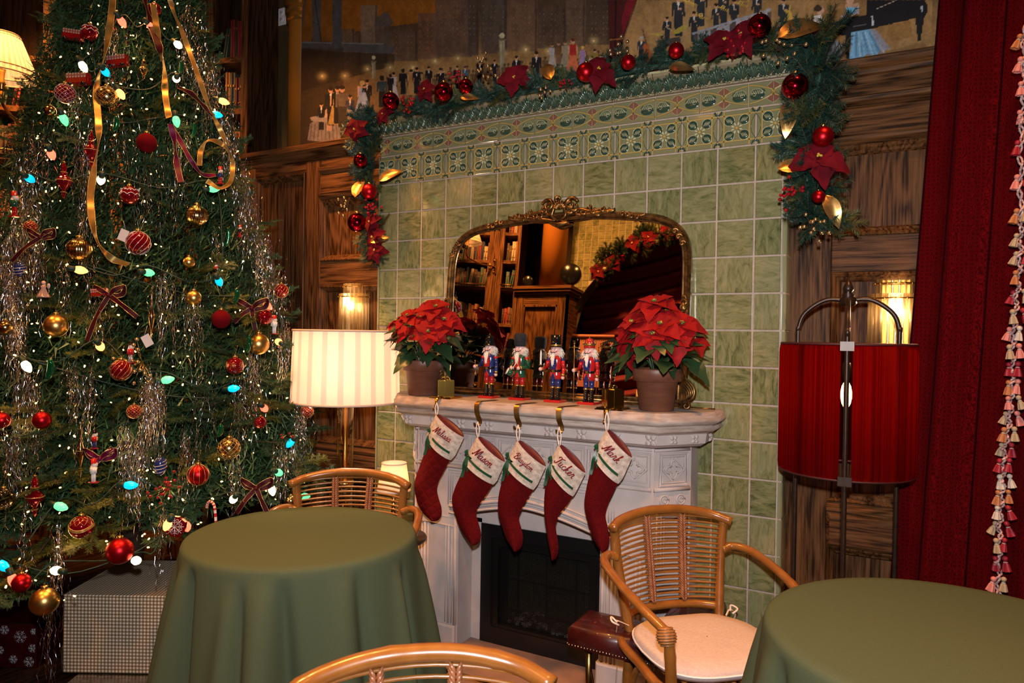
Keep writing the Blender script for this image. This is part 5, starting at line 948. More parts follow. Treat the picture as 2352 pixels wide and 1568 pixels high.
# red drum lamp
c = at(1943, 940, d=2.66); x, y = c[0], c[1]; zt = at(1943, 790, d=2.66)[2]; zb = at(1943, 1080, d=2.66)[2]; r = .237
t = thing('floor_lamp', 'bronze floor lamp with glowing red ribbed drum shade at the right', 'floor lamp', (x, y, 0)); fwd = CAM - np.array([x, y, 0]); a0 = math.atan2(fwd[1], fwd[0])
redf = fabric('red_string_shade', (.035, .0004, .001), (.8, .01, .006), .5, rib=110, alpha=.1); inner = fabric('red_inner', (.35, .03, .02), (.8, .08, .03), .4)
for s_ in (-1, 1):
    g0 = .08; A_ = np.linspace(a0 + s_ * g0, a0 + s_ * (math.pi - .012), 60); b = MB(); V = []
    Z_ = [(r * .95, zb - .004), (r * .985, zb + .003), (r, zb + .02), (r, (zb + zt) / 2), (r, zt - .02), (r * .985, zt - .003), (r * .93, zt + .003)]
    for (rr_, z) in Z_: V += [(x + rr_ * math.cos(a), y + rr_ * math.sin(a), z) for a in A_]
    m_ = len(A_); b.add(V, [(i * m_ + k, i * m_ + k + 1, (i + 1) * m_ + k + 1, (i + 1) * m_ + k) for i in range(len(Z_) - 1) for k in range(m_ - 1)], 0, True); obj('shade_panel', b, redf, t)
    for (z) in (zb, zt): obj('shade_rim', MB().tube([(x + r * .97 * math.cos(a), y + r * .97 * math.sin(a), z) for a in A_], .005, 6), pm('rim_maroon', (.04, .003, .004), .6), t)
hub = np.array((x, y, at(1943, 690, d=2.66)[2]))
for k, rr_ in enumerate((r + .004, .172, r + .004, .172)):
    a = a0 + k * math.pi / 2; px_, py_ = x + rr_ * math.cos(a), y + rr_ * math.sin(a); zh = hub[2]
    if k in (0, 2): P = smooth_path([(px_, py_, .02), (px_, py_, .8), (px_, py_, zt), (px_, py_, zt + .03), (x + rr_ * .85 * math.cos(a), y + rr_ * .85 * math.sin(a), zt + .11), (x + rr_ * .5 * math.cos(a), y + rr_ * .5 * math.sin(a), zh - .012), (x, y, zh)], 6)
    else: P = smooth_path([(px_, py_, .02), (px_, py_, .8), (px_, py_, zt), (px_, py_, zt + .05), (x + rr_ * .87 * math.cos(a), y + rr_ * .87 * math.sin(a), zt + .115), (x + rr_ * .45 * math.cos(a), y + rr_ * .45 * math.sin(a), zh + .002), (x, y, zh)], 6)
    obj('leg_rod', MB().tube(P, .0085, 10), bronze, t)
b = MB(); b.lathe([(.022, -.02), (.03, -.012), (.03, .005), (.02, .015), (.024, .02), (.012, .03), (.018, .036), (.02, .045), (.013, .062), (.004, .075), (0, .078)], hub, 20); obj('finial', b, bronze, t)
b = MB(); R_ = RZ(a0)
for z in (zb, zt - .008): b.box(r - .014, r + .018, -.022, .022, -.014, .018, R=R_, o=(x, y, z))
obj('bracket', b, bronze, t); obj('stem', MB().tube([hub, (x, y, zt - .1)], .008, 8).lathe([(.014, 0), (.018, .03), (.014, .06)], (x, y, zt - .13), 14), bronze, t)
obj('bulb', MB().ball((x, y, zt - .19), .02, 14, sz=2.6), emit('amber_bulb', (1, .42, .12), 14, samp=False), t)
obj('filament', MB().tube([(x - .004, y, zt - .15), (x, y, zt - .23), (x + .004, y, zt - .15)], .004, 6), emit('filament_glow', (1, .5, .16), 160, samp=False), t); lamp_or_fill((x, y, zt - .19), 9, (1, .45, .16), .012)
obj('base_ring', MB().tube([(x + .2 * math.cos(a), y + .2 * math.sin(a), .015) for a in np.linspace(0, 6.28, 40)[:-1]], .012, 8, closed=True), bronze, t)
# ================================================================ CURTAIN AT THE RIGHT
cur = pm('curtain_damask', (.1, .003, .008), 1, spec=.03, sheen=.25); N, L, bb = nodes(cur); v = texmap(N, L, scale=(60, 60, 60)); vo = N.new('ShaderNodeTexVoronoi'); vo.feature = 'DISTANCE_TO_EDGE'; vo.inputs['Scale'].default_value = 1.1; vo.inputs['Randomness'].default_value = .35; L.new(v, vo.inputs['Vector'])
L.new(ramp(N, L, vo.outputs['Distance'], [(.0, (.025, .0006, .001)), (.09, (.11, .002, .004)), (.2, (.035, .0008, .0015)), (.4, (.06, .001, .002))]), bb.inputs['Base Color']); bump(N, L, bb, vo.outputs['Distance'], .3, .003)
def curtain_pt(s, z):
    lean = (3.1 - z) * .055; x = 2.525 + s - lean * max(0, 1 - s * 1.2); f = .022 * math.sin(s * 38 + .6) + .012 * math.sin(s * 17 + z * .5) - .02 * (math.exp(-((s - .09) / .02) ** 2)); return (x, -.05 - s * .12 + f, z)
ss = np.linspace(-.0, 1.5, 170); zs = np.linspace(.02, 4.3, 40); n_ = len(ss)
CT = thing('curtain', 'tall dark red damask curtain hanging at the right edge', 'curtain', (2.8, -.1, 0)); b = MB(); b.add([curtain_pt(s, z) for z in zs for s in ss], [(i * n_ + j, i * n_ + j + 1, (i + 1) * n_ + j + 1, (i + 1) * n_ + j) for i in range(len(zs) - 1) for j in range(n_ - 1)], 0, True); cpn = obj('panel', b, cur, CT)
b = MB(); [b.tube([np.array(curtain_pt(s, z)) + (0, -.004, 0) for z in zs], .0035, 5) for s in (0, .075, .2)]; obj('hem', b, pm('curtain_hem', (.015, .0005, .002), 1, spec=.05), CT)
TT = thing('tassel_trim', 'hanging braid of pink, red, orange and cream tassels on the curtain edge', 'tassel trim', tuple(at(2330, 700, y=-.2)))
tp = smooth_path([(2352, 60, 0), (2352, 180, 0), (2345, 330, 0), (2344, 500, 0), (2342, 600, 0), (2333, 700, 0), (2325, 790, 0), (2324, 880, 0), (2318, 960, 0), (2306, 1040, 0), (2302, 1120, 0), (2296, 1200, 0), (2293, 1290, 0), (2290, 1400, 0), (2290, 1460, 0)], 20)
cord_m = noisy('tassel_cord', (.2, .02, .03), (.75, .55, .5), .7, scale=160); TC = [pm('tassel_' + n_, c_, .6, sheen=.4) for n_, c_ in (('red', (.3, .008, .02)), ('pink', (.6, .2, .17)), ('orange', (.42, .15, .05)), ('cream', (.4, .3, .18)), ('ivory', (.6, .5, .4)))]
P3_ = [at(p[0] + 4 * math.sin(i * .7), p[1], y=-.2 - .01 * math.sin(i)) for i, p in enumerate(tp)]
for k_ in range(2): obj('cord', MB().tube([p + np.array((.006 * math.sin(i * 1.1 + k_ * 3), .006 * math.cos(i * 1.1 + k_ * 3), 0)) for i, p in enumerate(P3_)], .004, 5), cord_m, TT)
def tassel(ci):
    b = MB(); b.ball((0, 0, -.01), .0095, 10, 0); b.ball((0, 0, -.021), .0055, 8, 0); b.lathe([(.005, -.022), (.009, -.03), (.0135, -.052), (.0125, -.053), (.001, -.045)], (0, 0, 0), 14, 0, ribs=7, ra=.12, sm=False); b.tube([(.006 * math.cos(a), .006 * math.sin(a), -.022) for a in np.linspace(0, 6.28, 11)[:-1]], .0015, 4, 1, closed=True); return mesh(b, [TC[ci], TC[4]], 'tassel')
tms = [tassel(i) for i in range(5)]
for k_ in range(3, len(P3_) - 1, 9):
    for sx_, dz_ in ((-.013, .0), (.013, .004)):
        p = P3_[k_] + np.array((sx_, -.009, dz_)); inst('tassel', tms[random.choice((0, 0, 1, 2, 3, 3, 4))], TT, tuple(p), R=RY(random.uniform(-.25, .25) - sx_ * 8) @ RZ(random.random() * 6), sc=random.uniform(.85, 1.0))
# ================================================================ RATTAN CHAIRS
rat = noisy('rattan_pole', (.19, .066, .01), (.27, .105, .02), .28, scale=18, st=(1, 1, 1), coat=.4, rnd=4); ratd = noisy('rattan_wrap', (.2, .075, .02), (.36, .16, .05), .35, scale=70, coat=.3); ratn = noisy('rattan_braid', (.2, .07, .03), (.33, .13, .06), .25, scale=50, coat=.5)
cream = noisy('cushion_canvas', (.46, .37, .34), (.55, .46, .43), .9, scale=120, bmp=.1)
def pole(b, P, r=.0155, n=6, mi=0):
    P = smooth_path(P, n); rs = [r * (1 + (.09 if (i % 9 == 4) else 0)) for i in range(len(P))]; b.tube(P, rs, 12, mi)
def chair(label, cl, org, rz, sc=1.0):
    t = thing('rattan_armchair', label, 'chair', (*org, 0), rz, 'rattan armchairs'); R_ = RZ(rz); O = np.array([*org, 0.])
    def P(name, b, m_, par=t, **k):
        b.V = [(x * sc, y * sc, (z if z < .45 else .45 + (z - .45) * .92) * sc) for x, y, z in b.V]; b.xform(R_, O); return obj(name, b, m_, par, **k)
    b = MB(); pole(b, [(-.25, .235, .832), (-.185, .285, .855), (-.07, .315, .874), (.07, .315, .874), (.185, .285, .855), (.25, .235, .832)], .0185); P('top_rail', b, rat)
    for s in (-1, 1):
        b = MB(); pole(b, [(s * .232, .262, .842), (s * .218, .258, .7), (s * .195, .225, .5), (s * .185, .205, .42)], .0175); P('back_post', b, rat)
        b = MB(); pole(b, [(s * .185, .205, .42), (s * .2, .2, .2), (s * .22, .215, .0)], .0175); P('leg', b, rat)
        b = MB(); pole(b, [(s * .265, -.235, .615), (s * .258, -.24, .5), (s * .245, -.235, .25), (s * .245, -.24, 0)], .0175); P('leg', b, rat)
        b = MB(); pole(b, [(s * .22, .25, .71), (s * .262, .245, .725), (s * .302, .18, .72), (s * .31, .04, .695), (s * .295, -.11, .66), (s * .265, -.225, .62)], .0165); P('arm', b, rat)
        b = MB(); C_ = np.array((s * .267, -.225, .608)); Bz = basis((0, .35, 1)); b.ball(C_, .029, 14, sz=1.15)
        for k in range(7): zz = -.026 + k * .0085; rr_ = .0295 * math.sqrt(max(.1, 1 - (zz / .036) ** 2)); b.tube([C_ + Bz @ np.array((rr_ * math.cos(a), rr_ * math.sin(a), zz)) for a in np.linspace(0, 6.28, 17)[:-1]], .0035, 5, closed=True)
        P('joint_wrap', b, ratd)
        b = MB(); pole(b, [(s * .245, -.22, .1), (s * .21, -.19, .3), (s * .1, -.2, .385), (0, -.21, .4)], .0125); P('brace', b, rat)
        b = MB(); pole(b, [(s * .245, -.2, .1), (s * .235, -.1, .32), (s * .22, .0, .385), (s * .215, .1, .32), (s * .215, .18, .1)], .0125); P('brace', b, rat)
    b = MB(); pole(b, [(-.193, .225, .485), (-.09, .265, .49), (.09, .265, .49), (.193, .225, .485)], .0175); P('lower_rail', b, rat)
    N_ = 17
    for k in range(N_):
        f = (k + .6) / N_; z = .505 + f * .335; xo = .193 + .036 * f; yo = .225 + .037 * f; bow_ = .045 + .012 * f; b = MB(); j = random.uniform(-.002, .002)
        b.tube([(x * xo, yo + bow_ * (1 - x * x) - .0, z + (.018 * f) * (1 - x * x) + j) for x in np.linspace(-1, 1, 13)], .0047, 6); P('spindle', b, rat)
    for s in (-1, 1):
        b = MB()
        for k in range(N_ * 2 - 1):
            f = (k / 2 + .6) / N_; z = .505 + f * .335 + .018 * f * .9; xo = .193 + .036 * f; yo = .225 + .037 * f; yb = yo + (.045 + .012 * f) * (1 - (.33) ** 2); x = s * .33 * xo
            for q in (-1, 1): b.tube([(x + q * .013, yb - .004, z + .012), (x + q * .006, yb - .012, z), (x, yb - .011, z - .012)], [.002, .0045, .002], 6)
            for q in (-1, 1): b.tube([(x + q * .013, yb + .004, z + .012), (x + q * .006, yb + .012, z), (x, yb + .011, z - .012)], [.002, .0045, .002], 6)
        b.ball((x, yb, z + .02), .009, 8); P('woven_braid', b, ratn)
    b = MB(); ring = [(-.235, -.22, .41), (0, -.255, .41), (.235, -.22, .41), (.245, 0, .41), (.215, .2, .41), (0, .215, .41), (-.215, .2, .41), (-.245, 0, .41)]; b.tube(smooth_path(ring, 5, True), .017, 10, closed=True); P('seat_frame', b, rat)
    b = MB(); [b.tube([(x, -.24, .415), (x, .2, .415)], .006, 6) for x in np.linspace(-.2, .2, 14)]; P('seat_cane', b, rat, kind='stuff')
    ct = thing('seat_cushion', cl, 'cushion', (*org, .43), rz, 'cream chair cushions')
    b = MB(); n = 44; V = []
    def sup(a, s_): c_, q_ = math.cos(a), math.sin(a); e = .62; x = .24 * math.copysign(abs(c_) ** e, c_) * s_; y = .225 * math.copysign(abs(q_) ** e, q_) * s_ - .015; return x * (1 - .1 * (y > 0) * y / .22), y
    rings = [(.0, .432), (.93, .43), (1, .447), (1.005, .455), (1, .463), (.93, .477), (.7, .483), (.35, .486), (0, .486)]
    for (s_, z) in rings:
        for k in range(n): x, y = sup(2 * math.pi * k / n, max(s_, .01)); V.append((x, y, z + .002 * math.sin(x * 40) * math.sin(y * 30)))
    b.add(V, [(i * n + k, i * n + (k + 1) % n, (i + 1) * n + (k + 1) % n, (i + 1) * n + k) for i in range(len(rings) - 1) for k in range(n)], 0, True); P('cover', b, cream, ct)
    b = MB(); b.tube([(*sup(2 * math.pi * k / n, 1.012), .456) for k in range(n)], .0035, 6, closed=True); P('piping', b, pm('piping_white', (.75, .72, .72), .8), ct)
    for s in (-1, 1):
        b = MB(); b.strip(smooth_path([(s * .2, .185, .46), (s * .235, .215, .47), (s * .245, .19, .46), (s * .24, .21, .4), (s * .238, .2, .3), (s * .243, .205, .22)], 4), [(.0015, .006, 0)] * 21); b.tube(smooth_path([(s * .235, .21, .465), (s * .25, .23, .48), (s * .26, .2, .475), (s * .235, .195, .46)], 4), .004, 6); P('tie', b, loopm, ct)
    return t
chair('honey rattan armchair with cream cushion beside the right green table', 'cream canvas seat cushion in full view on the right rattan armchair', (1.825, -.60), math.radians(44))
chair('honey rattan armchair pushed in behind the left green table, before the white lamp', 'cream seat cushion under the left green table on the far armchair', (.27 - .27 * -.479, -.66 - .27 * .878), math.radians(28.6), 1.045)
chair('honey rattan armchair nearest the camera at the bottom edge, only its top rail in view', 'cream seat cushion on the nearest armchair below the bottom edge', (1.60 + .27 * .64, -1.975 - .27 * .768), math.radians(39.5), 1.038)
# ================================================================ TABLES
clothm = noisy('green_tablecloth', (.058, .082, .047), (.07, .096, .056), .95, spec=.15, scale=300, bmp=.08, bd=.001); tabm = pm('table_board', (.1, .06, .03), .6)
def table(lab, clab, c, R, seed, nf):
    t = thing('round_table', lab, 'table', (*c, 0), 0, 'round tables')
    obj('tabletop', MB().lathe([(0, .705), (R - .015, .705), (R - .008, .715), (R - .008, .735), (R - .015, .742), (0, .742)], (*c, 0), 48), tabm, t); obj('pedestal', MB().lathe([(.2, 0), (.2, .015), (.035, .05), (.03, .7)], (*c, 0), 24), blackm, t)
    rr = random.Random(seed); ph = sorted([2 * math.pi * (k + rr.uniform(-.3, .3)) / nf for k in range(nf)]); am = [rr.uniform(.5, 1.1) for _ in ph]; sg = [rr.uniform(.07, .13) for _ in ph]; st = [rr.uniform(.0, .25) for _ in ph]
    n = 360; Z_ = [.7445, .7445, .7435, .738, .727, .71, .68, .64, .58, .5, .42, .33, .24, .15, .06, .006]; Rr = [0.001, R - .04, R - .012, R - .002, R + .003, R + .006]; V = []
    for i, z in enumerate(Z_):
        for k in range(n):
            a = 2 * math.pi * k / n
            if i < 6: r = Rr[i]
            else:
                q = (.71 - z) / .7; r = R + .006 + q * .10
                for p_, m_, s_, t0 in zip(ph, am, sg, st):
                    d = (a - p_ + math.pi) % (2 * math.pi) - math.pi; g0 = max(0, q - t0 * .25) ** .5; w_ = s_ * (.75 + .6 * q); r += g0 * m_ * (.075 * math.exp(-(d / w_) ** 2) - .085 * math.exp(-((d - 1.5 * w_) / (w_ * .55)) ** 2))
            V.append((c[0] + r * math.cos(a), c[1] + r * math.sin(a), z))
    b = MB().add(V, [(i * n + k, i * n + (k + 1) % n, (i + 1) * n + (k + 1) % n, (i + 1) * n + k) for i in range(len(Z_) - 1) for k in range(n)], 0, True)
    obj('tablecloth', b, clothm, None, clab, 'tablecloth', 'green tablecloths')
table('round table hidden under the green cloth in front of the tree', 'floor length green cloth on the round table in front of the christmas tree', (.415, -1.085), .425, 5, 13)
table('round table hidden under the green cloth at the bottom right corner', 'floor length green cloth on the round table at the bottom right corner', (2.56, -.92), .485, 9, 14)
# ================================================================ LEATHER CLUB FENDER
leath = noisy('oxblood_leather', (.03, .002, .002), (.06, .006, .005), .4, scale=25, bmp=.2, bd=.003, coat=.3); CF = thing('club_fender', 'club fender with tufted oxblood leather seats on brass posts around the hearth', 'fender', (.95, -.65, 0))
def cushion_block(poly, z0, z1):
    P = np.array(poly, float); c = P.mean(0); b = MB(); n = len(P); rings = [(1, z0), (1.02, z0 + .02), (1.02, z1 - .03), (.97, z1 - .008), (.85, z1), (.4, z1 + .003)]
    V = [(*(c + (p - c) * s_), z) for s_, z in rings for p in P]; b.add(V, [(i * n + k, i * n + (k + 1) % n, (i + 1) * n + (k + 1) % n, (i + 1) * n + k) for i in range(len(rings) - 1) for k in range(n)] + [tuple(range((len(rings) - 1) * n, len(rings) * n))], 0, True); return b
for s_, sx in ((1, 0), (-1, 1.87)):
    X = lambda x: sx + s_ * x if s_ < 0 else x
    for nm, (xa, xb, ya, yb) in (('front_seat', (1.33, 1.6, -.645, -.46)), ('side_seat', (1.61, 1.79, -.645, -.08))):
        pl = [(X(xa), ya), (X(xb), ya), (X(xb), yb), (X(xa), yb)]; pl = pl if s_ > 0 else pl[::-1]; st_ = obj('seat', cushion_block(pl, .345, .43), leath, CF)
        b = MB(); [b.ball((X(xa) + (X(xb) - X(xa)) * f, ya - .004, .357), .0035, 6) for f in np.linspace(.02, .98, 22)]; [b.ball((X(xa) - s_ * .004, ya + (yb - ya) * f, .357), .0035, 6) for f in np.linspace(.02, .98, 16)]; obj('nailheads', b, pm('nickel', (.7, .68, .65), .2, 1), st_, kind='stuff')
        b = MB(); [b.ball((X(xa) + (X(xb) - X(xa)) * fx, ya + (yb - ya) * fy, .432), .009, 8, sz=.35) for fx in (.3, .72) for fy in (.35, .7)]; obj('button', b, leath, st_)
    for (x, y) in ((1.38, -.56), (1.55, -.56), (1.7, -.56), (1.7, -.2)): obj('post', MB().tube([(X(x), y, .02), (X(x), y, .345)], .013, 10), brassDk, CF)
    obj('bracket', MB().tube(smooth_path([(X(1.38), -.56, .06), (X(1.4), -.56, .16), (X(1.38), -.56, .26), (X(1.35), -.56, .335)], 5), .006, 6), brassDk, CF)
b = MB(); b.box(.05, 1.82, -.68, -.625, .0, .02).box(.05, .1, -.68, -.05, 0, .02).box(1.775, 1.82, -.68, -.05, 0, .02); obj('base_rail', b, brassDk, CF)
b = MB(); b.tube([(.2, -.6, .1), (1.7, -.6, .1)], .008, 8); obj('rail', b, brassDk, CF)
# ================================================================ POINSETTIAS
redb = noisy('poinsettia_red', (.16, .001, .002), (.3, .003, .005), .7, spec=.2, scale=20, rnd=3); grl = noisy('poinsettia_leaf', (.012, .035, .012), (.03, .065, .025), .35, scale=16); pot_m = noisy('copper_pot', (.11, .038, .02), (.16, .06, .035), .45, scale=12, st=(1, 1, 4), spec=.4)
def leaf(L_, W_, curl=.25, fold=.18, mi=0, lobes=0):
    b = MB(); n, m = 9, 5; V = []
    for i in range(n):
        t = i / (n - 1); w_ = W_ * (math.sin(math.pi * t ** .8) ** .85) * (1 + lobes * math.sin(t * 14) * .2)
        for j in range(m): s_ = (j / (m - 1) - .5) * 2; V.append((t * L_, s_ * w_ / 2, -curl * L_ * t * t + abs(s_) * fold * w_ + .012 * L_ * math.sin(t * 9 + s_ * 3)))
    return b.add(V, [(i * m + j, (i + 1) * m + j, (i + 1) * m + j + 1, i * m + j + 1) for i in range(n - 1) for j in range(m - 1)], mi, True)
def flower_mesh(sz, mats, seed, nb=(5, 5)):
    rr = random.Random(seed); b = MB()
    for ring, n in enumerate(nb):
        for k in range(n):
            a = 2 * math.pi * (k + .5 * ring) / n + rr.uniform(-.2, .2); up = (.05, .4)[ring] + rr.uniform(-.15, .15); l = leaf(sz * (1, .72)[ring] * rr.uniform(.85, 1.1), sz * (.74, .56)[ring], .3 + rr.uniform(-.1, .25), .15, 0, 1)
            b.join(l, RZ(a) @ RY(-up))
    for k in range(9): a = rr.uniform(0, 6.28); r_ = rr.uniform(0, .09) * sz; b.ball((r_ * math.cos(a), r_ * math.sin(a), .05 * sz + .01), .0045, 6, 1 + (k % 3 == 0))
    return mesh(b, mats, 'flower')
yc = pm('stamen_yellow', (.4, .3, .03), .5); gc = pm('stamen_green', (.06, .12, .02), .5); fms = [flower_mesh(.1, [redb, gc, yc], s_) for s_ in range(3)]
lms = [mesh(leaf(.11, .06, .35, .12, 0, 1), [grl], 'leaf'), mesh(leaf(.09, .05, .6, .1, 0, 1), [grl], 'leaf')]
def poinsettia(lab, c, dome, seed, flw):
    flw = [(u, v - (22 if v > 765 else 8), dp, sc * .95) for u, v, dp, sc in flw]
    rr = random.Random(seed); x, y = c; t = thing('poinsettia', lab, 'potted plant', (x, y, ztop), 0, 'potted poinsettias')
    obj('pot', MB().lathe([(.066, 0), (.07, .004), (.084, .118), (.088, .12), (.098, .122), (.101, .168), (.099, .172), (.09, .172), (.088, .15), (0, .148)], (x, y, ztop), 36), pot_m, t); obj('foil', MB().lathe([(.086, .148), (.07, .158), (.04, .15), (.0, .155)], (x, y, ztop), 14, ribs=5, ra=.08), pm('foil_silver', (.5, .5, .5), .3, 1), t)
    C0 = np.array((x, y, ztop + .15)); 
    for (u, v, dp, sc) in flw:
        p = at(u, v, y=y - dp); d = nrm(p - (C0 + np.array((0, .03, .06)))); d = nrm(d + np.array((0, -.35, .35))); inst('flower', rr.choice(fms), t, tuple(p), R=basis(d) @ RZ(rr.random() * 6), sc=sc)
        obj('stem', MB().tube(smooth_path([C0 + (p - C0) * [.1, .1, 0], C0 + (p - C0) * [.4, .4, .6], p - d * .01], 5), .003, 6), grl, t)
    for k in range(58):
        a = rr.uniform(0, 6.28); e = rr.uniform(-.45, .8); r_ = rr.uniform(.03, dome); h = rr.uniform(.02, .15); p = C0 + np.array((r_ * math.cos(a), r_ * math.sin(a) * .8, h + .02)); d = nrm((math.cos(a), math.sin(a), e)); R_ = basis(np.cross(d, np.cross((0, 0, 1), d)) + .01, d); inst('leaf', rr.choice(lms), t, tuple(p), R=R_ @ RX(rr.uniform(-.5, .5)), sc=rr.uniform(1.0, 1.45))
poinsettia('poinsettia in a copper pot at the left end of the mantel', (.352, -.235), .1, 4, [(938, 735, .08, .95), (1000, 715, .05, 1.05), (945, 775, .12, 1.0), (985, 785, .12, 1.0), (915, 745, .03, .9), (1020, 745, .06, 1.1), (965, 740, .02, .9), (912, 790, .06, .7), (1010, 775, .06, .85)])
poinsettia('larger poinsettia in a copper pot at the right end of the mantel', (1.525, -.225), .12, 8, [(1505, 705, .03, 1.15), (1515, 755, .1, 1.1), (1455, 750, .06, 1.1), (1565, 755, .05, 1.15), (1500, 790, .12, 1.0), (1440, 790, .04, 1.0), (1550, 800, .1, 1.05), (1448, 825, .07, .85), (1590, 800, .02, .9), (1530, 725, .0, 1.0)])
# ================================================================ GARLAND
ndl = noisy('garland_needle', (.006, .028, .02), (.02, .065, .045), .45, scale=30, rnd=5); ndl2 = noisy('garland_needle_olive', (.03, .05, .012), (.07, .09, .03), .5, scale=30, rnd=5); twig = pm('twig_brown', (.05, .028, .012), .8)
def needles(b, P0, P1, n, l, rr, mi=0, flat=.0, w_=.0011):
    P0, P1 = np.array(P0), np.array(P1); d = nrm(P1 - P0); u = nrm(np.cross(d, (.13, .2, 1))); v = np.cross(d, u); V = []; F = []
    for k in range(n):
        t = (k + rr.random()) / n; a = rr.uniform(0, 6.28); o_ = u * math.cos(a) + v * math.sin(a) * (1 - flat); q = P0 + (P1 - P0) * t; tip = q + nrm(o_ + d * .75) * l * rr.uniform(.75, 1.1); s_ = np.cross(nrm(tip - q), v) * w_ * 1.0; i = len(V); V += [q - s_, q + s_, tip]; F.append((i, i + 1, i + 2))
    b.add(V, F, mi)
def sprig(seed, long=False):
    rr = random.Random(seed); b = MB(); b.tube([(0, 0, 0), (.09, 0, .0), (.16, 0, .005)], [.003, .002, .001], 4, 2); mi = seed % 2
    if long:
        for k in range(60): a = rr.uniform(0, 6.28); e = rr.uniform(.1, 1.1); d = np.array((math.cos(e), math.sin(e) * math.cos(a), math.sin(e) * math.sin(a))); q = np.array((.04, 0, 0)); tip = q + d * rr.uniform(.09, .13); s_ = nrm(np.cross(d, (0, 0, 1))) * .0009; b.add([q - s_, q + s_, tip], [(0, 1, 2)], mi)
        return mesh(b, [ndl, ndl2, twig], 'sprig')
    needles(b, (0, 0, 0), (.16, 0, .005), 190, .03, rr, mi, .2, .0016)
    for s_ in (-1, 1):
        for k in range(2): x = .03 + k * .05; e = (x + .06, s_ * .05, rr.uniform(-.01, .02)); b.tube([(x, 0, 0), e], .0015, 4, 2); needles(b, (x, 0, 0), e, 100, .026, rr, mi, .2, .0016)
    return mesh(b, [ndl, ndl2, twig], 'sprig')
spm = [sprig(i) for i in range(4)] + [sprig(10, True)]
GA = thing('garland', 'green fir christmas garland draped over the tiled chimney cornice', 'garland', (.95, -.08, 2.7))
gl = [(864, 585, -.06), (858, 520, -.07), (852, 450, -.07), (850, 380, -.07), (842, 320, -.08), (846, 283, -.1), (880, 264, -.1), (960, 247, -.09), (1060, 228, -.09), (1160, 210, -.09), (1260, 193, -.09), (1360, 174, -.09), (1460, 152, -.09), (1560, 132, -.09), (1660, 112, -.09), (1760, 92, -.09), (1840, 88, -.1), (1880, 110, -.1), (1882, 190, -.1), (1868, 270, -.09), (1868, 350, -.09), (1872, 430, -.08), (1872, 500, -.08), (1878, 520, -.07)]
gp_ = smooth_path([at(u, v, y=y) for u, v, y in [(u, v + (10 if 900 < u < 1850 else 0), y) for u, v, y in gl]], 8); obj('core_cord', MB().tube(gp_, .012, 6), ndl, GA)
rr = random.Random(5); NS = 290
for k in range(NS):
    f = (k + rr.random()) / NS * (len(gp_) - 2); i = int(f); p = gp_[i] * (1 - f + i) + gp_[i + 1] * (f - i); tdir = nrm(gp_[i + 1] - gp_[i]); a = rr.uniform(0, 6.28); side = nrm(np.cross(tdir, (0, 1, .01))); d = tdir * rr.choice((-1, 1)) * rr.uniform(.2, 1.1) + side * math.cos(a) + np.array((0, -1, 0)) * abs(math.sin(a)) * 1.0
    if abs(tdir[0]) > .8 and d[2] < 0: d[2] *= .25
    d = nrm(d); inst('sprig', spm[rr.choice((0, 0, 1, 2, 2, 3, 4))], GA, tuple(p - tdir * .02), R=basis(np.cross(d, (.3, .5, .7)), d) , sc=rr.uniform(.7, 1.05) * (.72 if abs(tdir[0]) > .7 else (1.08 if p[0] > 1.7 else .85)))
b = MB()
for k in range(150): i = rr.randrange(len(gp_) - 1); o_ = np.array((rr.gauss(0, .022), rr.gauss(0, .015) - .01, rr.gauss(0, .022))); needles(b, gp_[i] + o_, gp_[min(i + 2, len(gp_) - 1)] + o_, 90, .035, rr, 0, 0, .0016)
obj('needle_rope', b, ndl, GA, kind='stuff')
rball = pm('bauble_red', (.45, .004, .02), .12, 1); rmatt = pm('bauble_red_satin', (.42, .006, .012), .35, .9); gball = pm('bauble_gold', (.65, .4, .12), .32, 1); goldleaf = noisy('gold_leaf', (.35, .18, .05), (.7, .45, .16), .32, .9, scale=18); capm = pm('cap_gold', (.6, .42, .15), .3, 1)
rvel = noisy('velvet_petal', (.06, .0008, .004), (.13, .0015, .008), .85, spec=.15, scale=20, rnd=4); berr = pm('berry_red', (.28, .003, .01), .12, coat=.8); berg = pm('berry_gold', (.6, .42, .22), .25, .9)
GY = -.205
def gthing(nm, lab, cat, u, v, y=GY, group=None): p = at(u, v, y=y); return thing(nm, lab, cat, tuple(p), 0, group), p
for (u, v, r_, m_, lab) in ((897, 232, 20, rball, 'shiny red bauble on the garland above the left end of the cornice'), (1019, 211, 22, rball, 'shiny red bauble on the garland, larger of the pair left of the painted lamp post'), (1070, 198, 17, rball, 'shiny red bauble on the garland, smaller of the pair under the dancers'), (1346, 166, 22, rmatt, 'dark red bauble half behind a velvet flower on the garland'), (1443, 143, 17, rmatt, 'red bauble on the garland below the painted double bass'), (1553, 116, 18, rmatt, 'red bauble on the garland below the painted drummer'), (1744, 60, 27, rball, 'large shiny red bauble highest on the garland'), (1826, 198, 30, rball, 'largest shiny red bauble at the right corner of the cornice'), (1890, 314, 24, rmatt, 'red bauble on the right garland drop above the velvet flower'), (828, 369, 16, rball, 'small red bauble on the left garland drop'), (848, 440, 18, rmatt, 'dark red bauble beside the gold leaf on the left garland drop'), (820, 511, 22, rball, 'shiny red bauble low on the left garland drop'), (1880, 452, 15, rmatt, 'small patterned red bauble low on the right garland drop')):
    d_ = (at(u, v, y=GY) - CAM) @ RM[2]; t, p = gthing('bauble', lab, 'bauble', u, v, group='garland baubles'); R_ = r_ * d_ / FOC; obj('ball', MB().ball(p, R_, 28), m_, t); obj('cap', MB().lathe([(R_ * .22, R_ * .94), (R_ * .22, R_ * 1.12), (R_ * .1, R_ * 1.16)], p, 12), capm, t)
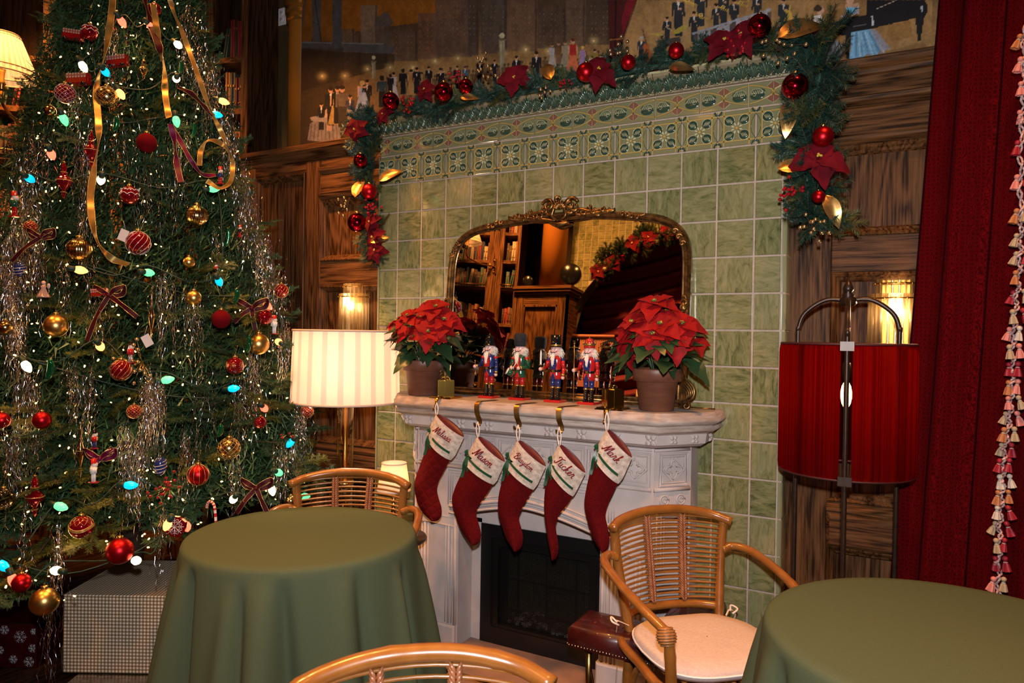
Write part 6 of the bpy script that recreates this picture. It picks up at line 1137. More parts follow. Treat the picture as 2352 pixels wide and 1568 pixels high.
pf = [flower_mesh(.1, [rvel, yc, yc], 20 + s_, (5, 4)) for s_ in range(3)]
for (u, v, s_, lab) in ((975, 205, .55, 'dark red velvet flower on the garland left of the large red bauble'), (1180, 178, .72, 'dark red velvet flower on the garland below the painted lamp post'), (1376, 160, .8, 'dark red velvet flower with yellow centre on the garland middle'), (1665, 95, .8, 'dark red velvet flower on the garland below the painted bandstand'), (1705, 80, .75, 'dark red velvet flower on the garland beside the highest bauble'), (815, 298, .65, 'dark red velvet flower where the garland turns down on the left'), (1880, 362, 1.0, 'largest dark red velvet flower on the right garland drop'), (858, 545, .7, 'dark red velvet flower near the bottom of the left garland drop'), (862, 575, .6, 'dark red velvet flower at the very bottom of the left garland drop'), (880, 262, .5, 'dark red velvet flower above the left corner of the cornice'), (850, 510, .6, 'dark red velvet flower beside the low bauble on the left drop')):
    s_ *= 1.1; t, p = gthing('velvet_flower', lab, 'artificial flower', u, v, group='velvet garland flowers'); q = inst('petals', rr.choice(pf), t, tuple(p), R=basis((rr.uniform(-.4, .4), -1, rr.uniform(-.1, .5))) @ RZ(rr.random() * 6), sc=s_)
glm = mesh(leaf(.13, .06, .3, .15), [goldleaf], 'leaf_blade')
for (u, v, s_, an, lab) in ((1258, 160, .75, 1.9, 'gold leaf standing up on the garland middle'), (1563, 152, .6, .1, 'bronze gold leaf under the painted drummer on the garland'), (1838, 62, 1.1, .5, 'large gold leaf at the top right of the garland'), (1812, 262, .85, -1.7, 'gold leaf under the largest red bauble'), (1824, 380, .75, .2, 'curled gold leaf left of the largest velvet flower'), (822, 428, .8, 1.5, 'shiny gold leaf on the left garland drop'), (893, 400, .75, .7, 'bronze gold leaf overlapping the tiles at left'), (868, 548, .55, .5, 'small gold leaf at the bottom of the left garland drop'), (1912, 478, .75, -1.2, 'bronze gold leaf at the bottom right of the garland'), (1075, 222, .5, .1, 'tan gold leaf below the pair of red baubles')):
    s_ *= 1.35; t, p = gthing('gold_leaf', lab, 'artificial leaf', u, v, group='gold garland leaves'); A = np.array(basis((.2, -1, .35), (math.cos(an), 0, math.sin(an)))); inst('leaf_blade', glm, t, tuple(p - A[:, 0] * .06 * s_), R=A, sc=s_)
def cluster(lab, u, v, m_, n, spread, r_, cat='berries', y=GY, seed=1, up=0):
    rr2 = random.Random(seed); t, p = gthing('berry_spray', lab, cat, u, v, y, 'berry sprays'); bm_ = mesh(MB().ball((0, 0, 0), r_, 10), m_, 'berry'); b = MB()
    for k in range(n): q = p + np.array((rr2.gauss(0, spread), rr2.uniform(-.02, .01), rr2.gauss(0, spread) + up * rr2.random())); inst('berry', bm_, t, tuple(q)); b.tube([p + np.array((0, .02, -.02)), (p + q) / 2 + np.array((0, .01, 0)), q], .001, 4)
    obj('stems', b, twig, t)
for i_, (u, v, m_, n, sp_, r_, lab) in enumerate(((1112, 160, berg, 14, .03, .0075, 'gold berry spray rising from the garland among the painted dancers'), (1420, 122, berg, 10, .03, .0085, 'gold berry spray rising below the painted stage curtain'), (1785, 100, berg, 13, .045, .0085, 'gold berry spray right of the highest red bauble'), (792, 470, berg, 9, .028, .008, 'gold berry spray sticking out left of the left garland drop'), (1862, 520, berg, 13, .035, .008, 'gold berry spray hanging at the bottom of the right garland drop'), (1250, 205, berg, 8, .02, .006, 'small gold berry spray low on the garland middle'), (936, 240, berr, 20, .024, .0065, 'dark red berry cluster between two baubles at the left of the garland'), (1050, 178, berr, 16, .022, .006, 'dark red berry cluster above the pair of baubles'), (1692, 112, berr, 20, .025, .007, 'dark red berry cluster hanging below the velvet flowers'), (1820, 440, berr, 22, .03, .007, 'dark red berry cluster on the right garland drop'), (855, 475, berr, 18, .024, .007, 'dark red berry cluster above the low bauble on the left drop'), (1298, 192, berr, 8, .012, .006, 'tiny dark red berry cluster beside the upright gold leaf'))): cluster(lab, u, v, m_, n, sp_, r_, seed=i_)

# garland along the reflected arch
G2 = thing('garland', 'green garland with red flowers along the tiled arch, reflected in the mirror', 'garland', (.0, -4.44, 3.2)); rr = random.Random(12)
for k in range(90):
    x = -.62 + 1.5 * rr.random(); p = np.array((x, -4.44, arch2(x) + .02)); d = nrm((rr.gauss(0, 1), rr.uniform(.2, 1), rr.gauss(0, 1))); inst('sprig', spm[k % 4], G2, tuple(p), R=basis(np.cross(d, (.3, .5, .7)), d), sc=rr.uniform(1, 1.5))
for k, x in enumerate((-.58, -.42, -.2, -.02, .2, .38, .6)): p = (x, -4.36, arch2(x) + rr.uniform(-.05, .05)); q = inst('flower', pf[k % 3], G2, p, R=basis((.1, 1, .1)) @ RZ(k), sc=1.3)
for k, x in enumerate((-.5, -.3, .08, .3, .5)): inst('berry_bunch', mesh(MB().ball((0, 0, 0), .035, 14), rball if k % 2 else berg, 'bunch'), G2, (x, -4.35, arch2(x) - .06))
# ================================================================ CHRISTMAS TREE
TX, TY, TA, TS = -1.03, -.84, 4.52, .269
def tree_pt(u, v, push=.03):
    d = ray(u, v); best = None
    for t in np.linspace(1.8, 4.5, 450):
        p = CAM + d * t; r = math.hypot(p[0] - TX, p[1] - TY) - TS * (TA - p[2])
        if r < 0: return p - d * push
        if best is None or r < best[0]: best = (r, p)
    return best[1] - d * push
fir = noisy('fir_needle', (.065, .08, .013), (.17, .18, .035), .5, scale=20, rnd=6); firD = noisy('fir_needle_blue', (.018, .065, .026), (.06, .13, .055), .5, scale=20, rnd=6)
TR = thing('christmas_tree', 'tall decorated fir christmas tree filling the left side of the room', 'christmas tree', (TX, TY, 0))
obj('trunk', MB().lathe([(.07, .02), (.065, .5), (.05, 2), (.01, 4.2)], (TX, TY, 0), 14), twig, TR); obj('stand', MB().lathe([(.25, 0), (.25, .03), (.1, .08), (.09, .2)], (TX, TY, 0), 24), blackm, TR)
def bough(seed):
    rr = random.Random(seed); b = MB(); L_ = .5; b.tube([(0, 0, 0), (.25, 0, .01), (L_, 0, -.01)], [.007, .004, .0015], 5, 1)
    needles(b, (.1, 0, 0), (L_, 0, -.01), 260, .027, rr, 0, .5, .0017)
    for k in range(9):
        x = .06 + k * .048; s_ = 1 if k % 2 else -1; l = .2 * (1 - .5 * k / 9) * rr.uniform(.8, 1.15); e = np.array((x + l * .72, s_ * l * .66, rr.uniform(-.04, .03))); b.tube([(x, 0, 0), e], .002, 4, 1); needles(b, (x, 0, 0), e, int(900 * l), .025, rr, 0, .55, .0017)
        for q in (.35, .6, .82):
            for s2 in (-1, 1): p = np.array((x, 0, 0)) * (1 - q) + e * q; l2 = l * .36 * rr.uniform(.7, 1.2); dr = nrm(e - np.array((x, 0, 0))); dv = nrm(dr + s2 * np.array((-dr[1], dr[0], 0)) * .9 + np.array((0, 0, rr.uniform(-.3, .3)))); needles(b, p, p + dv * l2, int(900 * l2), .023, rr, 0, .55, .0017)
    return b
bms = [mesh(bough(i), [fir if i % 2 else firD, twig], 'branch') for i in range(5)]; rr = random.Random(77); cdir = math.atan2(CAM[1] - TY, CAM[0] - TX)
k = 0; NB = 298
while k < NB:
    f = rr.random(); z = .56 + 3.05 * f ** 1.15; R_ = TS * (TA - z); a = cdir + rr.uniform(-2.0, 2.0)
    if rr.random() > (R_ / 1.0) ** .6 * 1.05: continue
    sc = min(1.0, max(.42, R_ * 1.05)) * rr.uniform(.85, 1.1); dr = np.array((math.cos(a), math.sin(a), rr.uniform(-.32, .25))); tip = np.array((TX, TY, z)) + np.array((math.cos(a), math.sin(a), 0)) * R_ * rr.uniform(.9, 1.03); base = tip - nrm(dr) * .5 * sc
    if z < .8 and proj(tip)[0] > 215: continue
    inst('branch', bms[k % 5], TR, tuple(base), R=basis((rr.uniform(-.5, .5), rr.uniform(-.5, .5), 1), dr), sc=sc); k += 1
b = MB(); V = []; F = []
g_ = np.random.default_rng(3)
for k in range(110000):
    z = .74 + 3.3 * g_.random() ** 1.4; r_ = TS * (TA - z) * (.5 + .4 * g_.random()); a = g_.random() * 6.283; p = np.array((TX + r_ * math.cos(a), TY + r_ * math.sin(a), z)); d = g_.normal(size=3); d /= np.linalg.norm(d); s_ = np.cross(d, (0.3, .2, 1)) * .006; i = len(V); V += [p - s_, p + s_, p + d * .07]; F.append((i, i + 1, i + 2))
b.add(V, F); obj('inner_foliage', b, firD, TR, kind='stuff')
# bulbs on cords
BC = {'red': (1, .1, .05), 'orange': (1, .33, .08), 'green': (.12, .85, .3), 'blue': (.0, .55, .8), 'white': (1, .72, .36)}
BMt = {n_: emit('bulb_' + n_, c_, {'white': 5, 'orange': 4, 'red': 3.6, 'green': 1.6, 'blue': 1.1}[n_], c_) for n_, c_ in BC.items()}; sock = pm('socket_green', (.006, .03, .018), .5)
bulbs = [(280, 50, 'red'), (349, 63, 'red'), (409, 103, 'white'), (191, 153, 'white'), (405, 181, 'white'), (277, 216, 'orange'), (147, 274, 'green'), (405, 278, 'green'), (497, 263, 'blue'), (513, 233, 'orange'), (118, 354, 'red'), (68, 410, 'blue'), (232, 413, 'white'), (490, 434, 'green'), (242, 165, 'blue'), (184, 620, 'orange'), (341, 626, 'green'), (503, 646, 'blue'), (614, 701, 'red'), (230, 795, 'orange'), (61, 841, 'white'), (384, 872, 'green'), (640, 785, 'orange'), (536, 892, 'blue'), (607, 937, 'red'), (667, 1017, 'blue'), (299, 1114, 'blue'), (139, 1163, 'green'), (536, 1146, 'white'), (625, 1125, 'white'), (429, 1209, 'red'), (129, 1310, 'white'), (313, 1287, 'white'), (7, 1299, 'blue'), (30, 1332, 'red'), (700, 1140, 'green'), (640, 1085, 'green'), (385, 1205, 'orange')]
LS = thing('light_string', 'string of large coloured cone bulbs wound around the christmas tree', 'string lights', (TX, TY, 2)); cb = MB().lathe([(.0, -.03), (.006, -.026), (.014, -.012), (.0165, .002), (.013, .016), (.009, .022)], (0, 0, 0), 14); cbm = {n_: mesh(MB().join(cb), m_, 'bulb') for n_, m_ in BMt.items()}; sb = mesh(MB().lathe([(.0105, .018), (.0115, .02), (.0115, .046), (.004, .048)], (0, 0, 0), 10), sock, 'socket')
for (u, v, c_) in bulbs:
    p = tree_pt(u, v, .05); d = nrm((rr.uniform(-.9, .9), rr.uniform(-1.2, .2), rr.uniform(-.3, 1.2))); A = basis(d); q = inst('bulb', cbm[c_], LS, tuple(p), R=A, label=c_ + ' cone bulb'); inst('socket', sb, q, tuple(p), R=A)
bs = sorted(bulbs, key=lambda b_: (b_[1] // 130, b_[0] if (b_[1] // 130) % 2 else -b_[0])); P_ = [tree_pt(u, v, -.01) + np.array((0, 0, .03)) for u, v, c_ in bs]; cp_ = []
for a, c_ in zip(P_, P_[1:]): cp_ += [a, (a + c_) / 2 + (a + c_ - 2 * np.array((TX, TY, (a[2] + c_[2]) / 2))) / 2 * .06 + np.array((0, 0, -.05))]
obj('cord', MB().tube(smooth_path(cp_, 5), .0028, 5), sock, LS)
MS = thing('mini_light_string', 'many tiny warm white mini lights scattered over the christmas tree', 'string lights', (TX, TY, 2)); mbm = mesh(MB().lathe([(0, -.007), (.0032, -.003), (.0034, .004), (0, .006)], (0, 0, 0), 6), emit('mini_bulb_glow', (1, .55, .17), 7, samp=False), 'mini_bulb')
for k in range(296):
    while True:
        v = rr.uniform(5, 1420); hw = 150 + (v * .28 if v < 1050 else 295); u = rr.uniform(max(2, 305 - hw), min(300 + hw, 715))
        if abs(u - 300) < hw and (v < 1280 or u < 200): break
    inst('mini_bulb', mbm, MS, tuple(tree_pt(u, v, rr.uniform(.0, .05))), R=basis(nrm((rr.gauss(0, 1), rr.gauss(0, 1), rr.gauss(0, 1)))), sc=rr.uniform(.6, 1.0))
tree_fill_points = [tuple(tree_pt(u, v, -.06)) for u, v in ((150, 250), (420, 330), (60, 520), (320, 560), (530, 640), (150, 760), (420, 830), (60, 980), (280, 1000), (560, 1050), (160, 1230), (400, 1120), (620, 860), (300, 120))]  # unseen point lights added inside the tree to carry the mini bulbs' glow
for q_ in tree_fill_points: lamp_or_fill(q_, .55, (1, .55, .2), .05)
# tinsel
tin = pm('tinsel_silver', (.8, .74, .8), .22, 1); b = MB(); g_ = np.random.default_rng(9)
clumps = [(30, 560, 30, 60), (60, 480, 40, 45), (15, 640, 25, 50), (90, 330, 35, 30), (60, 390, 25, 30), (40, 760, 16, 40), (28, 690, 12, 40), (35, 1010, 45, 60), (70, 880, 28, 40), (190, 345, 25, 30), (190, 500, 12, 14), (205, 560, 8, 10), (440, 40, 25, 30), (450, 130, 30, 40), (480, 200, 25, 40), (525, 290, 20, 40), (540, 360, 22, 40), (500, 160, 20, 20), (575, 480, 22, 50), (600, 560, 22, 50), (560, 420, 15, 30), (640, 650, 18, 30), (620, 620, 25, 30), (650, 780, 20, 40), (585, 830, 18, 30), (560, 900, 25, 26), (690, 960, 18, 40), (340, 890, 16, 60), (365, 900, 10, 40), (290, 1010, 14, 40), (320, 1040, 12, 40), (130, 1240, 18, 25), (165, 870, 20, 24), (210, 880, 16, 20), (380, 650, 30, 34), (440, 700, 22, 30), (430, 1010, 22, 24), (540, 1060, 22, 24), (650, 1050, 20, 34), (110, 1390, 14, 14), (70, 570, 30, 40), (370, 1180, 10, 16), (60, 1200, 10, 10), (300, 300, 60, 20), (350, 420, 50, 20), (250, 90, 50, 26), (180, 230, 30, 22), (420, 330, 30, 22), (470, 880, 20, 14), (230, 700, 30, 16), (500, 560, 20, 16), (150, 620, 20, 14)]
V = []; F = []
for (u, v, sp_, n) in clumps:
    for k in range(int(n * 1.15)):
        uu = u + g_.normal() * sp_ * .6; p = tree_pt(uu, v + g_.normal() * 18 - 20, g_.uniform(-.01, .07)); l = g_.uniform(.1, .36); m = 20; x = np.zeros(3); i0 = len(V); ph = g_.random() * 6.28
        for s_ in range(m + 1):
            a = ph + s_ * 1.9 + g_.normal() * 1.2; w_ = np.array((math.cos(a), math.sin(a), .6 * g_.normal())) * .00062; q = p + x; V += [q - w_, q + w_]; x = x + np.array((g_.normal() * .004, g_.normal() * .004, -l / m))
        F += [(i0 + 2 * s_, i0 + 2 * s_ + 1, i0 + 2 * s_ + 3, i0 + 2 * s_ + 2) for s_ in range(m)]
b.add(V, F); obj('tinsel', b, tin, None, 'silver tinsel strands hanging in clumps all over the christmas tree', 'tinsel', kind='stuff')
# ---- ornaments
def px2m(p): return (p - CAM) @ RM[2] / FOC
glassR = pm('ornament_red_glass', (.3, .003, .012), .1, .6, coat=1); glassG = pm('ornament_green_glass', (.004, .12, .04), .12, .6, coat=1); mercury = noisy('mercury_gold', (.28, .15, .05), (.75, .55, .28), .18, 1, scale=60); silverp = noisy('glitter_silver', (.4, .36, .36), (.9, .85, .85), .4, .4, scale=400); flock = pm('flocked_red', (.11, .001, .004), .95, spec=.1, sheen=.3); glit = noisy('glitter_gold', (.3, .18, .04), (.8, .6, .25), .35, .6, scale=400); clearm = glassy('clear_ornament', (1, .9, .8), .8)
def orn(nm, lab, u, v, push=.045): p = tree_pt(u, v, push); return thing(nm, lab, 'ornament', tuple(p), 0, 'christmas tree ornaments'), p, px2m(p)
def cap(t, p, r, h): obj('cap', MB().lathe([(r * .24, h), (r * .24, h + r * .2), (r * .1, h + r * .24)], p, 12).tube([p + np.array((r * .07 * math.cos(a), 0, h + r * .32 + r * .09 * math.sin(a))) for a in np.linspace(0, 6.28, 10)[:-1]], r * .02, 4, closed=True).tube([p + np.array((0, 0, h + r * .4)), p + np.array((r * .1, .01, h + r * 1.4))], .0006, 4), capm, t)
def bauble(lab, u, v, r_, m_, deco=None, dm=None):
    t, p, k_ = orn('bauble', lab, u, v); r = r_ * k_; o_ = obj('ball', MB().ball(p, r, 28) if deco != 'rib' else MB().lathe([(r * math.sin(math.pi * i / 18), -r * math.cos(math.pi * i / 18)) for i in range(19)], p, 72, ribs=24, ra=.03), m_, t); cap(t, p, r, r * .96); b = MB()
    def S_(lat, lon, e=1.01): return p + r * e * np.array((math.cos(lat) * math.cos(lon), math.cos(lat) * math.sin(lon), math.sin(lat)))
    if deco == 'scallop':
        for la in (.45, -.05): b.tube([S_(la + .22 * abs(math.sin(lo * 4)), lo, 1.02) for lo in np.linspace(0, 2 * math.pi, 97)[:-1]], r * .045, 5, closed=True)
    elif deco == 'stripe': [b.tube([S_(la, lo, 1.01) for la in np.linspace(-1.45, 1.45, 14)], r * .022, 4) for lo in np.linspace(0, 2 * math.pi, 13)[:-1]]
    elif deco == 'swirl': [b.tube([S_(la, lo + la * .8, 1.01) for la in np.linspace(-1.4, 1.4, 14)], r * .02, 4) for lo in np.linspace(0, 2 * math.pi, 13)[:-1]]
    elif deco == 'net': [b.tube([S_(la, lo + s_ * la * 1.2, 1.01) for la in np.linspace(-1.2, 1.2, 12)], r * .016, 4) for lo in np.linspace(0, 2 * math.pi, 13)[:-1] for s_ in (-1, 1)]
    elif deco == 'star':
        for lo in (-1.9, -.9, .1): [b.tube([S_(.1, lo, 1.01), S_(.1 + .4 * math.sin(a), lo + .4 * math.cos(a), 1.01)], r * .016, 4) for a in np.linspace(0, 6.28, 11)[:-1]]
    elif deco == 'band': [b.tube([S_(.0 + q + .18 * math.sin(lo * 2), lo, 1.01) for lo in np.linspace(0, 2 * math.pi, 48)[:-1]], r * .035, 5, closed=True) for q in (-.1, .0, .1)]; [b.tube([S_(la, lo + s_ * la, 1.01) for la in np.linspace(.3, 1.1, 7)], r * .014, 4) for lo in np.linspace(0, 2 * math.pi, 11)[:-1] for s_ in (-1, 1)]; [b.tube([S_(-.7 + .25 * math.sin(a), lo + .3 * math.cos(a), 1.01), S_(-.7, lo, 1.01)], r * .025, 4) for lo in np.linspace(0, 6.28, 6)[:-1] for a in np.linspace(0, 6.28, 7)[:-1]]
    if b.V: obj('decoration', b, dm or glit, o_)
for a in (('gold mercury glass bauble in the upper tree beside an orange bulb', 245, 222, 23, mercury, 'net'), ('red bauble in a silver net on the upper left of the tree', 150, 215, 22, glassR, 'net', silverp), ('small gold mercury bauble at the upper left edge of the tree', 115, 255, 13, mercury), ('dark matt red bauble deep in the upper middle branches', 337, 328, 22, flock), ('red bauble with white glitter scallops in the middle of the tree', 297, 448, 21, glassR, 'scallop', silverp), ('red bauble with white glitter scallops near the top left of the tree', 206, 74, 18, glassR, 'scallop', silverp), ('ribbed gold bauble right of the scalloped one', 452, 495, 24, mercury, 'rib'), ('large ribbed gold bauble above an orange bulb on the left', 182, 573, 27, mercury, 'rib'), ('dark red bauble with spiral glitter lines below the ribbon end', 317, 558, 27, glassR, 'swirl', silverp), ('smallest satin gold bauble in the middle right of the tree', 434, 602, 13, gball), ('satin gold bauble below the smallest gold one', 445, 684, 17, gball), ('large satin gold bauble on the left side of the tree', 128, 748, 26, gball), ('bronze gold bauble at the left edge of the photo', 12, 752, 17, mercury), ('flocked red bauble on the right side of the tree', 508, 733, 21, flock), ('red bauble under a red bulb at the right edge of the tree', 608, 728, 18, glassR), ('ribbed red bauble on the outermost right branch', 646, 668, 16, glassR, 'swirl'), ('satin gold bauble with green pickle beside it at the right', 594, 790, 24, gball), ('red bauble with gold starbursts at the right', 540, 840, 20, glassR, 'star'), ('red bauble with gold pattern behind the gold bead spray', 278, 850, 24, glassR, 'swirl'), ('satin red bauble on the lower left branches', 96, 965, 20, rmatt), ('red bauble cut by the left edge of the photo', 4, 965, 18, rmatt), ('small patterned red bauble in the lower middle', 308, 945, 16, glassR, 'net'), ('small red bauble hanging right below a red bulb', 598, 970, 14, glassR), ('gold netted glass bauble at the lower right of the tree', 526, 1030, 25, mercury, 'net'), ('satin red bauble with vertical gold stripes low in the tree', 455, 1090, 24, rmatt, 'stripe'), ('amber red bauble with gold bands low on the left', 187, 1210, 26, glassR, 'band'), ('clear glass bauble at the lower left edge', 8, 1145, 24, clearm), ('large satin red bauble above the gingham gift box', 275, 1265, 30, rmatt), ('satin red bauble at the bottom left corner branch', 49, 1338, 21, rmatt), ('largest satin gold bauble, lowest on the tree', 102, 1381, 31, gball), ('red glass bauble beside the lamp shade at the right edge', 705, 945, 15, glassR, 'net'), ('small amber red bauble just above the left chair', 668, 1150, 13, mercury), ('small red bauble with tartan net on the left side', 70, 522, 15, glassR, 'net'), ('red glass bauble at the very top of the tree', 356, 22, 14, glassR)): bauble(*a)
FPF = [(0, -1), (.12, -.85), (.2, -.7), (.12, -.6), (.16, -.5), (.3, -.42), (.62, -.1), (.66, .02), (.5, .16), (.22, .34), (.3, .44), (.16, .52), (.26, .66), (.2, .8), (.1, .92), (.08, 1)]
def finial(lab, u, v, hp, wp_, m_):
    t, p, k_ = orn('finial_ornament', lab, u, v); h = hp * k_ / 2; w_ = wp_ * k_ / 2 / .66; obj('body', MB().lathe([(r * w_, z * h) for r, z in FPF], p, 28, ribs=10, ra=.05), m_, t); b = MB(); [b.tube([p + np.array((.68 * w_ * f_ * math.cos(a), .68 * w_ * f_ * math.sin(a), z_ * h)) for a in np.linspace(0, 6.28, 21)[:-1]], w_ * .04, 4, closed=True) for (f_, z_) in ((1, 0), (.4, .44), (.35, -.62))]; obj('glitter_ring', b, glit, t); cap(t, p, w_ * .5, h * .97)
finial('red finial ornament with gold net on the upper left', 210, 345, 90, 30, glassR); finial('shiny red finial ornament on the left above the gold bauble', 147, 415, 85, 34, glassR); finial('large red finial ornament low on the left side', 80, 1140, 95, 38, glassR); finial('long clear beaded icicle ornament in the middle of the tree', 348, 725, 130, 14, mercury); finial('mercury glass finial ornament near the top of the tree', 330, 160, 50, 20, mercury); finial('long gold glass icicle ornament in the lower middle', 185, 1035, 130, 16, mercury)
def pickle(lab, u, v, hp, wp_, lean=0):
    t, p, k_ = orn('pickle_ornament', lab, u, v); h = hp * k_ / 2; w_ = wp_ * k_ / 2; P = [p + np.array((math.sin(s_ * 1.2) * w_ * .5 + lean * s_ * h, -.01 * s_ * s_, s_ * h)) for s_ in np.linspace(-1, 1, 15)]; b = MB().tube(P, [w_ * max(.08, math.sqrt(1 - (s_ * .98) ** 2)) for s_ in np.linspace(-1, 1, 15)], 14); [b.ball(P[i] + np.array((w_ * .8 * math.cos(a), w_ * .8 * math.sin(a), 0)), w_ * .16, 6) for i in range(3, 12, 2) for a in (-2.4, -1.4, -.4)]; obj('body', b, glassG, t); cap(t, p, w_ * .8, h)
for a in (('green glass pickle ornament by the red berries on the right', 545, 680, 36, 12), ('slim green glass pickle ornament at the upper right', 525, 545, 44, 10), ('green glass pickle ornament beside the satin gold bauble', 573, 790, 40, 12), ('largest green glass pickle ornament on the left', 117, 848, 50, 18), ('small green glass pickle ornament in the lower right', 507, 988, 30, 14), ('dark green glass pickle ornament in the upper middle', 268, 285, 34, 14), ('small green glass pickle ornament at the upper right near the bulb', 447, 300, 34, 10), ('tiny green glass pickle ornament near the top right', 417, 155, 26, 10)): pickle(*a)
busr = pm('bus_red', (.28, .004, .008), .12, .3, coat=1); busw = pm('bus_window', (.55, .55, .55), .2, .6)
for (u, v, wpx, ang, lab) in ((270, 140, 46, -.12, 'red double decker bus ornament below the gold ribbon'), (180, 182, 50, -.05, 'red double decker bus ornament above the red netted bauble'), (168, 80, 44, .15, 'red double decker bus ornament beside the scalloped bauble near the top'), (228, 672, 36, -.1, 'red double decker bus ornament behind the burgundy bow')):
    t, p, k_ = orn('bus_ornament', lab, u, v, .05); w_ = wpx * k_ / 2; A = np.stack([RM[0], RM[2], -RM[1]], 1) @ RY(ang); b = MB(); b.bev(-w_, w_, -w_ * .35, w_ * .35, -w_ * .5, w_ * .5, w_ * .1); b.xform(A, p); obj('body', b, busr, t); b = MB()
    for z in (.05, .32):
        for x in np.linspace(-.8, .8, 7): b.box((x - .09) * w_, (x + .09) * w_, -w_ * .365, -w_ * .34, z * w_ - .0 * w_, (z + .15) * w_)
    b.box(-w_ * .97, w_ * .97, -w_ * .36, -w_ * .34, w_ * .245, w_ * .27); b.xform(A, p); obj('windows', b, busw, t); b = MB(); [b.lathe([(0, -.04 * w_), (w_ * .17, -.04 * w_), (w_ * .17, .04 * w_), (0, .04 * w_)], (x * w_, -w_ * .36, -w_ * .5), 12, R=RX(math.pi / 2)) for x in (-.6, .6)]; b.xform(A, p); obj('wheels', b, blackm, t); cap(t, p, w_ * .3, w_ * .5)
vbow = noisy('bow_velvet', (.025, .0005, .003), (.07, .002, .008), .6, spec=.2, scale=14, sheen=.2); vmag = noisy('bow_magenta', (.05, .0005, .015), (.15, .004, .05), .5, spec=.2, scale=14, sheen=.3)
def bow(lab, u, v, s, m_, tails):
    t, p, k_ = orn('bow', lab, u, v, .06); X_, Z_, Y_ = RM[0], -RM[1], RM[2]; f = lambda x, z, y=0: p + X_ * x * k_ + Z_ * z * k_ - Y_ * y * k_; bb_ = MB(); e = MB()
    def rib(P, w_):
        Q = smooth_path([f(*q) for q in P], 6); n_ = len(Q); W_ = []
        for i in range(n_): T_ = nrm(Q[min(i + 1, n_ - 1)] - Q[max(i - 1, 0)]); W_.append(nrm(np.cross(T_, Y_) + .35 * math.sin(i * .8) * Y_) * w_ * k_)
        bb_.strip(Q, W_); e.tube([q + w for q, w in zip(Q, W_)], .0012, 4); e.tube([q - w for q, w in zip(Q, W_)], .0012, 4)
    for sg in (-1, 1): rib([(0, 0, 4), (sg * s * .5, s * .35, 10), (sg * s, s * .55, 2), (sg * s * .8, s * .1, -4), (sg * s * .3, -s * .05, 0), (0, 0, 2)], s * .16)
    for (a, c_) in tails: rib([(0, 0, 3), (a * .5, c_ * .45, 8), (a, c_, 4)], s * .15)
    bb_.ball(f(0, 0, 4), s * .17 * k_, 10); o_ = obj('ribbon', bb_, m_, t); obj('gold_edge', e, glit, o_)
bow('burgundy velvet bow with gold edge in the middle of the tree', 252, 678, 34, vbow, [(-50, -105), (65, -50)]); bow('burgundy velvet bow with gold edge at the left side', 95, 545, 30, vbow, [(-65, -55), (25, 5)]); bow('burgundy velvet bow with gold edge at the right side', 580, 708, 34, vbow, [(-42, -32), (8, -50)]); bow('magenta velvet bow in the lower left of the tree', 232, 1052, 34, vmag, [(-20, -28), (28, 24)]); bow('burgundy velvet bow with gold edge above the left chair', 590, 1120, 34, vbow, [(-46, -58), (26, -58)])
satg = noisy('gold_ribbon', (.22, .12, .025), (.55, .36, .11), .32, .6, scale=10)
def ribbon(lab, P, w_, m_, seed=0, edge=True):
    Q = smooth_path([tree_pt(u, v, .07 + .02 * math.sin(i * 1.7 + seed)) for i, (u, v) in enumerate(P)], 10); t = thing('ribbon', lab, 'ribbon', tuple(Q[0]), 0, 'ribbons on the christmas tree'); n_ = len(Q); W_ = []
    for i in range(n_):
        T_ = nrm(Q[min(i + 1, n_ - 1)] - Q[max(i - 1, 0)]); a = .9 * math.sin(i * .21 + seed) ; W_.append((nrm(np.cross(T_, RM[2])) * math.cos(a) + RM[2] * math.sin(a)) * w_)
    o_ = obj('band', MB().strip(Q, W_), m_, t); e = MB(); e.tube([q + w for q, w in zip(Q, W_)], .0011, 4); e.tube([q - w for q, w in zip(Q, W_)], .0011, 4); obj('gold_edge', e, glit, o_)
ribbon('long gold ribbon winding down the left middle of the tree', [(262, -30), (255, 40), (240, 130), (222, 200), (226, 280), (226, 330), (214, 400), (208, 470), (222, 550), (255, 592), (295, 608)], .013, satg)
ribbon('gold ribbon running down the upper right side of the tree', [(385, -20), (400, 30), (422, 83), (453, 168), (480, 245), (502, 290), (523, 335)], .011, satg, 2)
ribbon('gold ribbon curled in a loop at the right side of the tree', [(458, 380), (462, 345), (480, 322), (515, 335), (533, 370), (530, 415), (505, 432), (475, 415)], .011, satg, 4)
ribbon('gold ribbon hanging from the top centre down to the green bulb', [(352, 10), (362, 80), (376, 150), (380, 220), (388, 270)], .013, satg, 1); ribbon('burgundy ribbon twisted at the top centre of the tree', [(330, -20), (340, 30), (352, 70), (366, 110), (372, 140)], .016, vbow, 3)
ribbon('magenta ribbon tail hanging straight in the upper middle', [(392, 285), (402, 330), (405, 370), (415, 418)], .013, vmag, 2); ribbon('magenta ribbon tail swinging to the right in the upper middle', [(394, 288), (420, 335), (440, 370), (465, 400), (496, 402)], .01, vmag, 5); ribbon('dark velvet ribbon scrap at the upper right of the tree', [(410, 200), (440, 215), (465, 240), (490, 266)], .011, vbow, 1)
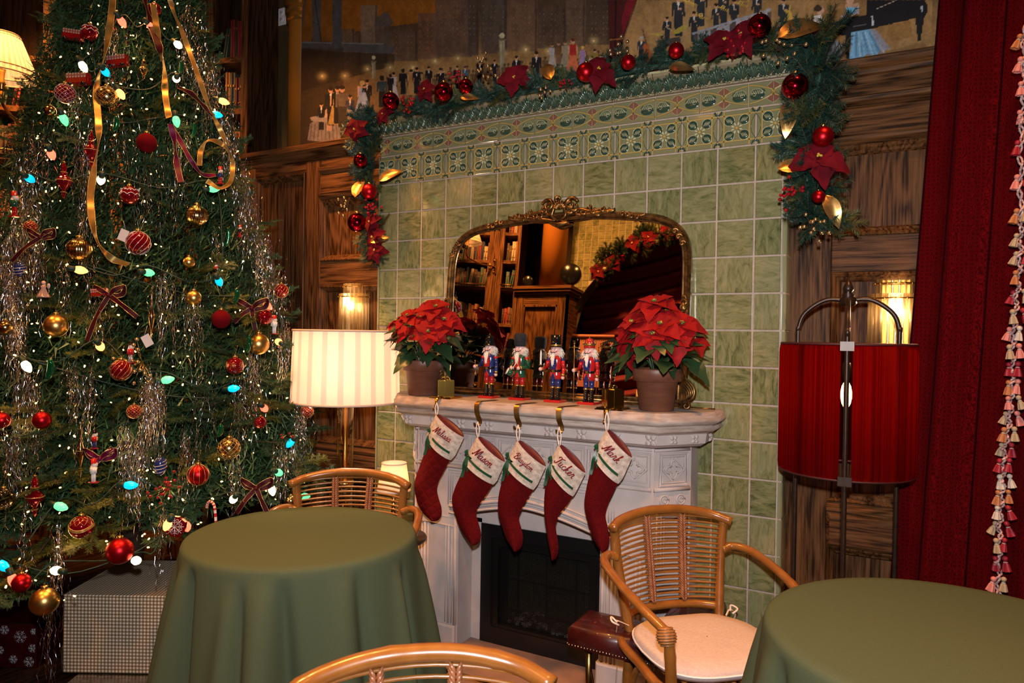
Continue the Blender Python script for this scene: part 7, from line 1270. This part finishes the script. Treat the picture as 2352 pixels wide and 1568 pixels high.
def mini_nut(lab, u, v, hp, coat_, legs_):
    t, p, k_ = orn('nutcracker_ornament', lab, u, v, .06); h = hp * k_; r = h * .13; F_ = lambda nm, b, m_: obj(nm, b.xform(None, p), m_, t)
    F_('base', MB().box(-r * 1.3, r * 1.3, -r, r, -h / 2, -h / 2 + h * .04), red); F_('legs', MB().tube([(-r * .5, 0, -h * .46), (-r * .5, 0, -h * .1)], r * .42, 8).tube([(r * .5, 0, -h * .46), (r * .5, 0, -h * .1)], r * .42, 8), legs_); F_('torso', MB().lathe([(r, -h * .12), (r * .95, .0), (r * 1.1, h * .12), (r * .5, h * .16)], (0, 0, 0), 14).tube([(-r * 1.25, 0, h * .12), (-r * 1.4, -r * .2, -h * .08)], r * .3, 8).tube([(r * 1.25, 0, h * .12), (r * 1.4, -r * .2, -h * .08)], r * .3, 8), coat_)
    F_('head', MB().ball((0, 0, h * .23), r * .8, 12), flesh); F_('hair', MB().ball((0, r * .25, h * .23), r * 1.0, 12).ball((0, -r * .6, h * .14), r * .45, 8, sz=1.4), fur); F_('hat', MB().lathe([(r * .95, h * .3), (r * .8, h * .32), (r * .85, h * .48), (0, h * .5)], (0, 0, 0), 14), red if coat_ is not red else blackm)
for a in (('small nutcracker ornament in a green coat at the far left', 33, 468, 60, green, red), ('small nutcracker ornament inside the gold ribbon loop', 506, 402, 40, blue, red), ('tiny nutcracker ornament at the right edge among tinsel', 551, 530, 28, blackm, red), ('nutcracker ornament with dark boots in the lower left of the tree', 217, 1008, 44, red, blue), ('white nutcracker ornament under the magenta bow', 215, 1080, 56, white, white), ('pale nutcracker ornament at the right beside the red bauble', 630, 745, 44, white, white), ('tiny red nutcracker ornament in the right middle of the tree', 496, 615, 24, red, blackm), ('red boot and hat ornament hanging above the gold bead spray', 300, 808, 52, red, busw)): mini_nut(*a)
for (u, v, hp, lab) in ((45, 618, 36, 'dark blue egg ornament with white bands at the left'), (368, 1070, 44, 'dark blue and red egg ornament with white bands low in the tree')):
    t, p, k_ = orn('egg_ornament', lab, u, v); h = hp * k_ / 2; r = h * .62; o_ = obj('body', MB().lathe([(r * math.sin(math.pi * i / 14) * (1 + .12 * math.cos(math.pi * i / 14) * -1), -h * math.cos(math.pi * i / 14)) for i in range(15)], p, 22), blue, t); b = MB()
    for q in (-.5, -.15, .2, .5): rr_ = r * math.sqrt(1 - q * q) * 1.03; b.tube([p + np.array((rr_ * math.cos(a), rr_ * math.sin(a), q * h + .15 * h * math.sin(a))) for a in np.linspace(0, 6.28, 24)[:-1]], r * .05, 5, closed=True)
    obj('white_band', b, silverp, o_); cap(t, p, r * .7, h)
t, p, k_ = orn('candy_cane', 'red and cream candy cane ornament near the edge of the left table', 487, 1170); b = MB(); P = smooth_path([p + np.array((x * k_, 0, z * k_)) for x, z in ((14, -32), (10, 0), (4, 14), (-8, 18), (-16, 10), (-18, 2))], 8); b.tube(P, .0055, 10); b.M = [(i // 12) % 2 if i < len(b.M) - 2 else 0 for i in range(len(b.M))]; 
for i in range(len(b.M)): b.M[i] = (i // 20) % 2
obj('cane', b, [red, loopm], t)
t, p, k_ = orn('snowflake_ornament', 'flat dark red ornament with silver snowflake beside the left table', 404, 1208, .06); w_ = 26 * k_; A = np.stack([RM[0], RM[2], -RM[1]], 1); b = MB(); b.prism([(w_ * q * math.cos(a), w_ * q * math.sin(a)) for a, q in ((i * math.pi / 4 + .39, (1, .9)[i % 2]) for i in range(8))], lambda x, z: (x, -.008, z), lambda x, z: (x, .008, z)); b.xform(A, p); o_ = obj('body', b, glassR, t); b = MB()
for i in range(8): a = i * math.pi / 4; b.tube([(0, -.01, 0), (w_ * .8 * math.cos(a), -.01, w_ * .8 * math.sin(a))], .0016, 4); [b.tube([(w_ * q * math.cos(a), -.01, w_ * q * math.sin(a)), (w_ * (q + .2) * math.cos(a + s_ * .35), -.01, w_ * (q + .2) * math.sin(a + s_ * .35))], .0011, 4) for q in (.3, .5) for s_ in (-1, 1)]
obj('snowflake', b.xform(A, p), silverp, o_)
cl_ = [(320, 830, berg, 14, .05, .0075, 'gold bead spray over the red patterned bauble in the tree'), (382, 1122, berr, 22, .03, .006, 'dark red bead cluster low in the middle of the tree'), (655, 1000, berr, 6, .015, .005, 'few red beads on a string at the lower right edge')]
for i_, (u, v, m_, n, sp_, r_, lab) in enumerate(cl_):
    p = tree_pt(u, v, .07); t = thing('bead_spray', lab, 'ornament', tuple(p), 0, 'bead sprays on the tree'); bm_ = mesh(MB().ball((0, 0, 0), r_, 10), m_, 'bead'); b = MB(); rr2 = random.Random(i_)
    for k in range(n): q = p + RM[0] * rr2.gauss(0, sp_) + np.array((0, 0, rr2.gauss(0, sp_ * .8))) - RM[2] * rr2.uniform(0, .02); inst('bead', bm_, t, tuple(q)); b.tube([p + RM[2] * .02, q], .0009, 4)
    obj('wire', b, capm, t)
for (u, v, a, lab) in ((283, 540, .4, 'blank white paper hang tag left of the dark red spiral bauble'), (338, 782, -.5, 'small white paper hang tag above the gold bead spray')):
    t, p, k_ = orn('paper_tag', lab, u, v, .06); A = np.stack([RM[0], RM[2], -RM[1]], 1) @ RY(a); obj('card', MB().box(-.018, .018, 0, .0008, -.024, .024).xform(A, p), pm('tag_white', (.6, .58, .58), .7), t); obj('string', MB().tube([p + A @ (0, 0, .024), p + np.array((0, 0, .06))], .0007, 4), loopm, t)
t, p, k_ = orn('doll_ornament', 'glass angel ornament in a pale dress on the left side of the tree', 100, 662, .06); h = 46 * k_; F_ = lambda nm, b, m_: obj(nm, b.xform(None, p), m_, t)
F_('dress', MB().lathe([(h * .32, -h * .45), (h * .3, -h * .4), (h * .1, .0), (h * .13, h * .12), (h * .04, h * .17)], (0, 0, 0), 18, ribs=8, ra=.06), pm('doll_dress', (.55, .35, .3), .2, .4, coat=.8)); F_('head', MB().ball((0, 0, h * .28), h * .1, 12), flesh); F_('wing', MB().ball((-h * .2, .01, h * .12), h * .14, 10, sy=.3).ball((h * .2, .01, h * .12), h * .14, 10, sy=.3), silverp)
# ================================================================ GIFTS
gf = at(143, 1545, z=.062); wdir = RM[0] * [1, 1, 0]; wdir = nrm(wdir); ddir = np.array([-wdir[1], wdir[0], 0]); ang = math.atan2(wdir[1], wdir[0]); GWd, GDp, GH = .62, .46, .33
ging = pm('gingham_paper', (.4, .33, .22), .6); N, L, bb = nodes(ging); tc = N.new('ShaderNodeTexCoord'); sp = N.new('ShaderNodeSeparateXYZ'); L.new(tc.outputs['Object'], sp.inputs[0]); ay = N.new('ShaderNodeMath'); ay.operation = 'ADD'; L.new(sp.outputs['Y'], ay.inputs[0]); L.new(sp.outputs['Z'], ay.inputs[1])
def stripe(src):
    m1 = N.new('ShaderNodeMath'); m1.operation = 'MULTIPLY'; m1.inputs[1].default_value = 1 / .0145; L.new(src, m1.inputs[0]); m2 = N.new('ShaderNodeMath'); m2.operation = 'FRACT'; L.new(m1.outputs[0], m2.inputs[0]); m3 = N.new('ShaderNodeMath'); m3.operation = 'GREATER_THAN'; m3.inputs[1].default_value = .5; L.new(m2.outputs[0], m3.inputs[0]); return m3.outputs[0]
s1, s2 = stripe(sp.outputs['X']), stripe(ay.outputs[0]); ad = N.new('ShaderNodeMath'); ad.operation = 'ADD'; L.new(s1, ad.inputs[0]); L.new(s2, ad.inputs[1]); hv = N.new('ShaderNodeMath'); hv.operation = 'MULTIPLY'; hv.inputs[1].default_value = .5; L.new(ad.outputs[0], hv.inputs[0]); L.new(ramp(N, L, hv.outputs[0], [(0, (.17, .12, .055)), (.5, (.38, .29, .18)), (1, (.85, .78, .7))]), bb.inputs['Base Color'])
def giftbox(lab, org, ang_, w_, d_, h_, m_, fold=True):
    t = thing('gift_box', lab, 'gift box', tuple(org), ang_, 'gift boxes under the tree'); A = RZ(ang_); o_ = np.array(org); f = lambda b: b.xform(A, o_)
    obj('box', f(MB().bev(0, w_, 0, d_, 0, h_, .004)), m_, t); obj('paper_flap', f(MB().box(-.004, 0, .01, d_ - .01, 0, h_ * .35).add([(-.001, 0, .0), (-.016, .02, .02), (-.016, .02, h_ * .3), (-.001, 0, h_ * .36)], [(0, 1, 2, 3)])), m_, t); return t, A, o_
giftbox('large brown and white gingham wrapped gift box under the tree', gf, ang, GWd, GDp, GH, ging)
foilm = noisy('silver_foil', (.3, .25, .2), (.6, .55, .5), .22, 1, scale=30, bmp=.6, bd=.004); gq = gf - ddir * .09 - wdir * -.07; giftbox('flat silver foil wrapped gift box beneath the gingham box', (gq[0], gq[1], 0), ang, .6, .5, .0605, foilm)
snm = noisy('maroon_foil', (.05, .003, .006), (.13, .008, .012), .3, .6, scale=12); sg_ = at(82, 1535, z=0) - wdir * .36; t, A, o_ = giftbox('dark red gift box with silver snowflakes at the bottom left corner', (sg_[0], sg_[1], 0), ang, .36, .3, .195, snm); b = MB()
for (x, z, s_) in ((.29, .14, .03), (.22, .17, .022), (.345, .09, .02), (.33, .03, .025), (.26, .04, .02), (.2, .08, .02), (.35, .165, .015), (.16, .15, .022)):
    for i in range(6):
        a = i * math.pi / 3; b.tube([(x, -.0015, z), (x + s_ * math.cos(a), -.0015, z + s_ * math.sin(a))], .0018, 4); [b.tube([(x + q * s_ * math.cos(a), -.0015, z + q * s_ * math.sin(a)), (x + (q + .25) * s_ * math.cos(a + g2), -.0015, z + (q + .25) * s_ * math.sin(a + g2))], .0013, 4) for q in (.35, .65) for g2 in (-.4, .4)]
b.V = [(min(x, .358), y, max(z, .004)) for x, y, z in b.V]; obj('snowflake_print', b.xform(A, o_), pm('snow_silver', (.5, .52, .58), .35, .5), t, kind='stuff')
obj('cable', MB().tube(smooth_path([at(205, 1400, z=.01), at(110, 1435, z=.01), at(85, 1430, z=.01), at(130, 1425, z=.012), at(-40, 1460, z=.01)], 6), .005, 6), blackm, None, 'black power cable lying on the floor behind the snowflake gift box', 'cable')
